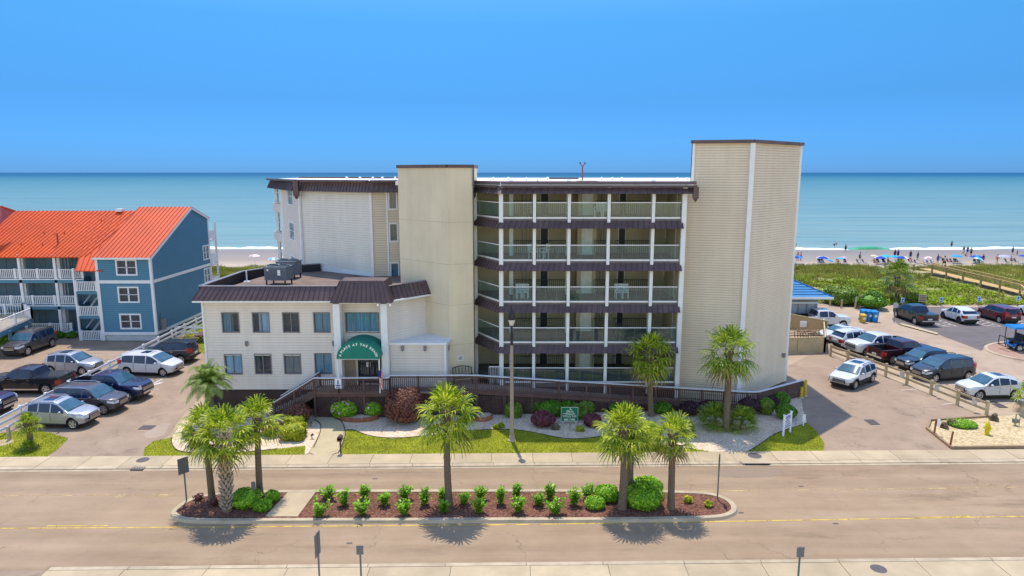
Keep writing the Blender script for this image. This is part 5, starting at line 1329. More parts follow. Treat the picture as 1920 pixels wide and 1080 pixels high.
# ---------------------------------------------------------------- vehicles
def paint(name, c, rough=.3, metal=.0, coat=.5):
    m, nt, p, out = new_mat(name); p.inputs['Base Color'].default_value = (*c, 1); p.inputs['Roughness'].default_value = rough; p.inputs['Metallic'].default_value = metal
    p.inputs['Specular IOR Level'].default_value = .3; p.inputs['Coat Weight'].default_value = coat; p.inputs['Coat Roughness'].default_value = .04; return m
PT = dict(white=paint('white_paint', (.58, .58, .59)), silver=paint('silver_paint', (.36, .37, .41), .35, .5), grey=paint('charcoal_paint', (.075, .07, .08), .3, .3), black=paint('black_paint', (.016, .017, .02), .25),
          navy=paint('navy_paint', (.012, .022, .07), .25, .2), maroon=paint('maroon_paint', (.13, .012, .02), .25, .2), darkmaroon=paint('dark_maroon_paint', (.05, .012, .016), .25, .2), teal=paint('blue_black_paint', (.012, .03, .05), .25, .2), bronze=paint('grey_brown_paint', (.085, .08, .085), .3, .3), slate=paint('slate_paint', (.03, .04, .05), .25, .2), green=paint('dark_green_paint', (.016, .028, .03), .25, .2))
m_cglass = M('car_glass', (.008, .026, .07), .03, .2, 1, spec=.5)
m_shield = M('windscreen_glass', (.035, .10, .15), .04, .25, 2, spec=.6)
m_tyre = M('tyre_rubber', (.018, .018, .018), .85); m_rimm = M('alloy_rim', (.50, .50, .52), .3, .05, 3, metal=.7); m_rimd = M('dark_rim', (.05, .05, .055), .4, metal=.5)
m_plast = M('black_plastic', (.02, .02, .022), .6); m_lampw = M('headlight_glass', (.62, .65, .68), .1, .1, 5, spec=.8); m_lampr = M('tail_light_red', (.32, .012, .015), .2, spec=.7)
m_chrome = M('chrome', (.62, .63, .65), .18, .03, 3, metal=.9); m_plate = M('number_plate', (.62, .62, .6), .5)

SPEC = dict(
 suv=dict(L=4.75, W=1.88, fa=.92, wb=2.72, r=.36, zb=.30, top=[(0, .66), (.05, .90), (.30, 1.0), (1.22, 1.10), (2.02, 1.60), (2.45, 1.70), (3.35, 1.69), (4.05, 1.60), (4.55, 1.14), (4.68, 1.04), (4.75, .60)], belt=[(0, .72), (1.2, 1.02), (4.3, 1.14), (4.75, 1.0)], ws=(1.22, 2.02), rw=(4.05, 4.55), win=[(1.52, 2.42), (2.50, 3.30), (3.38, 4.10)], roofin=.30),
 bigsuv=dict(L=5.1, W=1.98, fa=.95, wb=2.95, r=.39, zb=.33, top=[(0, .72), (.05, 1.0), (.28, 1.10), (1.30, 1.18), (1.98, 1.72), (2.4, 1.82), (4.2, 1.82), (4.75, 1.74), (5.0, 1.20), (5.06, 1.10), (5.1, .62)], belt=[(0, .8), (1.3, 1.12), (4.8, 1.2), (5.1, 1.0)], ws=(1.30, 1.98), rw=(4.75, 5.0), win=[(1.55, 2.45), (2.55, 3.5), (3.6, 4.65)], roofin=.26),
 coupe=dict(L=4.72, W=1.86, fa=.92, wb=2.68, r=.37, zb=.30, top=[(0, .64), (.05, .86), (.35, .97), (1.3, 1.06), (2.1, 1.54), (2.5, 1.64), (3.2, 1.60), (4.0, 1.42), (4.5, 1.10), (4.66, 1.02), (4.72, .6)], belt=[(0, .7), (1.2, 1.0), (4.3, 1.13), (4.72, 1.0)], ws=(1.30, 2.1), rw=(3.95, 4.5), win=[(1.6, 2.45), (2.53, 3.3), (3.38, 3.9)], roofin=.32),
 van=dict(L=5.15, W=2.0, fa=.95, wb=3.05, r=.35, zb=.27, top=[(0, .62), (.05, .86), (.4, 1.0), (1.05, 1.12), (1.95, 1.62), (2.4, 1.73), (4.2, 1.72), (4.75, 1.63), (5.0, 1.16), (5.1, 1.04), (5.15, .58)], belt=[(0, .7), (1.1, 1.0), (4.6, 1.12), (5.15, 1.0)], ws=(1.05, 1.95), rw=(4.75, 5.0), win=[(1.45, 2.4), (2.5, 3.5), (3.6, 4.65)], roofin=.26),
 sedan=dict(L=4.85, W=1.84, fa=.95, wb=2.80, r=.33, zb=.25, top=[(0, .56), (.05, .74), (.5, .86), (1.4, .96), (2.2, 1.36), (2.65, 1.43), (3.2, 1.41), (4.05, 1.08), (4.7, 1.02), (4.82, .92), (4.85, .55)], belt=[(0, .62), (1.3, .92), (4.2, 1.0), (4.85, .85)], ws=(1.4, 2.2), rw=(3.25, 4.05), win=[(1.7, 2.55), (2.63, 3.5)], roofin=.30),
 wagon=dict(L=4.87, W=1.86, fa=.95, wb=2.75, r=.36, zb=.32, top=[(0, .66), (.05, .86), (.35, .97), (1.3, 1.05), (2.1, 1.52), (2.5, 1.61), (3.7, 1.60), (4.3, 1.52), (4.68, 1.10), (4.8, 1.02), (4.87, .6)], belt=[(0, .7), (1.2, 1.0), (4.4, 1.08), (4.87, .95)], ws=(1.3, 2.1), rw=(4.3, 4.68), win=[(1.62, 2.5), (2.58, 3.4), (3.48, 4.3)], roofin=.28),
 pickup=dict(L=5.85, W=2.02, fa=1.0, wb=3.65, r=.41, zb=.40, top=[(0, .80), (.05, 1.10), (.3, 1.20), (1.5, 1.26), (2.15, 1.80), (2.5, 1.88), (3.45, 1.87), (3.72, 1.80), (3.90, 1.30), (4.02, 1.28), (5.78, 1.28), (5.85, .70)], belt=[(0, .9), (1.5, 1.2), (3.9, 1.25), (5.85, 1.2)], ws=(1.5, 2.15), rw=(3.72, 3.90), win=[(1.78, 2.62), (2.72, 3.62)], roofin=.28, bed=(3.98, 5.74)),
)
for k_, (fa_, ro_) in dict(suv=(.86, .82), bigsuv=(.88, .88), coupe=(.86, .80), van=(.90, .88), sedan=(.90, .95), wagon=(.90, .90), pickup=(.95, 1.10)).items():
    s_ = SPEC[k_]; Ln = fa_ + s_['wb'] + ro_; q_ = Ln / s_['L']
    for n_ in ('top', 'belt'): s_[n_] = [(a * q_, b) for a, b in s_[n_]]
    for n_ in ('ws', 'rw', 'bed'):
        if n_ in s_: s_[n_] = tuple(a * q_ for a in s_[n_])
    s_['win'] = [(a * q_, b * q_) for a, b in s_['win']]; s_['L'] = Ln; s_['fa'] = fa_
def lerp_tab(tab, x):
    if x <= tab[0][0]: return tab[0][1]
    for (a, va), (b, vb) in zip(tab, tab[1:]):
        if x <= b: return va + (vb - va) * (x - a) / (b - a)
    return tab[-1][1]
WHEEL_CACHE = {}
def wheel_meshes(r, dark):
    k = (r, dark)
    if k in WHEEL_CACHE: return WHEEL_CACHE[k]
    mb = MB(); mb.lathe((0, 0, 0), [(r * .64, -.10), (r * .95, -.11), (r, -.07), (r, .07), (r * .95, .11), (r * .64, .10)], 22, 'y'); mb.lathe((0, 0, 0), [(.001, -.03), (r * .66, -.03)], 20, 'y'); a = mb.build('wheel', m_tyre, None, 40)
    mb = MB(); mb.lathe((0, 0, 0), [(r * .57, -.095), (r * .68, -.105), (r * .68, .09)], 20, 'y'); 
    for i in range(5):
        an = 2 * math.pi * i / 5; mb.beam((0, -.075, 0), (math.cos(an) * r * .62, -.085, math.sin(an) * r * .62), .05, .10 * r / .36, up=(-math.sin(an), 0, math.cos(an)))
    mb.lathe((0, 0, 0), [(.001, -.10), (r * .17, -.095), (r * .2, -.06)], 10, 'y'); b = mb.build('rim', m_rimd if dark else m_rimm, None, 40)
    mb = MB(); mb.lathe((0, 0, 0), [(.001, -.02), (r * .62, -.02)], 16, 'y')
    me = (a.data, b.data)
    bpy.data.objects.remove(a); bpy.data.objects.remove(b)
    WHEEL_CACHE[k] = me; return me

def car(kind, col, pos, heading, label, cat='car', name='parked_car', cover=None, rails=False, sunroof=False, dark_rim=False, steer=0, trim=None, grille='dark', roofcol=None, clad=False, arch=None, group='cars parked in the lots', scale=.93, tweak=None, liner=None):
    s = dict(SPEC[kind]);
    if tweak: s.update(tweak)
    L, W, r, zb = s['L'], s['W'], s['r'], s['zb']; xf = s['fa']; xr_ = xf + s['wb']; hw0 = W / 2
    t = thing(name, label, cat, (pos[0], pos[1], .015), R(heading), group, True); t.scale = (scale,) * 3
    body_m = PT[col]; xm = (xf + xr_) / 2; bed = s.get('bed')
    X = set([a for a, _ in s['top']] + [L])
    for c in (xf, xr_):
        for k in range(13): X.add(round(c + (r + .085) * math.cos(math.pi * k / 12), 3))
    for a, b in s['win']: X.add(a); X.add(b)
    for v in (.12, .2, .7, L - .25, L - .12): X.add(v)
    if bed: X.add(bed[0]); X.add(bed[1]); X.add(bed[0] - .02); X.add(bed[1] + .02)
    X = sorted(x for x in X if 0 <= x <= L); Xs = [X[0]]
    for x in X[1:]:
        if x - Xs[-1] > .012: Xs.append(x)
    def sect(x):
        zt = lerp_tab(s['top'], x); be = min(lerp_tab(s['belt'], x), zt - .03)
        f = 1 - .20 * max(0, 1 - x / .75) ** 2 - .10 * max(0, 1 - (L - x) / .5) ** 2; hw = hw0 * f
        zbo = zb + .10 * max(0, 1 - x / .5) + .12 * max(0, 1 - (L - x) / .5)
        for c in (xf, xr_):
            d = abs(x - c); Ra = r + .085
            if d < Ra: zbo = max(zbo, r + math.sqrt(max(0, Ra * Ra - d * d)) * .98)
        zmid = max(.62, zbo + .03); zmid = min(zmid, be - .02)
        h = zt - be; tum = s['roofin'] * min(1, h / .55) * .62
        inb = bed and bed[0] <= x <= bed[1]
        z4 = zt - (.07 if h > .2 else .02)
        p = [(hw * .965, zbo), (hw, zmid), (hw * .985, be), (hw * .985 - tum * .9 - .01, z4), (hw * .985 - tum - .07, zt)]
        if inb: p = [(hw * .965, zbo), (hw, zmid), (hw * .985, be), (hw * .98, zt - .02), (hw * .97 - .03, zt), (hw * .97 - .10, zt - .005), (hw * .97 - .11, .78), (0, .78)]
        else: p += [(p[4][0] * .8, zt + .015), (p[4][0] * .5, zt + .03), (0, zt + .035)]
        return p
    def wx(x, y):
        a = min(1, abs(y) / hw0); return x + (.30 if not bed else .16) * a ** 2.6 * max(0, 1 - x / 1.1) - (.16 if not bed else .03) * a ** 2.6 * max(0, 1 - (L - x) / .8)
    S = [sect(x) for x in Xs]; bmb, gl, ws, rw, dk, lin = MB(), {}, MB(), MB(), MB(), MB()
    rf = MB()
    for i in range(len(Xs) - 1):
        x0, x1 = Xs[i], Xs[i + 1]; xc = (x0 + x1) / 2
        for sd_ in (1, -1):
            for j in range(7):
                q = [(xm - wx(X_, P_[0]), sd_ * P_[0], P_[1]) for X_, P_ in ((x0, S[i][j]), (x1, S[i + 1][j]), (x1, S[i + 1][j + 1]), (x0, S[i][j + 1]))]
                if sd_ < 0: q = list(reversed(q))
                tgt = bmb
                wi_ = [k for k, (a, b) in enumerate(s['win']) if a - .001 <= xc <= b + .001]
                if j == 2 and wi_: tgt = gl.setdefault((sd_, wi_[0]), MB())
                elif j >= 4 and s['ws'][0] < xc < s['ws'][1]: tgt = ws
                elif j >= 4 and s['rw'][0] < xc < s['rw'][1]: tgt = rw
                elif j >= 5 and bed and bed[0] <= xc <= bed[1]: tgt = lin
                elif clad and j == 0: tgt = dk
                tgt.face(q)
    for i, fl_ in ((0, 1), (len(Xs) - 1, -1)):
        pts = [(xm - wx(Xs[i], p[0]), p[0], p[1]) for p in S[i]] + [(xm - wx(Xs[i], p[0]), -p[0], p[1]) for p in reversed(S[i][:-1])]
        bmb.face(pts if fl_ > 0 else list(reversed(pts)))
    bm_ = bmb
    mats = body_m
    # merge seams so the paint shades smoothly
    def weld(mbx, nm, mt, ang=32, par=t):
        if not mbx.v: return None
        bmx = bmesh.new(); vs = [bmx.verts.new(v) for v in mbx.v]
        for f in mbx.f:
            try: bmx.faces.new([vs[k] for k in f])
            except ValueError: pass
        bmesh.ops.remove_doubles(bmx, verts=bmx.verts, dist=.002); bmesh.ops.recalc_face_normals(bmx, faces=bmx.faces) if nm == 'body' else None
        me = bpy.data.meshes.new(nm); bmx.to_mesh(me); bmx.free(); me.materials.append(mt); me.polygons.foreach_set('use_smooth', [True] * len(me.polygons)); me.set_sharp_from_angle(angle=R(ang))
        o = bpy.data.objects.new(nm, me); COL.objects.link(o); o.parent = par; ORG[o] = Vector((0, 0, 0)); return o
    bo = weld(bm_, 'body', body_m); [weld(g_, 'side_window', m_cglass) for g_ in gl.values()]; weld(ws, 'windscreen', m_shield); weld(rw, 'rear_window', m_cglass); weld(dk, 'lower_cladding', m_plast)
    if bed: weld(lin, 'bed_liner', PT[liner] if liner else m_plast)
    # underbody
    mb = MB(); mb.box(xm - L + .35, xm - .35, -hw0 + .26, hw0 - .26, .18, .75); mb.build('underbody', m_plast, t)
    # wheels
    tm, rm_ = wheel_meshes(r, dark_rim)
    for c in (xf, xr_):
        for sd_ in (1, -1):
            o = bpy.data.objects.new('wheel', tm); COL.objects.link(o); o.parent = t; o.location = (xm - c, sd_ * (hw0 - .13), r); o.rotation_euler.z = (math.pi if sd_ > 0 else 0) + (R(steer) if c == xf else 0)
            o2 = bpy.data.objects.new('rim', rm_); COL.objects.link(o2); o2.parent = o
            if arch:
                am = MB(); rows = []
                for k in range(13):
                    an = math.pi * k / 12; rows.append([(xm - c + (r + q_) * math.cos(an), sd_ * (hw0 + y_), r + (r + q_) * math.sin(an)) for q_, y_ in ((.07, .012), (.16, .014), (.16, -.02))])
                am.grid(rows); am.build('wheel_arch', PT[arch] if arch in PT else m_plast, t)
    zt1 = lerp_tab(s['top'], .06); fx = xm + .012
    def yat(x): 
        f = 1 - .20 * max(0, 1 - x / .75) ** 2 - .10 * max(0, 1 - (L - x) / .5) ** 2; return hw0 * f
    # front: grille, headlights, bumper, plate
    gz0, gz1 = zt1 - .36, zt1 - .10; gw = .46 if kind != 'pickup' else .62
    mb = MB(); mb.box(xm - .12, xm + .015 - wx(0, gw) * .35, -gw, gw, gz0, gz1); g = mb.build('grille', m_plast, t)
    mb = MB()
    for k in range(3): z = gz0 + (gz1 - gz0) * (k + .6) / 3.4; mb.box(xm + .015 - wx(0, gw) * .35, xm + .03 - wx(0, gw) * .35, -gw + .04, gw - .04, z - .018, z + .018)
    mb.build('grille_bars', m_chrome if grille != 'black' else m_plast, g)
    mb = MB(); mb.box(xm - .05, xm + .03, -.55, .55, zb + .10, gz0 - .10); mb.build('lower_intake', m_plast if kind != 'pickup' else (m_chrome if grille == 'chrome' else m_plast), t)
    for sd_ in (1, -1):
        mb = MB(); ya, yb_ = gw + .02, yat(.05) + .01; yc = yat(.36) + .012; z0, z1 = zt1 - .22, zt1 - .05
        q = [(xm + .03 - wx(0, ya), sd_ * ya, z0), (xm + .012 - wx(0, yb_), sd_ * yb_, z0 + .02), (xm - wx(.36, yc), sd_ * yc, z0 + .10), (xm - wx(.36, yc), sd_ * yc, z1 + .06), (xm - .04 - wx(0, yb_), sd_ * yb_, z1), (xm + .012 - wx(0, ya), sd_ * ya, z1)]
        inner = [(x_ - .12, y_ * .9, z_) for x_, y_, z_ in q]
        mb.grid([q, inner], True); mb.face([q[0], q[1], q[4], q[5]]); mb.face([q[1], q[2], q[3], q[4]]); mb.build('headlight', m_lampw, t)
        # tail lights wrap round the rear corner
        zr = lerp_tab(s['top'], L - .06); mb = MB(); rb0, rb1 = (.74, 1.12) if kind in ('pickup',) else (zr - .34, zr - .04)
        if kind in ('van', 'bigsuv'): rb0, rb1 = .95, 1.32
        ya, yb_ = yat(L) * .62, yat(L) + .0; yc = yat(L - .35) + .014
        if kind == 'pickup': ya = yat(L) * .84
        q = [(xm - .016 - wx(L, ya), sd_ * ya, rb0), (xm - .012 - wx(L, yb_), sd_ * yb_, rb0), (xm - wx(L - .35, yc), sd_ * yc, rb0 + .06), (xm - wx(L - .35, yc), sd_ * yc, rb1 - .03), (xm + .01 - wx(L, yb_), sd_ * yb_, rb1), (xm - .002 - wx(L, ya), sd_ * ya, rb1)]
        inner = [(x_ + .14, y_ * .9, z_) for x_, y_, z_ in q]
        mb.grid([q, inner], True); mb.face([q[0], q[1], q[4], q[5]]); mb.face([q[1], q[2], q[3], q[4]]); mb.build('tail_light', m_lampr, t)
        # mirror and handles
        xw = s['ws'][0] + .42; mb = MB(); zm = lerp_tab(s['belt'], xw) + .10; mb.ball((xm - xw, sd_ * (hw0 + .10), zm), (.10, .12, .085), 8); mb.beam((xm - xw, sd_ * (hw0 - .05), zm - .05), (xm - xw, sd_ * (hw0 + .1), zm - .03), .05, .04); mb.build('mirror', body_m, t, 60)
        for a, b in s['win'][:2]:
            mb = MB(); xx = b - .14; z = lerp_tab(s['belt'], xx) - .12; mb.box(xm - xx - .10, xm - xx + .10, sd_ * (hw0 * .985) - .012, sd_ * hw0 + .022, z - .016, z + .016); mb.build('door_handle', body_m if trim != 'chrome' else m_chrome, t)
        # window surround
        if trim == 'chrome':
            mb = MB(); a, b = s['win'][0][0] - .25, s['win'][-1][1]
            for k in range(8):
                xa, xb = a + (b - a) * k / 8, a + (b - a) * (k + 1) / 8; mb.beam((xm - xa, sd_ * (hw0 * .99 + .006), lerp_tab(s['belt'], xa) + .005), (xm - xb, sd_ * (hw0 * .99 + .006), lerp_tab(s['belt'], xb) + .005), .02, .03)
            mb.build('window_trim', m_chrome, t)
        if rails:
            a, b = s['ws'][1] + .25, s['rw'][0] - .1; mb = MB(); y = sd_ * (hw0 - s['roofin'] * .62 - .08)
            pts_ = [(xm - (a + (b - a) * k / 6), y, lerp_tab(s['top'], a + (b - a) * k / 6) + (.02 if k in (0, 6) else .075)) for k in range(7)]
            mb.tube(pts_, .025, 6); mb.build('roof_rail', m_chrome if rails == 'chrome' else m_plast, t)
        # side skirt line
        mb = MB(); mb.box(xm - xr_ + r + .16, xm - xf - r - .16, sd_ * hw0 * .965 - .03, sd_ * hw0 * .965 + .02, zb - .03, zb + .07); mb.build('sill', m_plast if trim != 'chrome' or kind != 'pickup' else m_chrome, t)
    # rear: plate, bumper, spoiler
    mb = MB(); mb.box(xm - L - .02, xm - L + .05, -.24, .24, .72, .86); mb.build('number_plate', m_plate, t)
    mb = MB(); mb.box(xm - L - .0, xm - L + .2, -yat(L) * .93, yat(L) * .93, zb + .12, zb + .26); mb.build('rear_bumper', m_plast if kind != 'pickup' else m_chrome, t)
    if kind in ('suv', 'bigsuv', 'van', 'wagon', 'coupe'):
        mb = MB(); x = s['rw'][0]; z = lerp_tab(s['top'], x); mb.hexa([(xm - x - .22, -.56, z - .03), (xm - x + .05, -.6, z - .01), (xm - x + .05, .6, z - .01), (xm - x - .22, .56, z - .03), (xm - x - .22, -.56, z + .012), (xm - x + .05, -.6, z + .05), (xm - x + .05, .6, z + .05), (xm - x - .22, .56, z + .012)]); mb.build('spoiler', body_m, t)
    if sunroof:
        a = s['ws'][1] + .32; mb = MB(); zz_ = [lerp_tab(s['top'], a + k * .3) + .045 for k in range(4)]
        mb.grid([[(xm - a - k * .3, y, zz_[k] - abs(y) * .02) for y in (-.40, 0, .40)] for k in range(4)]); mb.build('sunroof', m_cglass, t)
    # door gaps
    mb = MB()
    for sd_ in (1, -1):
        for x in [s['win'][0][0] - .32] + [(a_[1] + b_[0]) / 2 for a_, b_ in zip(s['win'], s['win'][1:])] + ([s['win'][-1][1] + .02] if bed else []):
            sc_ = sect(x); z0 = max(sc_[0][1], zb + .12); pts_ = [(xm - x, sd_ * (sc_[0][0] + .004), z0), (xm - x, sd_ * (sc_[1][0] + .004), max(z0 + .02, sc_[1][1])), (xm - x, sd_ * (sc_[2][0] + .004), sc_[2][1])]
            for a_, b_ in zip(pts_, pts_[1:]): mb.beam(a_, b_, .016, .012, up=(0, sd_, 0))
    bo.data.materials.append(m_plast); nv = len(bo.data.vertices); bmx = bmesh.new(); bmx.from_mesh(bo.data); vv = [bmx.verts.new(v) for v in mb.v]
    for f_ in mb.f: bmx.faces.new([vv[k] for k in f_]).material_index = 1
    bmx.to_mesh(bo.data); bmx.free()
    # wipers / cowl
    mb = MB(); x = s['ws'][0]; z = lerp_tab(s['top'], x) + .045; mb.beam((xm - x - .06, -.62, z + .02), (xm - x - .06, .62, z + .02), .07, .02); mb.build('cowl', m_plast, t)
    if cover and bed:
        a, b = bed; zt = lerp_tab(s['top'], a + .1); mb = MB(); mb.box(xm - b - .01, xm - a, -hw0 * .93, hw0 * .93, zt - .01, zt + .035); mb.build('bed_cover', PT[cover] if cover in PT else m_plast, t)
    return t
def at(u, v, side, kind, heading, wheel='front', tweak=None, scale=.93):
    """centre of a car whose near wheel stands at (u,v): side = +1 left wheels, -1 right wheels"""
    s = dict(SPEC[kind]); s.update(tweak or {}); p = G(u, v); h = R(heading); off = (s['wb'] / 2 if wheel == 'front' else -s['wb'] / 2) * scale; hy = side * (s['W'] / 2 - .03) * scale
    return (p.x - off * math.cos(h) + hy * math.sin(h), p.y - off * math.sin(h) - hy * math.cos(h))
# left lots
car('suv', 'silver', at(137, 806, -1, 'suv', -4), -4, 'silver crossover with sunroof, nearest the street in the left car park', sunroof=True, rails='chrome', trim='chrome')
car('bigsuv', 'grey', at(194, 779, -1, 'bigsuv', -4, tweak=None), -4, 'charcoal sport utility with chrome window line, second from the street in the left car park', rails='chrome', trim='chrome', grille='chrome', tweak=dict(top=[(a, b * .96) for a, b in SPEC['bigsuv']['top']]))
car('pickup', 'navy', at(240, 755, -1, 'pickup', -5), -5, 'dark blue pickup with chrome grille beside the white fence', 'pickup', 'parked_pickup', grille='chrome', steer=0)
car('van', 'white', at(306, 707, -1, 'van', -5), -5, 'white minivan with dark windows parked right of the white fence', 'minivan', 'parked_minivan', sunroof=True)
car('bigsuv', 'slate', at(340, 683, 1, 'bigsuv', 180, 'rear'), 180, 'blackish sport utility parked tail out beside the beige office corner', rails='black', trim='chrome')
car('suv', 'silver', at(155, 705, -1, 'suv', -5), -5, 'silver crossover left of the white fence, behind the black pickup', sunroof=True)
car('pickup', 'black', at(87, 741, 1, 'pickup', 180, 'rear'), 180, 'black pickup with covered bed left of the white fence', 'pickup', 'parked_pickup', cover='black', trim='chrome', arch=None)
car('pickup', 'navy', (XU(34, 41.2, 0) - 2.8, 41.0), -2, 'blue pickup nose cut off by the left edge of the photo', 'pickup', 'parked_pickup', grille='chrome', trim='chrome')
car('bigsuv', 'bronze', at(54, 667, 1, 'bigsuv', -92), -92, 'grey brown boxy sport utility facing out below the white gallery railings', rails='black', tweak=None, scale=.97)
# right lot and driveway
car('wagon', 'white', at(1604, 731, 1, 'wagon', 218), 218, 'white crossover wagon with black cladding alone in the driveway', rails='black', sunroof=True, clad=True, arch='plastic', grille='dark')
car('pickup', 'white', at(1517, 617, -1, 'pickup', 3, 'rear'), 3, 'white pickup behind the tan board enclosure', 'pickup', 'parked_pickup')
car('sedan', 'white', at(1562, 643, 1, 'sedan', 193), 193, 'white sedan between the white pickup and the white crossover', sunroof=True)
car('suv', 'white', at(1590, 657, -1, 'suv', 13, 'rear'), 13, 'white crossover parked tail to the wooden fence', rails='chrome')
car('pickup', 'white', at(1624, 670, 1, 'pickup', 193), 193, 'white pickup with chrome grille facing the wooden fence', 'pickup', 'parked_pickup', grille='chrome', trim='chrome')
car('pickup', 'darkmaroon', at(1674, 684, -1, 'pickup', 13, 'rear'), 13, 'dark maroon pickup parked tail to the wooden fence', 'pickup', 'parked_pickup')
car('suv', 'teal', at(1719, 700, 1, 'suv', 193), 193, 'dark blue crossover between the maroon pickup and the dark minivan', grille='chrome')
car('van', 'slate', at(1754, 718, 1, 'van', 193), 193, 'dark slate minivan with roof rails by the wooden fence', 'minivan', 'parked_minivan', rails='black', grille='chrome')
car('coupe', 'white', at(1836, 751, 1, 'coupe', 183), 183, 'white crossover with sunroof nearest the hydrant', sunroof=True, trim='chrome')
car('pickup', 'green', at(1714, 609, 1, 'pickup', 90, 'rear'), 90, 'blackish green pickup parked beside the stop sign, nose to the dune', 'pickup', 'parked_pickup', cover='black')
car('coupe', 'white', at(1797, 607, 1, 'coupe', 92, 'rear'), 92, 'white crossover parked nose to the dune between two hatched aisles', dark_rim=True)
car('bigsuv', 'maroon', at(1872, 606, 1, 'bigsuv', 92, 'rear'), 92, 'maroon sport utility parked nose to the dune', trim='chrome', tweak=dict(top=[(a, b * .96) for a, b in SPEC['bigsuv']['top']]))
car('suv', 'white', (XU(1932, 69.5, 0) + .6, 69.4), 92, 'white crossover half out of frame beside the maroon one')
# golf cart
gx_, gy_ = XU(1908, 56.4, 0) + .45, 56.0
gc = thing('golf_cart', 'bright blue six seat golf cart on the brick island', 'golf cart', (gx_, gy_, .1), R(-6), None, True)
m_cyan = paint('bright_blue_paint', (.01, .17, .46), .3)
mb = MB(); mb.prism([(-1.5, -.72), (1.7, -.72), (1.7, .72), (-1.5, .72)], 2.0, 2.05); mb.hexa([(-1.62, -.8, 1.9), (1.85, -.8, 1.9), (1.85, .8, 1.9), (-1.62, .8, 1.9), (-1.5, -.7, 2.06), (1.7, -.7, 2.06), (1.7, .7, 2.06), (-1.5, .7, 2.06)]); mb.build('roof', m_cyan, gc)
mb = MB(); mb.prism([(-1.5, -.6), (1.6, -.6), (1.6, .6), (-1.5, .6)], .32, .45)
for cx_ in (-.95, 1.35):
    rows = []
    for k in range(9): an = math.pi * k / 8; rows.append([(cx_ + .40 * math.cos(an), y, .3 + .40 * math.sin(an)) for y in (-.68, -.35)]);
    mb.grid(rows); mb.grid([[(a_, -b_, c_) for a_, b_, c_ in rw_] for rw_ in rows])
mb.hexa([(1.3, -.58, .4), (1.9, -.5, .4), (1.9, .5, .4), (1.3, .58, .4), (1.3, -.58, .95), (1.75, -.45, .7), (1.75, .45, .7), (1.3, .58, .95)]); mb.box(-.6, .9, -.62, .62, .4, .6); mb.build('body', m_cyan, gc)
for x in (-1.05, -.2, .65):
    mb = MB(); mb.box(x - .25, x + .25, -.58, .58, .72, .86); mb.beam((x - .28 if x > -1 else x + .28, 0, .82), (x - .42 if x > -1 else x + .42, 0, 1.35), 1.1, .13, up=(1, 0, .2)); mb.build('seat', m_plast, gc)
mb = MB()
for x in (-1.45, -.62, .35, 1.3):
    for y in (-.62, .62): mb.beam((x, y, .45), (x * 1.0, y, 1.95), .045, .045, (0, 1, 0))
build_each(mb, 'roof_post', m_plast, gc)
mb = MB(); mb.beam((-1.5, -.5, .35), (-2.05, -.5, .35), .05, .05); mb.beam((-1.5, .5, .35), (-2.05, .5, .35), .05, .05); mb.beam((-2.05, -.55, .35), (-2.05, .55, .35), .05, .05)
for y in (-.5, .5): mb.beam((-2.0, y, .35), (-2.0, y, 1.1), .05, .05, (0, 1, 0))
mb.beam((-2.0, -.5, 1.1), (-2.0, .5, 1.1), .05, .05); mb.beam((-2.0, -.5, 1.1), (-1.5, -.5, 1.1), .05, .05); mb.build('rear_rack', m_plast, gc)
tm, rm_ = wheel_meshes(.29, False)
for x in (-.95, 1.35):
    for y in (-1, 1):
        o = bpy.data.objects.new('wheel', tm); COL.objects.link(o); o.parent = gc; o.location = (x, y * .56, .29); o.rotation_euler.z = math.pi if y > 0 else 0
        o2 = bpy.data.objects.new('rim', rm_); COL.objects.link(o2); o2.parent = o
# ---------------------------------------------------------------- palms
m_palm = leaf_mat('palm_leaf', (.07, .17, .010), (.60, .65, .05), .40, .42, .9, .55)
m_palm_d = leaf_mat('palm_leaf_dark', (.09, .20, .014), (.42, .50, .06), .40, .42, .9, .55)
m_pindo = leaf_mat('feather_palm_leaf', (.09, .18, .03), (.40, .48, .11), .36, .5, .9, .5)
m_straw = leaf_mat('dry_palm_leaf', (.20, .12, .045), (.44, .32, .15), .25, .8)
m_trunk = M('palm_trunk_bark', (.17, .125, .085), .95, .28, 3.0, .9, 9, stretch=(2.2, 2.2, 7))
m_boot = M('palm_boot', (.40, .34, .27), .95, .3, 4, .6, 14)
def fan_leaf(mb, base, d, up, pet, Rr, rnd, n=15, droop=.5):
    """one costapalmate fan: petiole, then blades fanned around its tip"""
    d = d.normalized(); s = d.cross(up)
    if s.length < 1e-3: s = Vector((1, 0, 0))
    s.normalize(); u = s.cross(d).normalized()
    tip = base + d * pet - Vector((0, 0, .12 * pet * droop))
    mb.face([base - s * .018, base + s * .018, tip + s * .012, tip - s * .012])
    for i in range(n):
        ph = (-1.95 + 3.9 * i / (n - 1)) + rnd.uniform(-.06, .06)
        ln = Rr * (.62 + .38 * math.cos(ph * .55)) * rnd.uniform(.88, 1.08)
        e = d * math.cos(ph) + s * math.sin(ph) + u * (.22 - .10 * abs(ph)); e.normalize()
        w = e.cross(u).normalized() if e.cross(u).length > 1e-3 else s
        p1 = tip + e * ln * .45 - Vector((0, 0, ln * .05 * droop)); p2 = tip + e * ln * .78 - Vector((0, 0, ln * .22 * droop)); p3 = tip + e * ln * .97 - Vector((0, 0, ln * (.50 * droop + rnd.uniform(0, .12))))
        ww = .034 * (Rr / .8)
        mb.face([tip - w * .006, tip + w * .006, p1 + w * ww, p1 - w * ww]); mb.face([p1 - w * ww, p1 + w * ww, p2 + w * ww * .7, p2 - w * ww * .7]); mb.face([p2 - w * ww * .7, p2 + w * ww * .7, p3])
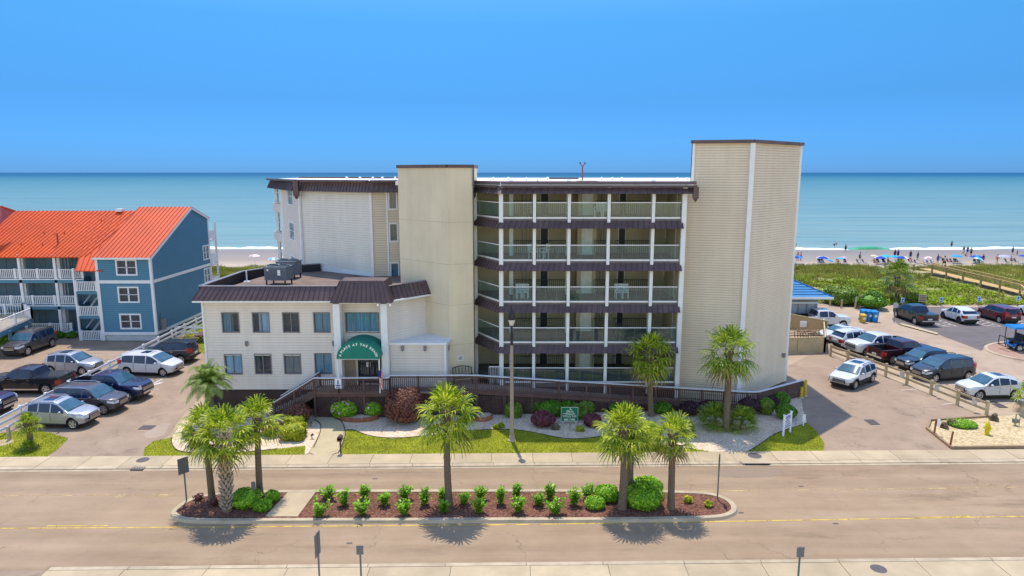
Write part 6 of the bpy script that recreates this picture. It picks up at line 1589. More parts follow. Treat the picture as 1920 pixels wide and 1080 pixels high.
def fan_crown(name, seed, rad, n, mat, parent, loc, lo=-55, hi=86, dry=0, flat=1.0):
    rnd = random.Random(seed); mb = MB(); md = MB(); c = Vector(loc)
    for i in range(n):
        t = (i + .5) / n; el = R(hi + (lo - hi) * t ** .85 + rnd.uniform(-9, 9)); az = i * 2.39996 + rnd.uniform(-.3, .3)
        d = Vector((math.cos(el) * math.cos(az), math.cos(el) * math.sin(az), math.sin(el) * flat))
        k = rad * rnd.uniform(.86, 1.1); pet = k * (.42 + .16 * math.cos(el)); Rr = k * .62
        droop = .22 + .5 * max(0, math.cos(el)) + (.3 if el < 0 else 0)
        base = c + Vector((rnd.uniform(-.06, .06), rnd.uniform(-.06, .06), -.22 * t * rad))
        fan_leaf(md if (dry and i >= n - dry) else mb, base, d, Vector((0, 0, 1)), pet, Rr, rnd, 15, droop)
    o = mb.build('crown', mat, parent)
    if md.v: md.build('dry_leaves', m_straw, parent)
    return o
def trunk_pts(p0, p1, r0, r1, n=14, rnd=None, bulge=True):
    pts, rr = [], []; rnd = rnd or random
    bend = Vector((rnd.uniform(-.06, .06), rnd.uniform(-.06, .06), 0))
    for i in range(n + 1):
        t = i / n; q = p0.lerp(p1, t) + bend * math.sin(math.pi * t); pts.append(q)
        r = r0 + (r1 - r0) * t; r *= 1 + (.18 * math.exp(-t * 14) if bulge else 0) + rnd.uniform(-.035, .035); rr.append(r)
    return pts, rr
def palm(u, v, ut, vt, wpx, label, seed, leaves=42, mat=None, r=.17, boots=0, dry=3, lo=-52, zb=.0, flat=1.0, group='palms with fan leaves', ttop=None):
    b = G(u, v, zb); top = PY(ut, vt, b.y); sc = F / (b.y * CT + (H - top.z) * ST); rad = wpx / 2 / sc * .95
    t = thing('palm_tree', label, 'palm tree', b, 0, group); rnd = random.Random(seed)
    th_ = top - Vector((0, 0, rad * .12))
    pts, rr = trunk_pts(b - Vector((0, 0, .05)), th_, r, r * .82, 22, rnd); mb = MB(); mb.tube(pts, rr, 12); mb.build('trunk', m_trunk, t, 60)
    if boots:
        mb = MB(); hgt = th_.z - b.z; k = 0; z = boots if boots > .01 else .1
        while z < hgt - .02:
            q = b.lerp(th_, z / hgt); a0 = (k % 2) * math.pi / 8
            for j in range(8):
                a = a0 + j * math.pi / 4 + rnd.uniform(-.06, .06); e = Vector((math.cos(a), math.sin(a), 0)); w = Vector((-e.y, e.x, 0)); p = q + e * r * .85
                l = rnd.uniform(.18, .30); tip = p + e * .17 + Vector((0, 0, l))
                mb.hexa([p - w * .075 - Vector((0, 0, .03)), p + w * .075 - Vector((0, 0, .03)), p + w * .06 - e * .05, p - w * .07 - e * .05, tip - w * .035, tip + w * .035, tip + w * .035 - e * .03, tip - w * .035 - e * .03])
            z += .17; k += 1
        mb.build('leaf_boots', m_boot, t)
    else:                                                     # a short collar of boots under the crown
        mb = MB()
        for k in range(26):
            a = k * 2.39996; z = -.05 - .5 * k / 26; q = th_ + Vector((0, 0, z + .1)); e = Vector((math.cos(a), math.sin(a), 0)); w = Vector((-e.y, e.x, 0)); p = q + e * r * .78
            tip = p + e * .13 + Vector((0, 0, .2)); mb.hexa([p - w * .06 - Vector((0, 0, .05)), p + w * .06 - Vector((0, 0, .05)), p + w * .05 - e * .05, p - w * .05 - e * .05, tip - w * .025, tip + w * .025, tip + w * .025 - e * .03, tip - w * .025 - e * .03])
        mb.build('leaf_boots', m_trunk, t)
    fan_crown('crown', seed, rad, int(leaves * .86), mat or m_palm, t, top, lo, 86, dry, flat); return t
palm(398, 938, 384, 800, 106, 'slim palm leaning slightly, first behind the left end sign of the street island', 11, 34, r=.155, zb=.1, dry=4, lo=-45)
palm(426, 957, 420, 806, 122, 'palm with criss-cross leaf boots all down its thick grey trunk', 12, 38, r=.20, boots=.1, zb=.1)
palm(487, 925, 482, 782, 104, 'slim palm above the rounded hedge on the left end of the street island', 13, 36, r=.155, zb=.1, lo=-42)
palm(842, 945, 838, 768, 126, 'straight palm standing alone in the middle of the seedling bed', 14, 48, r=.165, zb=.1, dry=2)
palm(1166, 953, 1170, 800, 116, 'stout palm in front of its close twin on the street island', 15, 46, r=.20, zb=.1)
palm(1181, 930, 1184, 805, 96, 'palm half hidden behind the stout palm on the street island', 16, 34, r=.17, zb=.1)
palm(1258, 953, 1262, 812, 100, 'palm with leaning trunk at the bare mulch end of the street island', 17, 36, r=.165, zb=.1, dry=7, lo=-62)
palm(1221, 780, 1220, 661, 98, 'tall palm in front of the glass galleries', 18, 44, r=.19, dry=5, lo=-60)
palm(1361, 808, 1368, 652, 112, 'tall palm in the gravel in front of the windowless tower', 19, 46, r=.21, mat=m_palm_d, dry=6, lo=-68)
palm(55, 838, 52, 793, 52, 'small stubby palm with dark trunk on the left corner lawn', 20, 34, r=.16, dry=0, lo=-25)
palm(1683, 566, 1683, 516, 74, 'palm standing in the dune grass behind the parked pickup', 21, 40, r=.30, mat=leaf_mat('dune_palm_leaf', (.05, .11, .012), (.34, .42, .06), .3, .4, .9, .7), dry=6, lo=-60)
palm(1960, 770, 1932, 735, 60, 'palm at the right edge showing only a few fan tips', 22, 30, r=.16)
# low fan palms without trunk
def low_palm(u, v, wpx, hpx, label, seed, mat=None):
    b = G(u, v); sc = F / (b.y * CT + H * ST); rad = wpx / 2 / sc
    t = thing('fan_palm_shrub', label, 'palm shrub', b, 0, 'low fan palms in the gravel')
    c = b + Vector((0, 0, hpx / sc * .30)); fan_crown('leaves', seed, rad, 34, mat or m_palm_d, t, c, -8, 80); mb = MB(); mb.tube([b, c], [.14, .10], 8); mb.build('stem', m_trunk, t)
low_palm(1340, 800, 70, 62, 'low trunkless fan palm left of the tall palm by the tower', 31)
low_palm(1390, 805, 66, 62, 'low trunkless fan palm right of the tall palm by the tower', 32)
low_palm(1215, 835, 70, 60, 'low trunkless fan palm behind the two street island palms', 33, m_palm)
low_palm(1285, 815, 44, 40, 'small trunkless fan palm behind the leaning street palm', 34, m_palm)
low_palm(55, 845, 34, 22, 'sprouting leaves at the foot of the small stubby palm', 35)
# arching feather palm
b = G(394, 800); top = PY(391, 722, b.y); rnd = random.Random(5)
t = thing('feather_palm', 'grey green palm with arching feather leaves beside the office wall', 'palm tree', b)
pts, rr = trunk_pts(b - Vector((0, 0, .05)), top, .24, .22, 10, rnd); mb = MB(); mb.tube(pts, rr, 10); mb.build('trunk', m_trunk, t, 60)
mb = MB()
for i in range(46):
    k = (i + .5) / 46; el = R(84 - 80 * k + rnd.uniform(-8, 8)); az = i * 2.39996; ln = rnd.uniform(1.45, 1.85); d = Vector((math.cos(el) * math.cos(az), math.cos(el) * math.sin(az), math.sin(el))); s = d.cross(Vector((0, 0, 1))).normalized()
    p = Vector(top); step = ln / 14; prev = None
    for j in range(15):
        f = j / 14; dd = (d + Vector((0, 0, -2.3 * f * f * (.5 + .5 * math.cos(el))))).normalized(); q = p + dd * step
        w = .02 * (1 - f) + .004; mb.face([p - s * w, p + s * w, q + s * w * .9, q - s * w * .9])
        if j > 1:
            for sg in (-1, 1):
                for o_ in (0, .5):
                    l = .42 * math.sin(math.pi * min(1, .18 + .8 * f)) + .06; bb = p.lerp(q, o_); e = (s * sg * .8 + dd * .75 + Vector((0, 0, -.15))).normalized(); ww = dd * .024
                    m1 = bb + e * l * .6; tp = bb + e * l - Vector((0, 0, .14 * l)); mb.face([bb - ww, bb + ww, m1 + ww * .9, m1 - ww * .9]); mb.face([m1 - ww * .9, m1 + ww * .9, tp])
        p = q
mb.build('crown', m_pindo, t)

# ---------------------------------------------------------------- shrubs
lf_green = leaf_mat('shrub_green', (.04, .13, .008), (.17, .36, .02), .2, .5, 2.5, .6)
lf_olive = leaf_mat('shrub_olive', (.075, .15, .016), (.26, .36, .035), .2, .5, 2.5, .6)
lf_bright = leaf_mat('shrub_bright', (.08, .24, .008), (.38, .64, .03), .25, .4, 2.5, .6)
lf_lime = leaf_mat('shrub_lime', (.15, .22, .008), (.60, .58, .025), .25, .5, 2.5, .6)
lf_burg = leaf_mat('shrub_burgundy', (.08, .018, .028), (.28, .08, .10), .2, .5, 3, .6)
lf_purp = leaf_mat('shrub_dark_purple', (.03, .014, .020), (.11, .045, .055), .15, .55, 3, .6)
lf_rust = leaf_mat('shrub_rust', (.08, .026, .022), (.30, .12, .075), .2, .55, 2.2, .6)
lf_dry = leaf_mat('dry_tuft', (.12, .08, .05), (.30, .22, .14), .2, .8, 2)
m_bloom = M('pink_blossom', (.60, .30, .33), .8, .2, 8); m_bloomw = M('white_blossom', (.72, .66, .60), .8, .15, 8)
def shrub(u, v, wpx, hpx, mat, label, seed=0, n=2600, power=2.0, leaf=.075, name='clipped_shrub', cat='shrub', group='clipped shrubs in the front garden', depth=.95, z=0.0, blooms=None, fuzz=.07, core=True):
    """leafy shrub: many small leaves through the outer shell of a rounded or boxy body; (u,v) is its front foot, wpx x hpx its size in the view"""
    p = G(u, v, z); sc = F / (p.y * CT + H * ST); rx = wpx / 2 / sc; ry = rx * depth; hz = hpx / sc / 1.0
    # the view looks down on it: part of its height on the picture is its depth
    el = math.atan2(H - hz / 2, p.y); rz = max(.15, (hz - 2 * ry * math.sin(el) * .55) / math.cos(el) / 2) if power <= 2.01 else max(.15, (hz - 2 * ry * math.sin(el) * .9) / math.cos(el) / 2)
    rz = max(rz, rx * (.55 if name != 'spreading_plant' else .2)); c = Vector((p.x, p.y + ry, z + rz * .93)); rnd = random.Random(seed * 17 + int(u))
    mb = MB(); e = 2.0 / power
    def sp(a, k): return math.copysign(abs(a) ** k, a)
    ph = [rnd.uniform(0, 6.28) for _ in range(4)]
    for i in range(n):
        zz = 1 - 2 * (i + .5) / n; a = i * 2.39996; r0 = math.sqrt(1 - zz * zz)
        if zz < -.75: continue
        dx, dy, dz = sp(math.cos(a), e) * r0 ** e, sp(math.sin(a), e) * r0 ** e, sp(zz, e)
        lump = 1 + fuzz * (math.sin(dx * 4 + ph[0]) + math.sin(dy * 5 + ph[1]) + math.sin(dz * 5 + ph[2])) * .5
        k = lump * (1 - abs(rnd.gauss(0, .055))) * (1 + (rnd.random() < .06) * rnd.uniform(0, .09))
        q = c + Vector((dx * rx * k, dy * ry * k, dz * rz * k)); 
        nn = Vector((dx / rx, dy / ry, dz / rz)).normalized(); nn = (nn + Vector((rnd.uniform(-.8, .8), rnd.uniform(-.8, .8), rnd.uniform(-.5, .9)))).normalized()
        t1 = nn.cross(Vector((rnd.uniform(-1, 1), rnd.uniform(-1, 1), rnd.uniform(-1, 1)))).normalized(); t2 = nn.cross(t1); s = leaf * rnd.uniform(.6, 1.25)
        mb.face([q - t1 * s, q + t2 * s * .55, q + t1 * s, q - t2 * s * .55])
    if core:
        rows = []
        for i in range(9):
            t = math.pi * i / 8; rows.append([(c.x + .86 * rx * sp(math.cos(b_), e) * math.sin(t) ** e, c.y + .86 * ry * sp(math.sin(b_), e) * math.sin(t) ** e, c.z + .86 * rz * sp(math.cos(t), e)) for b_ in [2 * math.pi * j / 14 for j in range(14)]])
        mb.grid(rows, True)
    if blooms:
        t = thing(name, label, cat, p, 0, group); mb.build('foliage', mat, t); fl = MB()
        for i in range(blooms[1]):
            a = rnd.uniform(0, 6.28); zz = rnd.uniform(-.1, .95); r0 = math.sqrt(1 - zz * zz); q = c + Vector((math.cos(a) * r0 * rx, math.sin(a) * r0 * ry, zz * rz)) * 1.0
            fl.ball(q, rnd.uniform(.04, .085), 6)
        fl.build('blossoms', blooms[0], t); return t
    return tag(mb.build(name, mat, None, origin=p), label, cat, group)
S_ = shrub
S_(754, 803, 74, 84, lf_rust, 'very large rust red clipped shrub in front of the deck', 1, 6500, 2.3, .07, fuzz=.10)
S_(555, 800, 46, 44, lf_rust, 'medium rust red shrub behind the two boxy lime hedges', 2, 3200)
S_(641, 790, 50, 42, lf_bright, 'round green shrub dotted with pink and white blossoms', 3, 2600, blooms=(m_bloom, 46))
S_(698, 786, 42, 38, lf_bright, 'round green shrub with a few pale blossoms beside the big rust shrub', 4, 2400, blooms=(m_bloomw, 7))
S_(544, 830, 46, 42, lf_lime, 'yellow green boxy hedge nearest the garden path', 5, 3400, 4.0, .06)
S_(547, 806, 42, 28, lf_lime, 'low flat yellow green hedge behind the boxy one', 6, 2600, 4.0, .06)
S_(505, 822, 40, 34, lf_rust, 'dark rust shrub left of the boxy lime hedges', 7, 2400)
S_(450, 834, 46, 34, lf_green, 'green mound under the three left palms', 8, 2600)
S_(349, 823, 22, 22, lf_green, 'small green ball at the left end of the gravel', 9, 1400)
S_(362, 838, 24, 28, lf_rust, 'small rust red shrub at the left end of the gravel', 10, 1400)
S_(1019, 806, 46, 37, lf_burg, 'burgundy globe shrub left of the green sign', 11, 3400)
S_(1112, 805, 34, 30, lf_burg, 'burgundy globe shrub right of the green sign', 12, 2400)
S_(1000, 777, 43, 38, lf_green, 'flat topped green hedge against the ramp lattice', 13, 2600, 3.2)
S_(963, 786, 33, 34, lf_olive, 'olive green boxy shrub behind the street lamp', 14, 2200, 3.6)
S_(1035, 786, 52, 34, lf_green, 'broad green mound left behind the green sign', 15, 3000)
S_(1067, 781, 34, 31, lf_green, 'small green dome directly behind the green sign', 16, 1800)
S_(1100, 782, 34, 32, lf_olive, 'olive dome right behind the green sign', 17, 2000)
S_(1087, 790, 46, 30, lf_olive, 'wide olive mound at the right edge of the green sign', 18, 2400)
S_(922, 778, 26, 22, lf_purp, 'small near black globe beside the brick ring', 19, 1600)
S_(876, 794, 30, 34, lf_green, 'green shrub behind the lone street palm', 20, 1800)
S_(1335, 779, 40, 28, lf_purp, 'dark purple shrub by the ramp rail left of the tall palm', 21, 1800)
S_(1300, 783, 44, 30, lf_purp, 'dark purple shrub in the shade below the ramp', 23, 1800)
S_(1412, 782, 42, 37, lf_purp, 'large dark purple globe below the bend of the ramp', 22, 3000)
S_(1441, 781, 30, 36, lf_olive, 'olive green globe between the purple globe and the white sign', 24, 2200)
S_(1452, 768, 26, 26, lf_purp, 'small dark globe behind the olive one', 25, 1500)
S_(1470, 765, 32, 30, lf_green, 'green dome next to the ramp end', 26, 2000)
S_(1480, 790, 38, 34, lf_green, 'dark green dome behind the small white sign', 27, 2600)
S_(1245, 780, 36, 26, lf_green, 'green mound right of the tall gallery palm', 28, 1800)
S_(1165, 782, 40, 28, lf_green, 'green mound below the ramp behind the twin street palms', 29, 1800)
for i, (u, v, wp, hp, lab) in enumerate(((931, 806, 12, 9, 'tiny yellow green tuft by the brick ring'), (1042, 808, 18, 8, 'straw coloured tuft beside the burgundy globe'), (1088, 811, 16, 10, 'small yellowish tuft in front of the sign'), (940, 804, 12, 9, 'tiny green tuft next to the yellowish one'))):
    S_(u, v, wp, hp, lf_lime if i != 1 else lf_dry, lab, 40 + i, 260, 2, .06, name='grass_tuft', cat='plant', group='tufts in the gravel', core=False, fuzz=.3)
# beds round the shrubs: brick rings
m_brick = M('red_brick', (.34, .13, .07), .85, .25, 5, .3, 20)
def brick_ring(u0, u1, v, lab, dv=10):
    a, b = G(u0, v), G(u1, v); c = (a + b) / 2 + Vector((0, .55, 0)); rx = (b.x - a.x) / 2; t = thing('brick_ring', lab, 'brick edging', (c.x, c.y, 0)); mb = MB(); n = 26
    for i in range(n):
        an = math.pi + math.pi * (i + .5) / n; an2 = an; q = (c.x + rx * math.cos(an), c.y + .75 * math.sin(an)); an = math.atan2(math.sin(an) * .75, math.cos(an) * rx) 
        e = Vector((math.cos(an2), math.sin(an2), 0)); w = Vector((-e.y, e.x, 0)) * .06; e = e * .05; q = Vector((q[0], q[1], 0))
        p4 = [q - w - e, q + w - e, q + w + e, q - w + e]; mb.hexa([(p.x, p.y, 0) for p in p4] + [(p.x, p.y, .26 + .012 * (i % 3)) for p in p4])
    mb.build('bricks', m_brick, t); mb = MB(); mb.lathe((c.x, c.y, 0), [(.001, .2), (rx * .94, .16)], 24); mb.v = [(x, c.y + (y - c.y) * .72 / rx, z) for x, y, z in mb.v]; mb.build('fill', m_gravel, t)
brick_ring(634, 706, 790, 'half ring of upright red bricks below the blossoming shrub'); brick_ring(886, 922, 789, 'half ring of red bricks beside the near black globe')
# street island: seedlings and hedges
def seedling(u, v, wpx, hpx, lab, seed, mat=None):
    p = G(u, v, .1); sc = F / (p.y * CT + (H - .1) * ST); w = wpx / 2 / sc * 1.12; h = hpx / sc * 1.1; rnd = random.Random(seed); mb = MB()
    t = thing('young_shrub', lab, 'young shrub', p, 0, 'young shrubs in the street island bed'); st = MB()
    for s in range(9):
        a = s * 2.4 + rnd.uniform(-.3, .3); lean = rnd.uniform(.15, 1) * w; hh = h * rnd.uniform(.6, 1.0) * (1 - .25 * lean / w); tip = p + Vector((math.cos(a) * lean, math.sin(a) * lean, hh)); st.tube([p, p.lerp(tip, .5) + Vector((0, 0, .06)), tip], [.016, .012, .006], 4)
        for k in range(46):
            f = rnd.uniform(.08, 1.05); q = p.lerp(tip, f) + Vector((rnd.gauss(0, .05), rnd.gauss(0, .05), rnd.gauss(0, .03))); an = rnd.uniform(0, 6.28); e = Vector((math.cos(an), math.sin(an), rnd.uniform(.1, 1.0))).normalized(); sd_ = e.cross(Vector((rnd.uniform(-.4, .4), rnd.uniform(-.4, .4), 1))).normalized(); l = rnd.uniform(.11, .19)
            mb.face([q, q + e * l * .5 + sd_ * .038, q + e * l, q + e * l * .5 - sd_ * .03])
    mb.build('foliage', mat or lf_bright, t); st.build('stems', m_trunk, t)
sl_ = []
for (zx, zy, zw, zh, T) in ((808, 708, 80, 62, 1), (768, 795, 92, 85, 1), (888, 738, 58, 80, 1), (988, 706, 60, 70, 1), (975, 785, 80, 85, 1), (1083, 738, 52, 60, 1), (1180, 708, 62, 68, 1), (1176, 785, 72, 78, 1)):
    sl_.append((300 + zx / 2.571, 660 + zy / 2.571, zw / 2.571, zh / 2.571))
for (zx, zy, zw, zh) in ((275, 700, 66, 98), (370, 668, 40, 64), (378, 742, 66, 74), (484, 696, 54, 62), (568, 668, 72, 62), (562, 742, 72, 84), (678, 698, 50, 110), (764, 664, 60, 78), (774, 742, 82, 84), (880, 704, 62, 72), (938, 668, 74, 78), (968, 750, 92, 88), (1068, 704, 66, 98), (1142, 664, 60, 78)):
    sl_.append((700 + zx / 2.842, 700 + zy / 2.842, zw / 2.842, zh / 2.842))
back = [s for s in sl_ if s[1] < 950]; front = [s for s in sl_ if s[1] >= 950]
back.sort(); front.sort()
ordn = ['first', 'second', 'third', 'fourth', 'fifth', 'sixth', 'seventh', 'eighth', 'ninth', 'tenth', 'eleventh', 'twelfth', 'thirteenth', 'fourteenth', 'fifteenth', 'sixteenth']
for nm, rowl in (('back', back), ('front', front)):
    for i, s in enumerate(rowl): seedling(*s, 'bright young shrub, %s from the concrete crossing in the %s row' % (ordn[i], nm), 100 + i + (50 if nm == 'front' else 0))
SG = 'hedges on the street island'
S_(452, 958, 54, 44, lf_bright, 'wide light green hedge under the left street palms', 51, 3400, 2.4, .085, group=SG, z=.1)
S_(487, 962, 32, 28, lf_bright, 'low light green hedge in front of the right slim palm', 52, 1800, 2.2, .085, group=SG, z=.1)
S_(507, 943, 24, 26, lf_bright, 'small light green hedge at the crossing end of the left bed', 53, 1400, 2.4, .085, group=SG, z=.1)
S_(1212, 963, 72, 42, lf_bright, 'broad green hedge between the stout palm and the leaning palm', 54, 4200, 2.5, .085, group=SG, z=.1)
S_(1217, 940, 60, 32, lf_bright, 'upper green hedge behind the broad one between the palms', 55, 3200, 2.5, .085, group=SG, z=.1)
S_(1140, 945, 44, 34, lf_bright, 'rounded green hedge just left of the stout palm', 56, 2600, 2.4, .085, group=SG, z=.1)
S_(1117, 959, 36, 28, lf_bright, 'low green hedge at the end of the young shrubs', 57, 2000, 2.2, .085, group=SG, z=.1)
for i, (u, v, lab) in enumerate(((369, 940, 'small reddish twiggy plant beside the left island sign'), (1292, 945, 'tiny sparse plant in the bare mulch'), (1330, 953, 'tiny sparse plant near the right island sign'), (398, 950, 'low dry stump plant between the left palms'))):
    S_(u, v, 15, 14, lf_lime if i in (1, 2) else lf_rust, lab, 60 + i, 130, 2, .07, name='small_plant', cat='plant', group='small plants in the bark mulch', core=False, fuzz=.4, z=.1)
# right gravel bed
S_(1817, 806, 46, 20, lf_bright, 'flat bright green spreading plant in the yellow gravel', 70, 2200, 2.4, .08, name='spreading_plant', cat='plant', group=None)
for i, (u, v, wp, hp, lab) in enumerate(((1791, 801, 20, 12, 'grey brown dry clump left of the spreading plant'), (1774, 805, 14, 10, 'small dark dry clump left of the grey one'), (1868, 791, 14, 14, 'dark dry tuft near the last fence post'))):
    S_(u, v, wp, hp, lf_dry, lab, 75 + i, 420, 2, .06, name='dry_plant', cat='plant', group='dry clumps in the yellow gravel', core=False, fuzz=.4)
# foundation plants of the blue house and dark bushes under the walkway
for i, (u, v, wp, hp, lab) in enumerate(((100, 636, 24, 12, 'low dark green bush below the gallery rails of the blue house'), (128, 635, 20, 10, 'small dark green bush beside the blue stair bay'))):
    S_(u, v, wp, hp, lf_green, lab, 80 + i, 700, 2, .1, group='bushes by the blue house')
S_(8, 655, 40, 34, lf_green, 'large dark bush under the raised walkway', 83, 2400, 2, .11, group='bushes by the blue house')

# ---------------------------------------------------------------- grass and dune growth (nobody could count it)
gm = leaf_mat('lawn_blade', (.22, .25, .008), (.56, .54, .025), .2, .6, .8, .5)
random.seed(21)
def inside(x, y, poly):
    c = False; n = len(poly)
    for i in range(n):
        a, b = poly[i], poly[(i + 1) % n]
        if (a.y > y) != (b.y > y) and x < (b.x - a.x) * (y - a.y) / (b.y - a.y) + a.x: c = not c
    return c
mb = MB()
for poly in LAWN:
    xa, xb = max(-34, min(p.x for p in poly)), max(p.x for p in poly); ya, yb_ = min(p.y for p in poly), max(p.y for p in poly)
    n = int((xb - xa) * (yb_ - ya) * 320)
    for _ in range(min(n, 26000)):
        x, y = random.uniform(xa, xb), random.uniform(ya, yb_)
        if not inside(x, y, poly): continue
        a = random.uniform(0, 6.28); h = random.uniform(.03, .075); w_ = .02; l = random.uniform(0, .05)
        mb.face([(x - w_ * math.cos(a), y - w_ * math.sin(a), .018), (x + w_ * math.cos(a), y + w_ * math.sin(a), .018), (x + l * math.sin(a), y - l * math.cos(a), .018 + h)])
tag(mb.build('lawn_grass', gm), kind='stuff')
# dune: knee-high grass and leafy ground cover
g1 = leaf_mat('dune_grass_blade', (.11, .125, .018), (.46, .44, .085), .2, .85, .22, .32)
g2 = leaf_mat('dune_vine_leaf', (.075, .18, .008), (.50, .64, .025), .25, .85, .25, .35)
mb, mv = MB(), MB(); rnd = random.Random(8)
def dens(x, y):
    return noise2(x * 1.3 + 5, y * 1.6)
walkx = lambda y: 63 - (y - 78) * .16
BARE = [(G(u, v, .4), a_, b_) for u, v, a_, b_ in ((1548, 529, 2.8, 1.6), (1590, 528, 1.6, 1.0), (1745, 541, 3.2, 1.2), (1722, 534, 1.5, 1.0), (1800, 551, 2.2, .7), (1765, 533, 1.6, .8), (1880, 556, 2.0, .8), (1640, 541, 1.2, .6))]
for _ in range(90000):
    y = 76.2 + 33 * rnd.random() ** 1.0; hwid = 18 + y * .78
    x = rnd.uniform(-hwid, hwid)
    if -26 < x < 20 and y < 112: continue
    if y < 79 and x > 24 and not (x > 44): 
        if rnd.random() < .8 and x < 41: continue
    if x > 0 and -2.6 < x - walkx(y) < 1.6: continue
    if 70 > y: continue
    d = dens(x, y)
    if d < -.5 - .3 * rnd.random() and y > 78: continue
    if y > 106.5 + 2.0 * math.sin(x * .25): continue
    if any(abs(x - c_.x) / a_ + abs(y - c_.y) / b_ < 1 for c_, a_, b_ in BARE): continue
    hf = noise2(x * 4.1 + 9, y * 4.7); z = terrain(x, y); front = sstep(98, 82, y) * (.6 + .5 * d)
    if x > 0 and rnd.random() < front * 1.15 - .12:
        h = rnd.uniform(.12, .48) * (1.2 + .4 * d) * (1 + .75 * hf)
        for k in range(8):
            q = Vector((x + rnd.gauss(0, .28), y + rnd.gauss(0, .28), z + rnd.uniform(.04, h))); a = rnd.uniform(0, 6.28); e = Vector((math.cos(a), math.sin(a), rnd.uniform(-.2, .8))).normalized(); s = e.cross(Vector((rnd.uniform(-.6, .6), rnd.uniform(-.6, .6), 1))).normalized(); l = rnd.uniform(.07, .15)
            mv.face([q - e * l, q + s * l * .7, q + e * l, q - s * l * .7])
    else:
        h = rnd.uniform(.35, .85) * (.85 + .35 * d) * (1 + .55 * hf)
        for k in range(5):
            a = rnd.uniform(0, 6.28); bx_, by_ = x + rnd.gauss(0, .14), y + rnd.gauss(0, .14); w_ = .045; l = rnd.uniform(.1, .42)
            mb.face([(bx_ - w_ * math.cos(a), by_ - w_ * math.sin(a), z - .02), (bx_ + w_ * math.cos(a), by_ + w_ * math.sin(a), z - .02), (bx_ + l * math.sin(a), by_ - l * math.cos(a), z + h * rnd.uniform(.7, 1.05))])
tag(mb.build('dune_grass', g1), kind='stuff'); tag(mv.build('dune_ground_cover', g2), kind='stuff')
# darker bushes among the dune growth
DG = 'bushes at the foot of the dune'
for i, (u, v, wp, hp, lab) in enumerate(((1646, 583, 52, 36, 'large dark green bush left of the dune palm'), (1590, 575, 60, 26, 'light green bush behind the blue bins'), (1725, 573, 40, 22, 'green bush behind the dark green pickup'))):
    S_(u, v, wp, hp, (lf_green, lf_olive, lf_olive)[i], lab, 90 + i, 3000, 2, .15, group=DG, fuzz=.25)
# ---------------------------------------------------------------- street furniture
m_galv = M('galvanised_steel', (.20, .21, .20), .5, .15, 6, metal=.5); m_green_post = M('green_sign_post', (.10, .15, .13), .6, .15, 5)
m_signback = M('sign_back_grey', (.16, .17, .19), .5, .12, 6, metal=.3)
def sign_post(u, v, vt, label, wpx=0, hpx=0, yaw=0.0, mat=None, face='back', zb=.0, vb=None, name='road_sign'):
    b = G(u, v, zb) if vb is None else vb; top = PY(u, vt, b.y); sc = F / (b.y * CT + (H - top.z) * ST)
    t = thing(name, label, 'sign', b, 0, 'signs on posts along the street')
    mb = MB(); mb.box(b.x - .03, b.x + .03, b.y - .02, b.y + .02, b.z, top.z); mb.build('post', mat or m_green_post, t)
    w_, h_ = wpx / sc / 2, hpx / sc; c, s = math.cos(R(yaw)), math.sin(R(yaw))
    mb = MB(); p = lambda x, y, z: (b.x + x * c - y * s, b.y - .035 + x * s + y * c, z)
    mb.hexa([p(-w_, -.01, top.z - h_), p(w_, -.01, top.z - h_), p(w_, .01, top.z - h_), p(-w_, .01, top.z - h_), p(-w_, -.01, top.z), p(w_, -.01, top.z), p(w_, .01, top.z), p(-w_, .01, top.z)]); mb.build('sign_plate', m_signback, t); return t
sign_post(350, 940, 858, 'grey backed sign on a thin post at the left tip of the street island', 20, 31, 52, zb=.1)
sign_post(478, 945, 903, 'short grey green marker post in the hedge under the left palms', 8, 14, 0, zb=.1)
sign_post(1345, 936, 852, 'thin sign seen nearly edge on at the right tip of the street island', 20, 28, 76, zb=.1, mat=m_galv)
yb_ = 22.6
sign_post(678, 0, 1022, 'small square sign seen from behind on the near pavement, second from the left', 13, 18, 4, vb=Vector((XU(678, yb_, 0), yb_, .05)), mat=m_signback)
sign_post(598, 0, 998, 'sign seen nearly edge on on the near pavement at bottom left', 24, 46, 83, vb=Vector((XU(600, yb_, 0), yb_, .05)), mat=m_signback)
sign_post(1495, 0, 1025, 'square grey sign seen from behind on the near pavement at bottom right', 14, 20, 0, vb=Vector((XU(1495, yb_, 0), yb_, .05)))
# street lamp
b = G(960, 827); zt = ZV(574, b.y); lp = thing('street_lamp', 'tall concrete street lamp with black acorn lantern in the lawn', 'street lamp', b)
m_lp = M('concrete_pole', (.34, .28, .22), .85, .12, 3, .3, 30)
mb = MB(); zz = zt - b.z; mb.tube([b, b + Vector((0, 0, .25))], [.17, .15], 12); mb.tube([b + Vector((0, 0, .25)), b + Vector((-.02, 0, zz * .72))], [.12, .085], 12); mb.build('pole', m_lp, lp, 50)
mb = MB(); mb.lathe(b, [(.24, 0), (.24, .08), (.17, .12), (.16, .3), (.13, .34)], 14); mb.build('base_collar', m_conc2, lp)
x, y = b.x - .02, b.y
mb = MB(); mb.tube([(x, y, b.z + zz * .72), (x, y, b.z + zz * .86)], [.075, .06], 10); mb.lathe((x, y, b.z + zz * .72), [(.11, 0), (.11, .05), (.075, .08)], 12); mb.build('arm_pole', m_black, lp, 50)
zg = b.z + zz * .86
mb = MB(); mb.lathe((x, y, zg), [(.05, -.02), (.11, .05), (.17, .22), (.185, .34)], 14); mb.build('globe', M('lamp_globe', (.62, .60, .55), .25, .05), lp, 60)
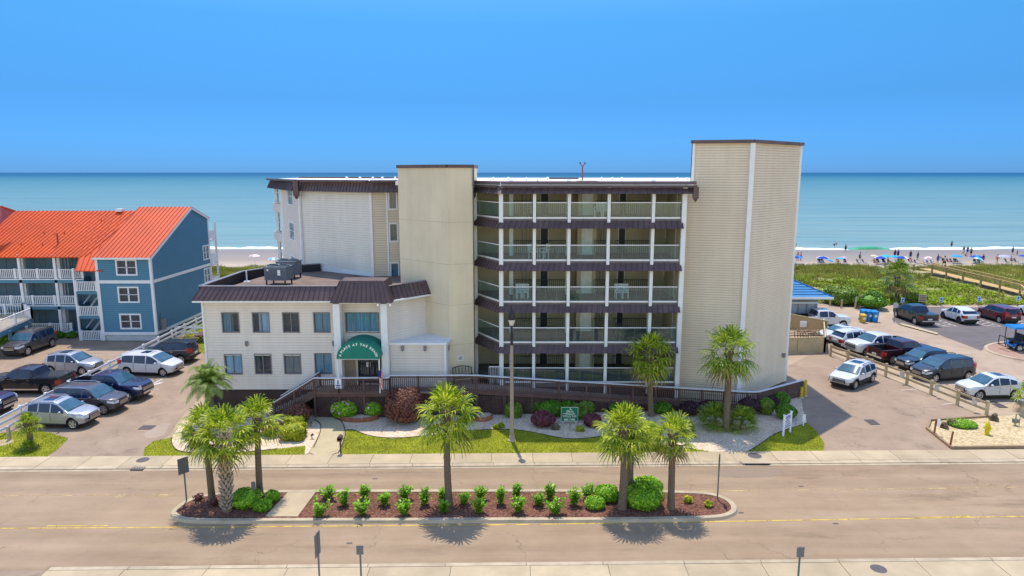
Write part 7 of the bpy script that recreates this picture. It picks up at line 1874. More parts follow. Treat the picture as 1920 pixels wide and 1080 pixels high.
mb = MB(); mb.lathe((x, y, zg), [(.19, .33), (.2, .40), (.16, .62), (.15, .78), (.08, .88), (.03, .92), (.02, 1.02), (.035, 1.05), (.001, 1.10)], 14); mb.lathe((x, y, zg), [(.08, -.06), (.07, .04)], 12); mb.build('lantern_cap', m_black, lp, 50)
# green entrance sign
b = G(1067, 795); b.y += .1; z0, z1 = ZV(789.5, b.y), ZV(763, b.y); xa, xb = XU(1052, b.y, 1), XU(1084, b.y, 1)
gs = thing('entrance_sign', 'square green entrance sign with pale lettering among the shrubs', 'sign', (b.x, b.y, 0))
m_sg = M('sign_green', (.012, .17, .095), .5, .05); m_sl = M('sign_letter_cream', (.62, .66, .50), .6)
mb = MB(); mb.box(xa, xb, b.y - .04, b.y + .04, z0, z1); mb.build('board', m_sg, gs)
mb = MB(); e = .022
mb.box(xa, xb, b.y - .055, b.y - .041, z1 - e, z1); mb.box(xa, xb, b.y - .055, b.y - .041, z0, z0 + e); mb.box(xa, xa + e, b.y - .055, b.y - .041, z0 + e, z1 - e); mb.box(xb - e, xb, b.y - .055, b.y - .041, z0 + e, z1 - e); mb.build('border', m_sl, gs)
mb = MB(); wS, hS = xb - xa, z1 - z0
for txt, fx, fz, sz in (('A', .55, .85, .24), ('Place', .52, .70, .21), ('at the', .22, .55, .10), ('Beach', .56, .53, .22), ('Windy Hill', .50, .36, .19)):
    text_mb(mb, txt, Matrix.Translation((xa + wS * fx, b.y - .05, z0 + hS * fz)) @ FACE_CAM, sz, .003, bold=.004)
mb.build('lettering', m_sl, gs)
mb = MB(); mb.box(xa + wS * .18, xa + wS * .82, b.y - .052, b.y - .042, z0 + hS * .06, z0 + hS * .19); pl_ = mb.build('number_plate', m_sl, gs)
mb = MB(); text_mb(mb, '4222', Matrix.Translation((xa + wS * .5, b.y - .058, z0 + hS * .125)) @ FACE_CAM, .12, .003, bold=.004); mb.build('numerals', m_sg, pl_)
for x in (xa + .12, xb - .12):
    mb = MB(); mb.box(x - .035, x + .035, b.y - .03, b.y + .03, 0, z0); mb.build('leg', m_white, gs)
p = G(1069, 808); t = thing('sign_spotlight', 'small brown spotlight stake in front of the green sign', 'spotlight', p); mb = MB(); mb.tube([p, p + Vector((0, 0, .3))], .05, 8); mb.build('stake', m_boot, t); mb = MB(); mb.tube([p + Vector((0, 0, .28)), p + Vector((0, .06, .4))], [.05, .075], 8); mb.build('lamp_head', m_galv, t)
# white post sign and small white sign by the driveway
def two_post(name, lab, u0, v0, u1, v1, ht, panel, m, lines=()):
    a, c = G(u0, v0), G(u1, v1); t = thing(name, lab, 'sign', a); sc = 1
    for q in (a, c):
        mb = MB(); mb.box(q.x - .05, q.x + .05, q.y - .05, q.y + .05, 0, ht); mb.box(q.x - .065, q.x + .065, q.y - .065, q.y + .065, ht, ht + .04); mb.build('post', m, t)
    d = (c - a).normalized(); n = Vector((d.y, -d.x, 0)) * .025
    mb = MB(); mb.hexa([a + n + Vector((0, 0, panel[0])), c + n + Vector((0, 0, panel[0])), c - n + Vector((0, 0, panel[0])), a - n + Vector((0, 0, panel[0])), a + n + Vector((0, 0, panel[1])), c + n + Vector((0, 0, panel[1])), c - n + Vector((0, 0, panel[1])), a - n + Vector((0, 0, panel[1]))]); pn = mb.build('panel', m, t)
    mb = MB()
    for (t0, t1, z, h) in lines:
        p0, p1 = a.lerp(c, t0) + n * 1.25, a.lerp(c, t1) + n * 1.25; mb.hexa([p0 + Vector((0, 0, z)), p1 + Vector((0, 0, z)), p1 + Vector((0, 0, z)) - n * .3, p0 + Vector((0, 0, z)) - n * .3, p0 + Vector((0, 0, z + h)), p1 + Vector((0, 0, z + h)), p1 + Vector((0, 0, z + h)) - n * .3, p0 + Vector((0, 0, z + h)) - n * .3])
    mb.build('print_lines', M('sign_print_blue', (.08, .12, .38), .6), pn); return t
two_post('yard_sign', 'white two post yard sign with blue lines of print on the corner lawn', 1468, 819, 1481, 811, 1.28, (.42, 1.22), m_vinyl, ((.08, .92, .47, .03), (.1, .9, .53, .025), (.05, .95, .60, .04), (.14, .8, .70, .03), (.2, .85, .77, .03), (.12, .6, .85, .05), (.3, .9, .93, .05), (.1, .9, 1.03, .07), (.15, .7, 1.13, .05)))
b = G(1506, 799); t = thing('small_sign', 'small white upright sign on one post beside the driveway shade', 'sign', b); mb = MB(); mb.box(b.x - .03, b.x + .03, b.y - .03, b.y + .03, 0, .5); mb.build('post', m_vinyl, t); mb = MB(); mb.box(b.x - .1, b.x + .1, b.y - .05, b.y - .03, .3, .75); mb.build('panel', m_vinyl, t)
# letter-box like path light
b = G(639, 850); t = thing('path_light', 'dark hooded path light on a post at the foot of the garden path', 'path light', b)
mb = MB(); mb.box(b.x - .04, b.x + .04, b.y - .04, b.y + .04, 0, .75); mb.build('post', m_brown, t); mb = MB(); mb.prism([(b.x - .12, b.y - .22), (b.x + .12, b.y - .22), (b.x + .12, b.y + .12), (b.x - .12, b.y + .12)], .75, .93); mb.tube([(b.x, b.y - .22, .93), (b.x, b.y + .12, .93)], .12, 10); mb.build('hood', m_brown, t)
for i, (u, v) in enumerate(((583, 800), (585, 823))):
    p = G(u, v); t = thing('ground_spotlight', ('small dark ground spotlight at the upper bend of the garden path', 'small dark ground spotlight half way down the garden path')[i], 'spotlight', p, 0, 'ground spotlights by the path'); mb = MB(); mb.tube([p, p + Vector((0, 0, .2))], .025, 6); mb.build('stake', m_brown, t); mb = MB(); mb.tube([p + Vector((-.06, 0, .2)), p + Vector((.08, .05, .27))], [.05, .075], 8); mb.build('lamp_head', m_brown, t)
# yellow bollards
m_yb = M('bollard_yellow', (.62, .40, .02), .6, .1, 4)
for i, (u, v, h, lab) in enumerate(((1509, 743, 1.15, 'tall yellow bollard at the end of the ramp rail'), (1502, 746, .75, 'shorter yellow bollard left of the tall one'))):
    p = G(u, v); t = thing('bollard', lab, 'bollard', p, 0, 'yellow bollards at the ramp end'); mb = MB(); mb.lathe(p, [(.095, 0), (.095, h - .04), (.07, h), (.001, h + .03)], 14); mb.build('post', m_yb, t, 50); mb = MB(); mb.lathe(p, [(.18, 0), (.17, .05), (.1, .08)], 14); mb.build('footing', m_conc2, t)
# fire hydrant
p = G(1850, 815); t = thing('fire_hydrant', 'bright yellow fire hydrant in the yellow gravel', 'fire hydrant', p); m_hy = M('hydrant_yellow', (.62, .50, .01), .45, .06, 5)
mb = MB(); mb.lathe(p, [(.17, 0), (.17, .06), (.12, .07), (.12, .52), (.15, .53), (.15, .58), (.12, .59), (.11, .68), (.06, .76), (.03, .78), (.03, .83), (.001, .84)], 16); mb.build('barrel', m_hy, t, 40)
mb = MB(); mb.lathe((p.x - .2, p.y, p.z + .42), [(.001, 0), (.06, 0), (.06, .4), (.001, .4)], 10, 'x'); mb.lathe((p.x, p.y - .2, p.z + .38), [(.001, 0), (.08, 0), (.08, .2)], 10, 'y'); mb.build('outlet', m_hy, t, 40)
# brown-red marker posts
m_rp = M('red_brown_post', (.26, .075, .035), .8, .15, 4)
for i, (u, v, dx, h, lab) in enumerate(((1751, 816, .05, .95, 'red brown marker post with a white tag'), (1781, 838, .08, .9, 'plain red brown marker post nearest the pavement'))):
    p = G(u, v); t = thing('marker_post', lab, 'marker post', p, 0, 'red brown marker posts'); mb = MB(); mb.beam(p, p + Vector((dx, 0, h)), .09, .05, (0, 1, 0)); mb.build('stake', m_rp, t)
    if i == 0: mb = MB(); mb.box(p.x + .1, p.x + .27, p.y - .03, p.y, .55, .98); mb.build('tag_plate', m_vinyl, t)
p = G(1903, 798); t = thing('pipe_valve', 'grey backflow pipe valve standing at the edge of the yellow gravel', 'pipe valve', p); mb = MB(); mb.tube([p, p + Vector((0, 0, .7))], .03, 8); mb.tube([p + Vector((.25, 0, 0)), p + Vector((.25, 0, .7))], .02, 8); mb.tube([p + Vector((0, 0, .7)), p + Vector((.25, 0, .7))], .02, 8); mb.build('pipe', m_galv, t); mb = MB(); mb.box(p.x - .14, p.x + .14, p.y - .1, p.y + .1, .18, .42); mb.build('valve_body', m_galv, t)
p = G(1915, 781); t = thing('meter_pedestal', 'dark utility pedestal with a domed meter at the right edge', 'utility meter', p); mb = MB(); mb.box(p.x - .09, p.x + .12, p.y - .08, p.y + .08, 0, .75); mb.build('pedestal', m_boot, t); mb = MB(); mb.box(p.x - .22, p.x + .25, p.y - .15, p.y + .15, .75, 1.05); mb.lathe((p.x, p.y - .15, p.z + .95), [(.16, .3), (.16, .12), (.1, 0), (.001, -.02)], 12, 'y'); mb.build('meter_head', m_galv, t)
# post by the left corner lawn, white utility lid
p = G(18, 826); t = tag(MB.build((lambda m: (m.box(p.x - .07, p.x + .07, p.y - .07, p.y + .07, 0, .85), m)[1])(MB()), 'wooden_post', m_boot, None, origin=p), 'short dark wooden post at the left edge lawn', 'post')
t = disc('utility_lid', 5, 831, .5, .04, m_conc); tag(t, 'pale flat utility lid in the left corner lawn', 'lid')
# picnic table behind the office corner
p = G(381, 640); t = thing('picnic_table', 'dark picnic table on the lawn behind the office corner', 'table', p, R(10), None, True)
mb = MB(); mb.box(-.5, .5, -.8, .8, .68, .74); mb.build('table_top', m_deck, t)
for x in (-.75, .75): mb = MB(); mb.box(x - .14, x + .14, -.8, .8, .40, .45); mb.build('seat', m_deck, t)
for y in (-.6, .6):
    mb = MB(); mb.beam((-.55, y, 0), (.3, y, .68), .06, .1); mb.beam((.55, y, 0), (-.3, y, .68), .06, .1); mb.beam((-.8, y, .38), (.8, y, .38), .06, .08); mb.build('leg', m_deck, t)
# blue and yellow bins by the dune
m_bin = M('bin_blue', (.012, .20, .50), .5, .1, 4); m_biny = M('bin_yellow', (.50, .36, .05), .6, .1, 4)
for i, (u, v, mt, w_, h_, lab, nm) in enumerate(((1619, 601, m_bin, .62, 1.0, 'blue wheeled bin, left one behind the yellow box', 'wheeled_bin'), (1628, 602, m_bin, .62, 1.0, 'blue wheeled bin in the middle of the row', 'wheeled_bin'), (1638, 603, m_bin, .62, 1.0, 'blue wheeled bin at the right end of the row', 'wheeled_bin'), (1617, 605, m_biny, .5, .75, 'yellow box bin in front of the blue wheeled bins', 'box_bin'))):
    p = G(u, v); t = thing(nm, lab, 'bin', p, R(4), 'bins beside the public car park', True); mb = MB(); k = .85
    mb.hexa([(-w_ / 2 * k, -w_ / 2 * k, .05), (w_ / 2 * k, -w_ / 2 * k, .05), (w_ / 2 * k, w_ / 2 * k, .05), (-w_ / 2 * k, w_ / 2 * k, .05), (-w_ / 2, -w_ / 2, h_), (w_ / 2, -w_ / 2, h_), (w_ / 2, w_ / 2, h_), (-w_ / 2, w_ / 2, h_)]); mb.build('bin_body', mt, t)
    mb = MB(); mb.hexa([(-w_ / 2 - .04, -w_ / 2 - .05, h_ + .002), (w_ / 2 + .04, -w_ / 2 - .05, h_ + .002), (w_ / 2 + .04, w_ / 2 + .05, h_ + .002), (-w_ / 2 - .04, w_ / 2 + .05, h_ + .002), (-w_ / 2, -w_ / 2 - .03, h_ + .06), (w_ / 2, -w_ / 2 - .03, h_ + .06), (w_ / 2, w_ / 2, h_ + .16), (-w_ / 2, w_ / 2, h_ + .16)]); mb.build('lid', mt, t)
    mb = MB(); mb.box(-.12, .12, -w_ / 2 * .95 - .04, -w_ / 2 * .95 + .03, h_ * .5, h_ * .75); mb.build('label_plate', m_white, t)
    if mt is m_bin:
        for x in (-.28, .28): mb = MB(); mb.lathe((x - .03, .3, .12), [(.001, 0), (.12, 0), (.12, .06), (.001, .06)], 10, 'x'); mb.build('wheel', m_plast, t)
# stop sign (seen from behind) and parking signs
b = G(1676, 605); t = thing('stop_sign', 'eight sided sign seen from behind on a grey post beside the dark green pickup', 'sign', b); zt = ZV(567, b.y)
mb = MB(); mb.tube([b, (b.x, b.y, zt)], .035, 8); mb.build('post', m_galv, t); mb = MB(); mb.lathe((b.x, b.y - .06, zt - .28), [(.001, 0), (.29, 0), (.29, .02), (.001, .02)], 8, 'y'); mb.build('sign_plate', M('sign_back_pale', (.42, .41, .42), .5, metal=.2), t)
m_hc = M('sign_pale_blue', (.50, .62, .75), .6)
def psign(u, vt, vb_, lab, tan=False):
    b = G(u, vb_ + 24); b = Vector((XU(u, 75.6, 0), 75.6, 0)); zt = ZV(vt, b.y); t = thing('parking_sign', lab, 'sign', b, 0, 'signs along the dune side of the car park'); mb = MB(); mb.box(b.x - .04, b.x + .04, b.y - .03, b.y + .03, 0, zt); mb.build('post', m_pine_d, t)
    w_ = .2 if not tan else .45; h_ = .6 if not tan else .85; mb = MB(); mb.box(b.x - w_, b.x + w_, b.y - .055, b.y - .03, zt - h_, zt); s = mb.build('sign_plate', m_hc if not tan else m_tan, t)
    mb = MB()
    if tan:
        for k in range(4): mb.box(b.x - .36, b.x + .36, b.y - .065, b.y - .056, zt - .19 - k * .18, zt - .11 - k * .18)
        mb.build('print_lines', m_deck, s)
    else:
        mb.lathe((b.x, b.y - .066, zt - .22), [(.001, 0), (.12, 0), (.12, .01)], 14, 'y'); mb.box(b.x - .14, b.x + .14, b.y - .065, b.y - .056, zt - .52, zt - .42); mb.build('emblem', M('sign_emblem_blue', (.03, .12, .45), .6), s)
psign(1691, 558, 570, 'pale blue parking sign behind the roof of the dark green pickup'); psign(1763, 557, 570, 'pale blue parking sign between the dark green pickup and the white crossover'); psign(1834, 556, 570, 'pale blue parking sign left of the maroon sport utility'); psign(1907, 555, 570, 'pale blue parking sign right of the maroon sport utility'); psign(1728, 552, 570, 'tan notice board sign with dark lines behind the dark green pickup', True)
# short wooden bollards at the dune foot
for i, (u, v, h) in enumerate(((1556, 574, .9), (1570, 571, 1.1), (1577, 578, .95), (1603, 579, 1.35), (1612, 578, 1.5))):
    p = G(u, v); t = tag(MB.build((lambda m: (m.tube([p, p + Vector((.02 * i, 0, h))], .10, 8), m)[1])(MB()), 'timber_bollard', m_post, None, origin=p), ('weathered timber bollard nearest the bath house roof', 'weathered timber bollard, second from the bath house', 'weathered timber bollard set a little forward, third from the bath house', 'tall weathered timber bollard left of the blue bins', 'tallest weathered timber bollard just behind the blue bins')[i], 'bollard', 'timber bollards at the dune foot')
# gallery furniture
m_wp = M('white_plastic', (.74, .74, .74), .5)
def chair(x, y, z, rz, lab, mat):
    t = thing('patio_chair', lab, 'chair', (x, y, z), R(rz), 'chairs on the galleries', True)
    mb = MB(); mb.box(-.24, .24, -.24, .22, .40, .44); mb.build('seat', mat, t)
    mb = MB()
    for k in range(5): mb.beam((-.19 + .095 * k, .22, .44), (-.19 + .095 * k, .32, .88), .06, .02)
    mb.beam((-.24, .32, .9), (.24, .32, .9), .05, .05); mb.build('backrest', mat, t)
    for sx_ in (-.22, .22):
        for y_ in (-.2, .2): mb = MB(); mb.box(sx_ - .025, sx_ + .025, y_ - .025, y_ + .025, 0, .40); mb.build('leg', mat, t)
        mb = MB(); mb.beam((sx_ * 1.1, -.2, .62), (sx_ * 1.1, .26, .64), .05, .03); mb.box(sx_ * 1.1 - .02, sx_ * 1.1 + .02, -.2, -.16, .4, .62); mb.build('armrest', mat, t)
for (u, fi, rz, mt, lab) in ((984, 4, 20, m_black, 'dark chair on the top gallery behind the left glass panel'), (1122, 4, -15, m_wp, 'white chair on the top gallery beside the lift door'), (1136, 4, 10, m_wp, 'second white chair on the top gallery near the column'), (1000, 3, 60, m_wp, 'white chair on the second gallery from the top, left of the column'), (1020, 3, -60, m_wp, 'white chair on the second gallery from the top, right of the column'),
                          (975, 2, 10, m_wp, 'white chair left of its twin on the middle gallery'), (984, 2, -10, m_wp, 'white chair right of its twin on the middle gallery'), (1160, 2, 5, m_wp, 'white chair under the black door on the middle gallery'), (1171, 2, -8, m_wp, 'white chair next to the one under the black door, middle gallery'), (1165, 3, 15, m_black, 'dark chair on the second gallery from the top before the right door'), (1160, 1, 0, m_black, 'dark chair on the second gallery from the ground')):
    chair(XU(u, 43.6, FL[fi]), 43.6, FL[fi] - .02, rz, lab, mt)
for fi, u in ((1, 1170), (1, 1030), (3, 1040), (2, 1075)):
    x = XU(u, 43.6, FL[fi]); t = thing('patio_table', {(1, 1170): 'round dark table on the second gallery from the ground, right bay', (1, 1030): 'round dark table on the second gallery from the ground, centre bay', (3, 1040): 'round dark table on the second gallery from the top', (2, 1075): 'round dark table before the lift door of the middle gallery'}[(fi, u)], 'table', (x, 43.6, FL[fi] - .02), 0, 'tables on the galleries', True)
    mb = MB(); mb.lathe((0, 0, 0), [(.001, .70), (.5, .70), (.5, .66), (.001, .66)], 18); mb.build('table_top', m_alu, t); mb = MB(); mb.tube([(0, 0, 0), (0, 0, .66)], .04, 8); mb.lathe((0, 0, 0), [(.3, 0), (.28, .04), (.04, .08)], 12); mb.build('pedestal', m_black, t)
# sea-balcony chair silhouettes on the wing
for z, k in ((12.2, 0), (9.55, 1)):
    q = LW[0].lerp(LWb, .72); chair(q.x + .15, q.y + 1.2, z, 100, ('dark chair on the upper sea balcony of the left wing', 'dark chair on the lower sea balcony of the left wing')[k], m_black)
# ---------------------------------------------------------------- beach life
m_skin = M('skin', (.42, .22, .14), .6, .1, 4); m_skin_d = M('tanned_skin', (.22, .11, .07), .6, .1, 4)
def cloth(name, c): return M(name, c, .85, .12, 6)
CL = dict(black=cloth('black_cloth', (.02, .02, .025)), blue=cloth('blue_cloth', (.02, .07, .33)), navy=cloth('navy_cloth', (.015, .02, .07)), grey=cloth('grey_cloth', (.16, .17, .2)), white=cloth('white_cloth', (.66, .66, .66)), red=cloth('red_cloth', (.35, .03, .04)), pink=cloth('pink_cloth', (.45, .12, .2)), teal=cloth('teal_cloth', (.02, .2, .2)), orange=cloth('orange_cloth', (.5, .18, .04)), green=cloth('green_cloth', (.05, .16, .05)))
m_hair = M('dark_hair', (.025, .018, .012), .8)
POSE = {}
def body_pose(kind):
    """one continuous skinned surface per pose, metres, feet at z=0, facing -y"""
    if kind in POSE: return POSE[kind]
    if kind == 'stand': hip, sho, head = (0, 0, .90), (0, .01, 1.40), (0, -.01, 1.62); K = [(.10, -.02, .48), (-.10, .02, .48)]; A = [(.11, -.02, .06), (-.11, .06, .06)]; E = [(.26, .02, 1.12), (-.26, .03, 1.12)]; Wr = [(.27, -.06, .86), (-.28, -.04, .87)]
    elif kind == 'walk': hip, sho, head = (0, 0, .89), (0, -.03, 1.39), (0, -.06, 1.61); K = [(.10, -.20, .50), (-.10, .10, .47)]; A = [(.10, -.26, .06), (-.10, .36, .10)]; E = [(.25, .12, 1.12), (-.25, -.10, 1.13)]; Wr = [(.24, .10, .86), (-.25, -.27, .93)]
    elif kind == 'bend': hip, sho, head = (0, .05, .86), (0, -.38, 1.12), (0, -.58, 1.10); K = [(.10, -.04, .46), (-.10, .04, .46)]; A = [(.10, .0, .06), (-.10, .10, .06)]; E = [(.24, -.45, .82), (-.24, -.42, .82)]; Wr = [(.2, -.5, .56), (-.2, -.48, .56)]
    else: hip, sho, head = (0, .10, .30), (0, .28, .78), (0, .24, 1.0); K = [(.13, -.32, .46), (-.13, -.34, .44)]; A = [(.12, -.68, .08), (-.12, -.70, .08)]; E = [(.27, .12, .56), (-.27, .12, .56)]; Wr = [(.24, -.14, .50), (-.24, -.14, .50)]
    V = [Vector(hip), Vector(hip).lerp(Vector(sho), .55), Vector(sho), Vector(sho).lerp(Vector(head), .45), Vector(head), Vector(head) + (Vector(head) - Vector(sho)).normalized() * .10]
    Rr = [.155, .135, .15, .06, .095, .085]; Ed = [(0, 1), (1, 2), (2, 3), (3, 4), (4, 5)]
    for i, sx_ in enumerate((1, -1)):
        n = len(V); fdir = Vector((0, -.17, -.05)) if kind != 'sit' else Vector((0, -.08, .12))
        hj = Vector(hip) + Vector((.10 * sx_, 0, -.06)); sj = Vector(sho) + Vector((.19 * sx_, 0, .0)); w = Vector(Wr[i])
        V += [hj, Vector(K[i]), Vector(A[i]), Vector(A[i]) + fdir, sj, Vector(E[i]), w, w + (w - Vector(E[i])).normalized() * .10]
        Rr += [.095, .062, .042, .035, .062, .045, .034, .03]
        Ed += [(0, n), (n, n + 1), (n + 1, n + 2), (n + 2, n + 3), (2, n + 4), (n + 4, n + 5), (n + 5, n + 6), (n + 6, n + 7)]
    me = bpy.data.meshes.new('person_' + kind); me.from_pydata([tuple(v) for v in V], Ed, []); ob = bpy.data.objects.new('tmp', me); COL.objects.link(ob)
    md = ob.modifiers.new('Skin', 'SKIN'); sv = me.skin_vertices[0].data
    for k, r in enumerate(Rr): sv[k].radius = (r, r * (.75 if k in (0, 1, 2) else 1)); sv[k].use_root = (k == 0)
    ss = ob.modifiers.new('Sub', 'SUBSURF'); ss.levels = 1; ss.render_levels = 1
    dg = bpy.context.evaluated_depsgraph_get(); dg.update(); out = bpy.data.meshes.new_from_object(ob.evaluated_get(dg)); out.name = 'person_' + kind; out.materials.clear(); out.materials.append(m_skin); out.polygons.foreach_set('use_smooth', [True] * len(out.polygons))
    bpy.data.objects.remove(ob)
    def garment(ring): 
        mb = MB(); rows = [[(c[0] + rx * math.cos(a), c[1] + ry * math.sin(a), c[2]) for a in [2 * math.pi * k / 12 for k in range(12)]] for c, rx, ry in ring]; mb.grid(rows, True); o = mb.build('tmp', m_skin); d = o.data; bpy.data.objects.remove(o); return d
    h, s_ = Vector(hip), Vector(sho); L = lambda t, dz=0: tuple(h.lerp(s_, t) + Vector((0, 0, dz)))
    shirt = garment([(L(-.02), .185, .145), (L(.3), .178, .135), (L(.7), .195, .145), (L(1.0), .225, .125), (L(1.12), .10, .085)])
    mb = MB()
    for i, sx_ in enumerate((1, -1)):
        hj = h + Vector((.085 * sx_, 0, -.02)); k = Vector(K[i]); mb.tube([hj + Vector((0, 0, .06)), hj.lerp(k, .5), hj.lerp(k, .88)], [.125, .105, .095], 10)
    mb.tube([tuple(h + Vector((0, 0, -.10))), tuple(h + Vector((0, 0, .10)))], [.19, .18], 12); o = mb.build('tmp', m_skin); shorts = o.data; bpy.data.objects.remove(o)
    hd = Vector(head); mb = MB(); rows = []
    for i in range(5):
        t = math.pi * .58 * i / 4; rows.append([(hd.x + .108 * math.sin(t) * math.cos(a), hd.y + .02 + .118 * math.sin(t) * math.sin(a), hd.z + .03 + .13 * math.cos(t)) for a in [2 * math.pi * k / 12 for k in range(12)]])
    mb.grid(rows, True); o = mb.build('tmp', m_skin); hair = o.data; bpy.data.objects.remove(o)
    POSE[kind] = (out, shirt, shorts, hair); return POSE[kind]
def obj_with(name, me, mat, parent=None):
    o = bpy.data.objects.new(name, me); COL.objects.link(o)
    if not me.materials: me.materials.append(mat)
    o.material_slots[0].link = 'OBJECT'; o.material_slots[0].material = mat; o.parent = parent; return o
def gz(u, v, lo=70, hi=175):
    """ground of dune or beach seen at (u,v)"""
    r = ray(u, v)
    y = lo
    while y < hi:
        t = y / r[1]; z = H + r[2] * t
        if z <= max(-3.0, terrain(r[0] * t, y)) and y > lo + .1: return Vector((r[0] * t, y, max(-3.02, terrain(r[0] * t, y))))
        y += .15
    return Vector((r[0] * hi / r[1], hi, -3))
def person(u, v, pose, shirt, shorts, label, face=0, tanned=False, scale=1.0, z=None, lo=112):
    p = gz(u, v, lo); 
    if z is not None: p.z = z
    b, sh, so_, ha = body_pose(pose); o = obj_with('person', b, m_skin_d if tanned else m_skin); o.location = p; o.rotation_euler.z = R(face); k = .97 * scale; o.scale = (k, k, k)
    tag(o, label, 'person', 'people on the beach')
    if shirt: obj_with('shirt', sh, CL[shirt], o)
    obj_with('shorts', so_, CL[shorts], o); obj_with('hair', ha, m_hair, o); return o
def a5(zx, zy): return 1460 + zx / 8, 440 + zy / 8
def a6(zx, zy): return 1680 + zx / 8, 440 + zy / 8
person(*a5(247, 212), 'stand', None, 'black', 'person standing in the sea beside the tower edge', 180, True)
person(*a5(832, 195), 'bend', None, 'black', 'person leaning over in the water left of the green wave', 90, True)
person(*a5(1000, 258), 'stand', 'green', 'black', 'person in dark green at the left end of the green wave', 180)
person(*a5(283, 392), 'stand', None, 'red', 'bare chested person behind the big blue umbrella by the tower', 0)
person(*a5(328, 395), 'stand', 'pink', 'navy', 'person in a pink top right of the big blue umbrella', 40)
person(*a5(1212, 392), 'walk', 'grey', 'black', 'person in grey walking between the two umbrella groups', 80)
person(*a5(1738, 345), 'stand', 'black', 'black', 'person in black behind the turquoise canopy', 180)
person(*a5(1785, 345), 'stand', 'blue', 'navy', 'person in blue behind the turquoise canopy', 180)
person(*a5(1650, 435), 'sit', 'red', 'black', 'person in red sitting under the turquoise canopy', 20)
person(*a6(213, 365), 'stand', 'black', 'navy', 'dark clad person right of the blue and white umbrella', 160)
person(*a6(320, 385), 'stand', 'black', 'grey', 'person in a black top standing near the striped beach chair', 200)
person(*a6(622, 430), 'stand', 'blue', 'blue', 'person all in bright blue beside the big blue recliners', 190)
person(*a6(697, 428), 'bend', 'black', 'black', 'dark clad person bending over the sand', 200)
person(*a6(830, 195), 'stand', None, 'black', 'person waist deep in the sea above the bending person', 180, True)
person(*a6(1010, 290), 'stand', 'black', 'white', 'slim person in black and white at the water line', 180)
person(*a6(1068, 295), 'stand', 'blue', 'blue', 'person wrapped in blue at the water line', 170)
person(*a6(1122, 315), 'stand', None, 'navy', 'bare chested person at the wet sand edge', 150, True)
person(*a6(1045, 328), 'sit', 'red', 'black', 'small child crouching on the wet sand', 90, False, .6)
person(*a6(1745, 295), 'stand', 'grey', 'navy', 'person in grey wading before the foam at the far right', 190)
person(*a6(1815, 315), 'stand', 'pink', 'pink', 'small child in pink on the wet sand at the far right', 190, False, .68)
person(*a6(1300, 430), 'stand', 'navy', 'grey', 'person in navy beside the blue umbrella with the pale skirt', 150)
person(*a6(1512, 428), 'walk', 'orange', 'orange', 'person in orange walking left of the lavender umbrella', 100)
person(*a6(1735, 410), 'sit', 'grey', 'black', 'person sitting right of the lavender umbrella', 10)
person(*a5(1440, 440), 'sit', None, 'red', 'bare chested person sitting under the first blue umbrella of the middle group', 10)
pw = person(*a6(712, 545), 'walk', 'white', 'black', 'person in a white shirt walking up the boardwalk', 20, z=.95, lo=95)
# umbrellas
UM = dict(blue=cloth('umbrella_blue', (.012, .06, .36)), white=cloth('umbrella_white', (.74, .74, .76)), cyan=cloth('umbrella_turquoise', (.02, .40, .60)), sky=cloth('umbrella_sky_blue', (.02, .28, .66)), cream=cloth('umbrella_cream', (.62, .52, .34)), pinkish=cloth('umbrella_dusty_pink', (.42, .27, .32)), lav=cloth('umbrella_lavender', (.42, .38, .55)), pink=cloth('umbrella_pink', (.72, .30, .38)))
def umbrella(u, vtop, wpx, cols, label, tilt=0, vfoot=None):
    vf = vfoot or vtop + 17; p = gz(u, vf, 112); sc = F / (p.y * CT + (H - p.z) * ST); r = wpx / 2 / sc; hgt = ZV(vtop, p.y) - p.z
    t = thing('beach_umbrella', label, 'beach umbrella', p, 0, 'umbrellas on the beach'); ax_ = Vector((math.sin(R(tilt)), 0, math.cos(R(tilt))))
    top = p + ax_ * hgt; mb = MB(); mb.tube([p, top], .03, 6); mb.build('pole', m_white, t)
    s = Vector((ax_.z, 0, -ax_.x)); f = Vector((0, 1, 0)); n = 16; ms = [MB() for _ in cols]
    for k in range(n):
        a0, a1 = 2 * math.pi * k / n, 2 * math.pi * (k + 1) / n; tg = ms[(k // 2) % len(cols)]
        prof = [(0, 0), (.45, -.07), (.8, -.22), (1.0, -.40)]
        for (r0, z0), (r1, z1) in zip(prof, prof[1:]):
            P = lambda a, rr, z: top + (s * math.cos(a) + f * math.sin(a)) * rr * r + ax_ * z * r * .85
            q = [P(a0, r0, z0), P(a1, r0, z0), P(a1, r1, z1), P(a0, r1, z1)]; tg.face(q if r0 > 0 else q[1:])
    for m, c in zip(ms, cols): m.build('canopy', UM[c], t)
umbrella(*a5(262, 312), 24, ['sky', 'blue'], 'big blue umbrella half hidden by the tower edge', 0, 495)
umbrella(*a5(655, 322), 22, ['blue', 'blue', 'blue', 'white'], 'dark blue umbrella with a white panel, first right of the tower', 0, 496)
umbrella(*a5(738, 368), 16, ['cyan', 'sky'], 'low pale blue umbrella leaning beside the first dark blue one', 20, 497)
umbrella(*a5(905, 342), 13, ['cyan'], 'turquoise umbrella in front of the dusty pink one', 0, 496)
umbrella(*a5(965, 325), 20, ['pinkish', 'pinkish', 'lav'], 'dusty pink umbrella of the first group', 0, 495)
umbrella(*a5(1420, 302), 13, ['cream'], 'small cream umbrella left of the middle group', 0, 489)
umbrella(*a5(1520, 322), 22, ['blue', 'blue', 'blue', 'white'], 'dark blue umbrella with a white panel at the left of the middle group', 0, 496)
umbrella(*a5(1600, 302), 20, ['cyan'], 'turquoise umbrella tilted behind the middle group', -14, 494)
umbrella(*a5(1735, 310), 20, ['cyan', 'sky'], 'turquoise canopy umbrella in the middle of the group', 0, 494)
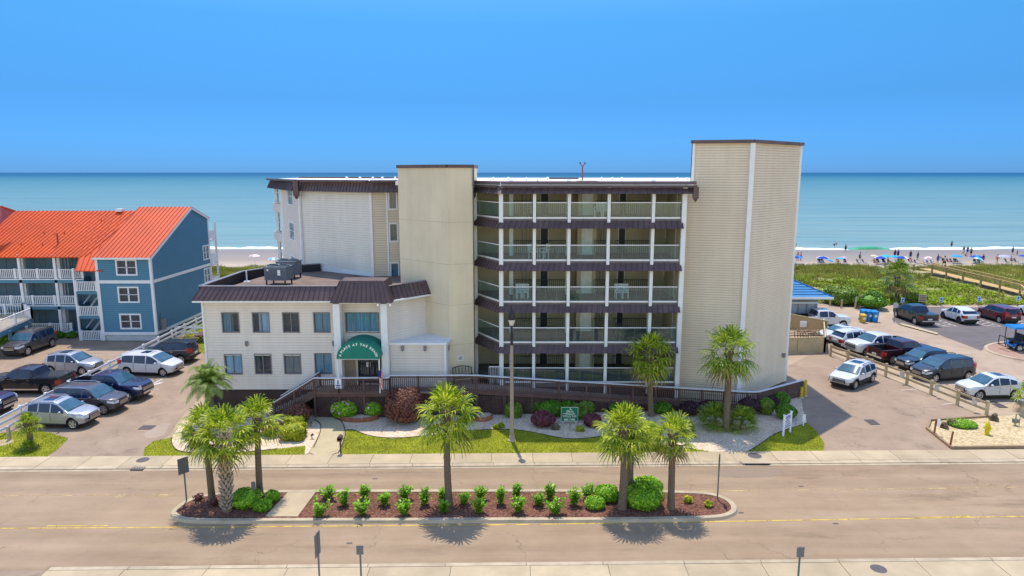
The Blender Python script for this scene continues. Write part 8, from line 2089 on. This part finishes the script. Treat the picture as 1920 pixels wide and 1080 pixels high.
umbrella(*a5(1850, 320), 22, ['blue', 'blue', 'white', 'blue'], 'dark blue umbrella with a white panel above the dune palm', 0, 496)
umbrella(*a6(480, 328), 15, ['white', 'pink'], 'pale pink and white umbrella over the big recliners', -8, 492)
umbrella(*a6(900, 302), 20, ['sky'], 'plain sky blue umbrella right of the red beach chairs', 0, 494)
umbrella(*a6(1195, 308), 22, ['blue', 'blue', 'sky'], 'dark blue umbrella above a pale tilted one', 0, 494)
umbrella(*a6(1205, 345), 20, ['white', 'cyan'], 'white and turquoise umbrella tilted below the dark blue one', 18, 495)
umbrella(*a6(1610, 302), 22, ['lav'], 'lavender umbrella near the right edge', 0, 496)
umbrella(*a6(1895, 302), 16, ['blue'], 'blue umbrella cut by the right edge of the photo', 0, 494)
umbrella(478, 477, 20, ['white', 'white', 'pink'], 'pink and white umbrella between the blue house and the condominium', 0, 497)
umbrella(513, 483, 19, ['white', 'cyan'], 'pale green umbrella beside the sea balcony of the condominium', 0, 499)
# beach chairs
def lounger(u, v, mat, label, rz=0, n=1):
    p = gz(u, v, 112); t = thing('beach_chair', label, 'beach chair', p, R(rz), 'chairs on the sand', True)
    mb = MB(); mb.beam((0, -.45, .25), (0, .12, .22), .55, .04); mb.build('seat', mat, t); mb = MB(); mb.beam((0, .1, .22), (0, .42, .85), .55, .04, up=(0, -1, .4)); mb.build('backrest', mat, t)
    for sx_ in (-.28, .28): mb = MB(); mb.beam((sx_, -.45, 0), (sx_, .3, .55), .03, .03); mb.beam((sx_, .35, 0), (sx_, -.2, .5), .03, .03); mb.beam((sx_, -.35, .48), (sx_, .25, .5), .05, .03); mb.build('leg', m_white, t)
for zx, zy, c, lab, a in ((612, 435, 'navy', 'navy beach chair under the first dark blue umbrella, left one', 5), (660, 435, 'navy', 'navy beach chair under the first dark blue umbrella, right one', 6), (995, 430, 'navy', 'navy beach chair under the dusty pink umbrella', 5), (890, 430, 'orange', 'tan beach chair under the turquoise umbrella', 5), (1490, 432, 'navy', 'navy beach chair under the dark blue umbrella of the middle group, left one', 5), (1578, 432, 'navy', 'navy beach chair between dark blue and turquoise umbrellas', 5), (1195, 436, 'grey', 'grey beach chair on the open sand, left one of a pair', 90), (1280, 436, 'grey', 'grey beach chair on the open sand, right one of a pair', 90), (1810, 430, 'green', 'green beach chair under the dark blue umbrella above the palm, left one', 0), (1860, 430, 'green', 'green beach chair under the dark blue umbrella above the palm, right one', 0)):
    lounger(*a5(zx, zy), CL[c], lab, a)
for zx, zy, c, lab, a in ((205, 420, 'red', 'red beach chair left of the black clad person', 90), (245, 420, 'red', 'second red beach chair left of the black clad person', 80), (305, 448, 'navy', 'navy striped beach chair facing the dune', 40), (430, 450, 'white', 'white beach chair at the left of the recliners', 90), (485, 455, 'blue', 'blue recliner chair, left one under the pale umbrella', 90), (545, 450, 'teal', 'teal recliner chair with high back under the pale umbrella', 80), (785, 425, 'red', 'red beach chair, left one before the sky blue umbrella', 90), (835, 425, 'red', 'red beach chair, right one before the sky blue umbrella', 90), (888, 428, 'green', 'green beach chair under the sky blue umbrella', 0), (930, 428, 'green', 'low green beach chair right under the sky blue umbrella', 80), (1190, 440, 'green', 'green beach chair under the white and turquoise umbrella', 10), (1250, 440, 'green', 'second green beach chair under the white and turquoise umbrella', 10), (1660, 425, 'green', 'dark green beach chair right of the lavender umbrella', 85), (1800, 420, 'grey', 'grey beach chair near the right edge', 85)):
    lounger(*a6(zx, zy), CL[c], lab, a)
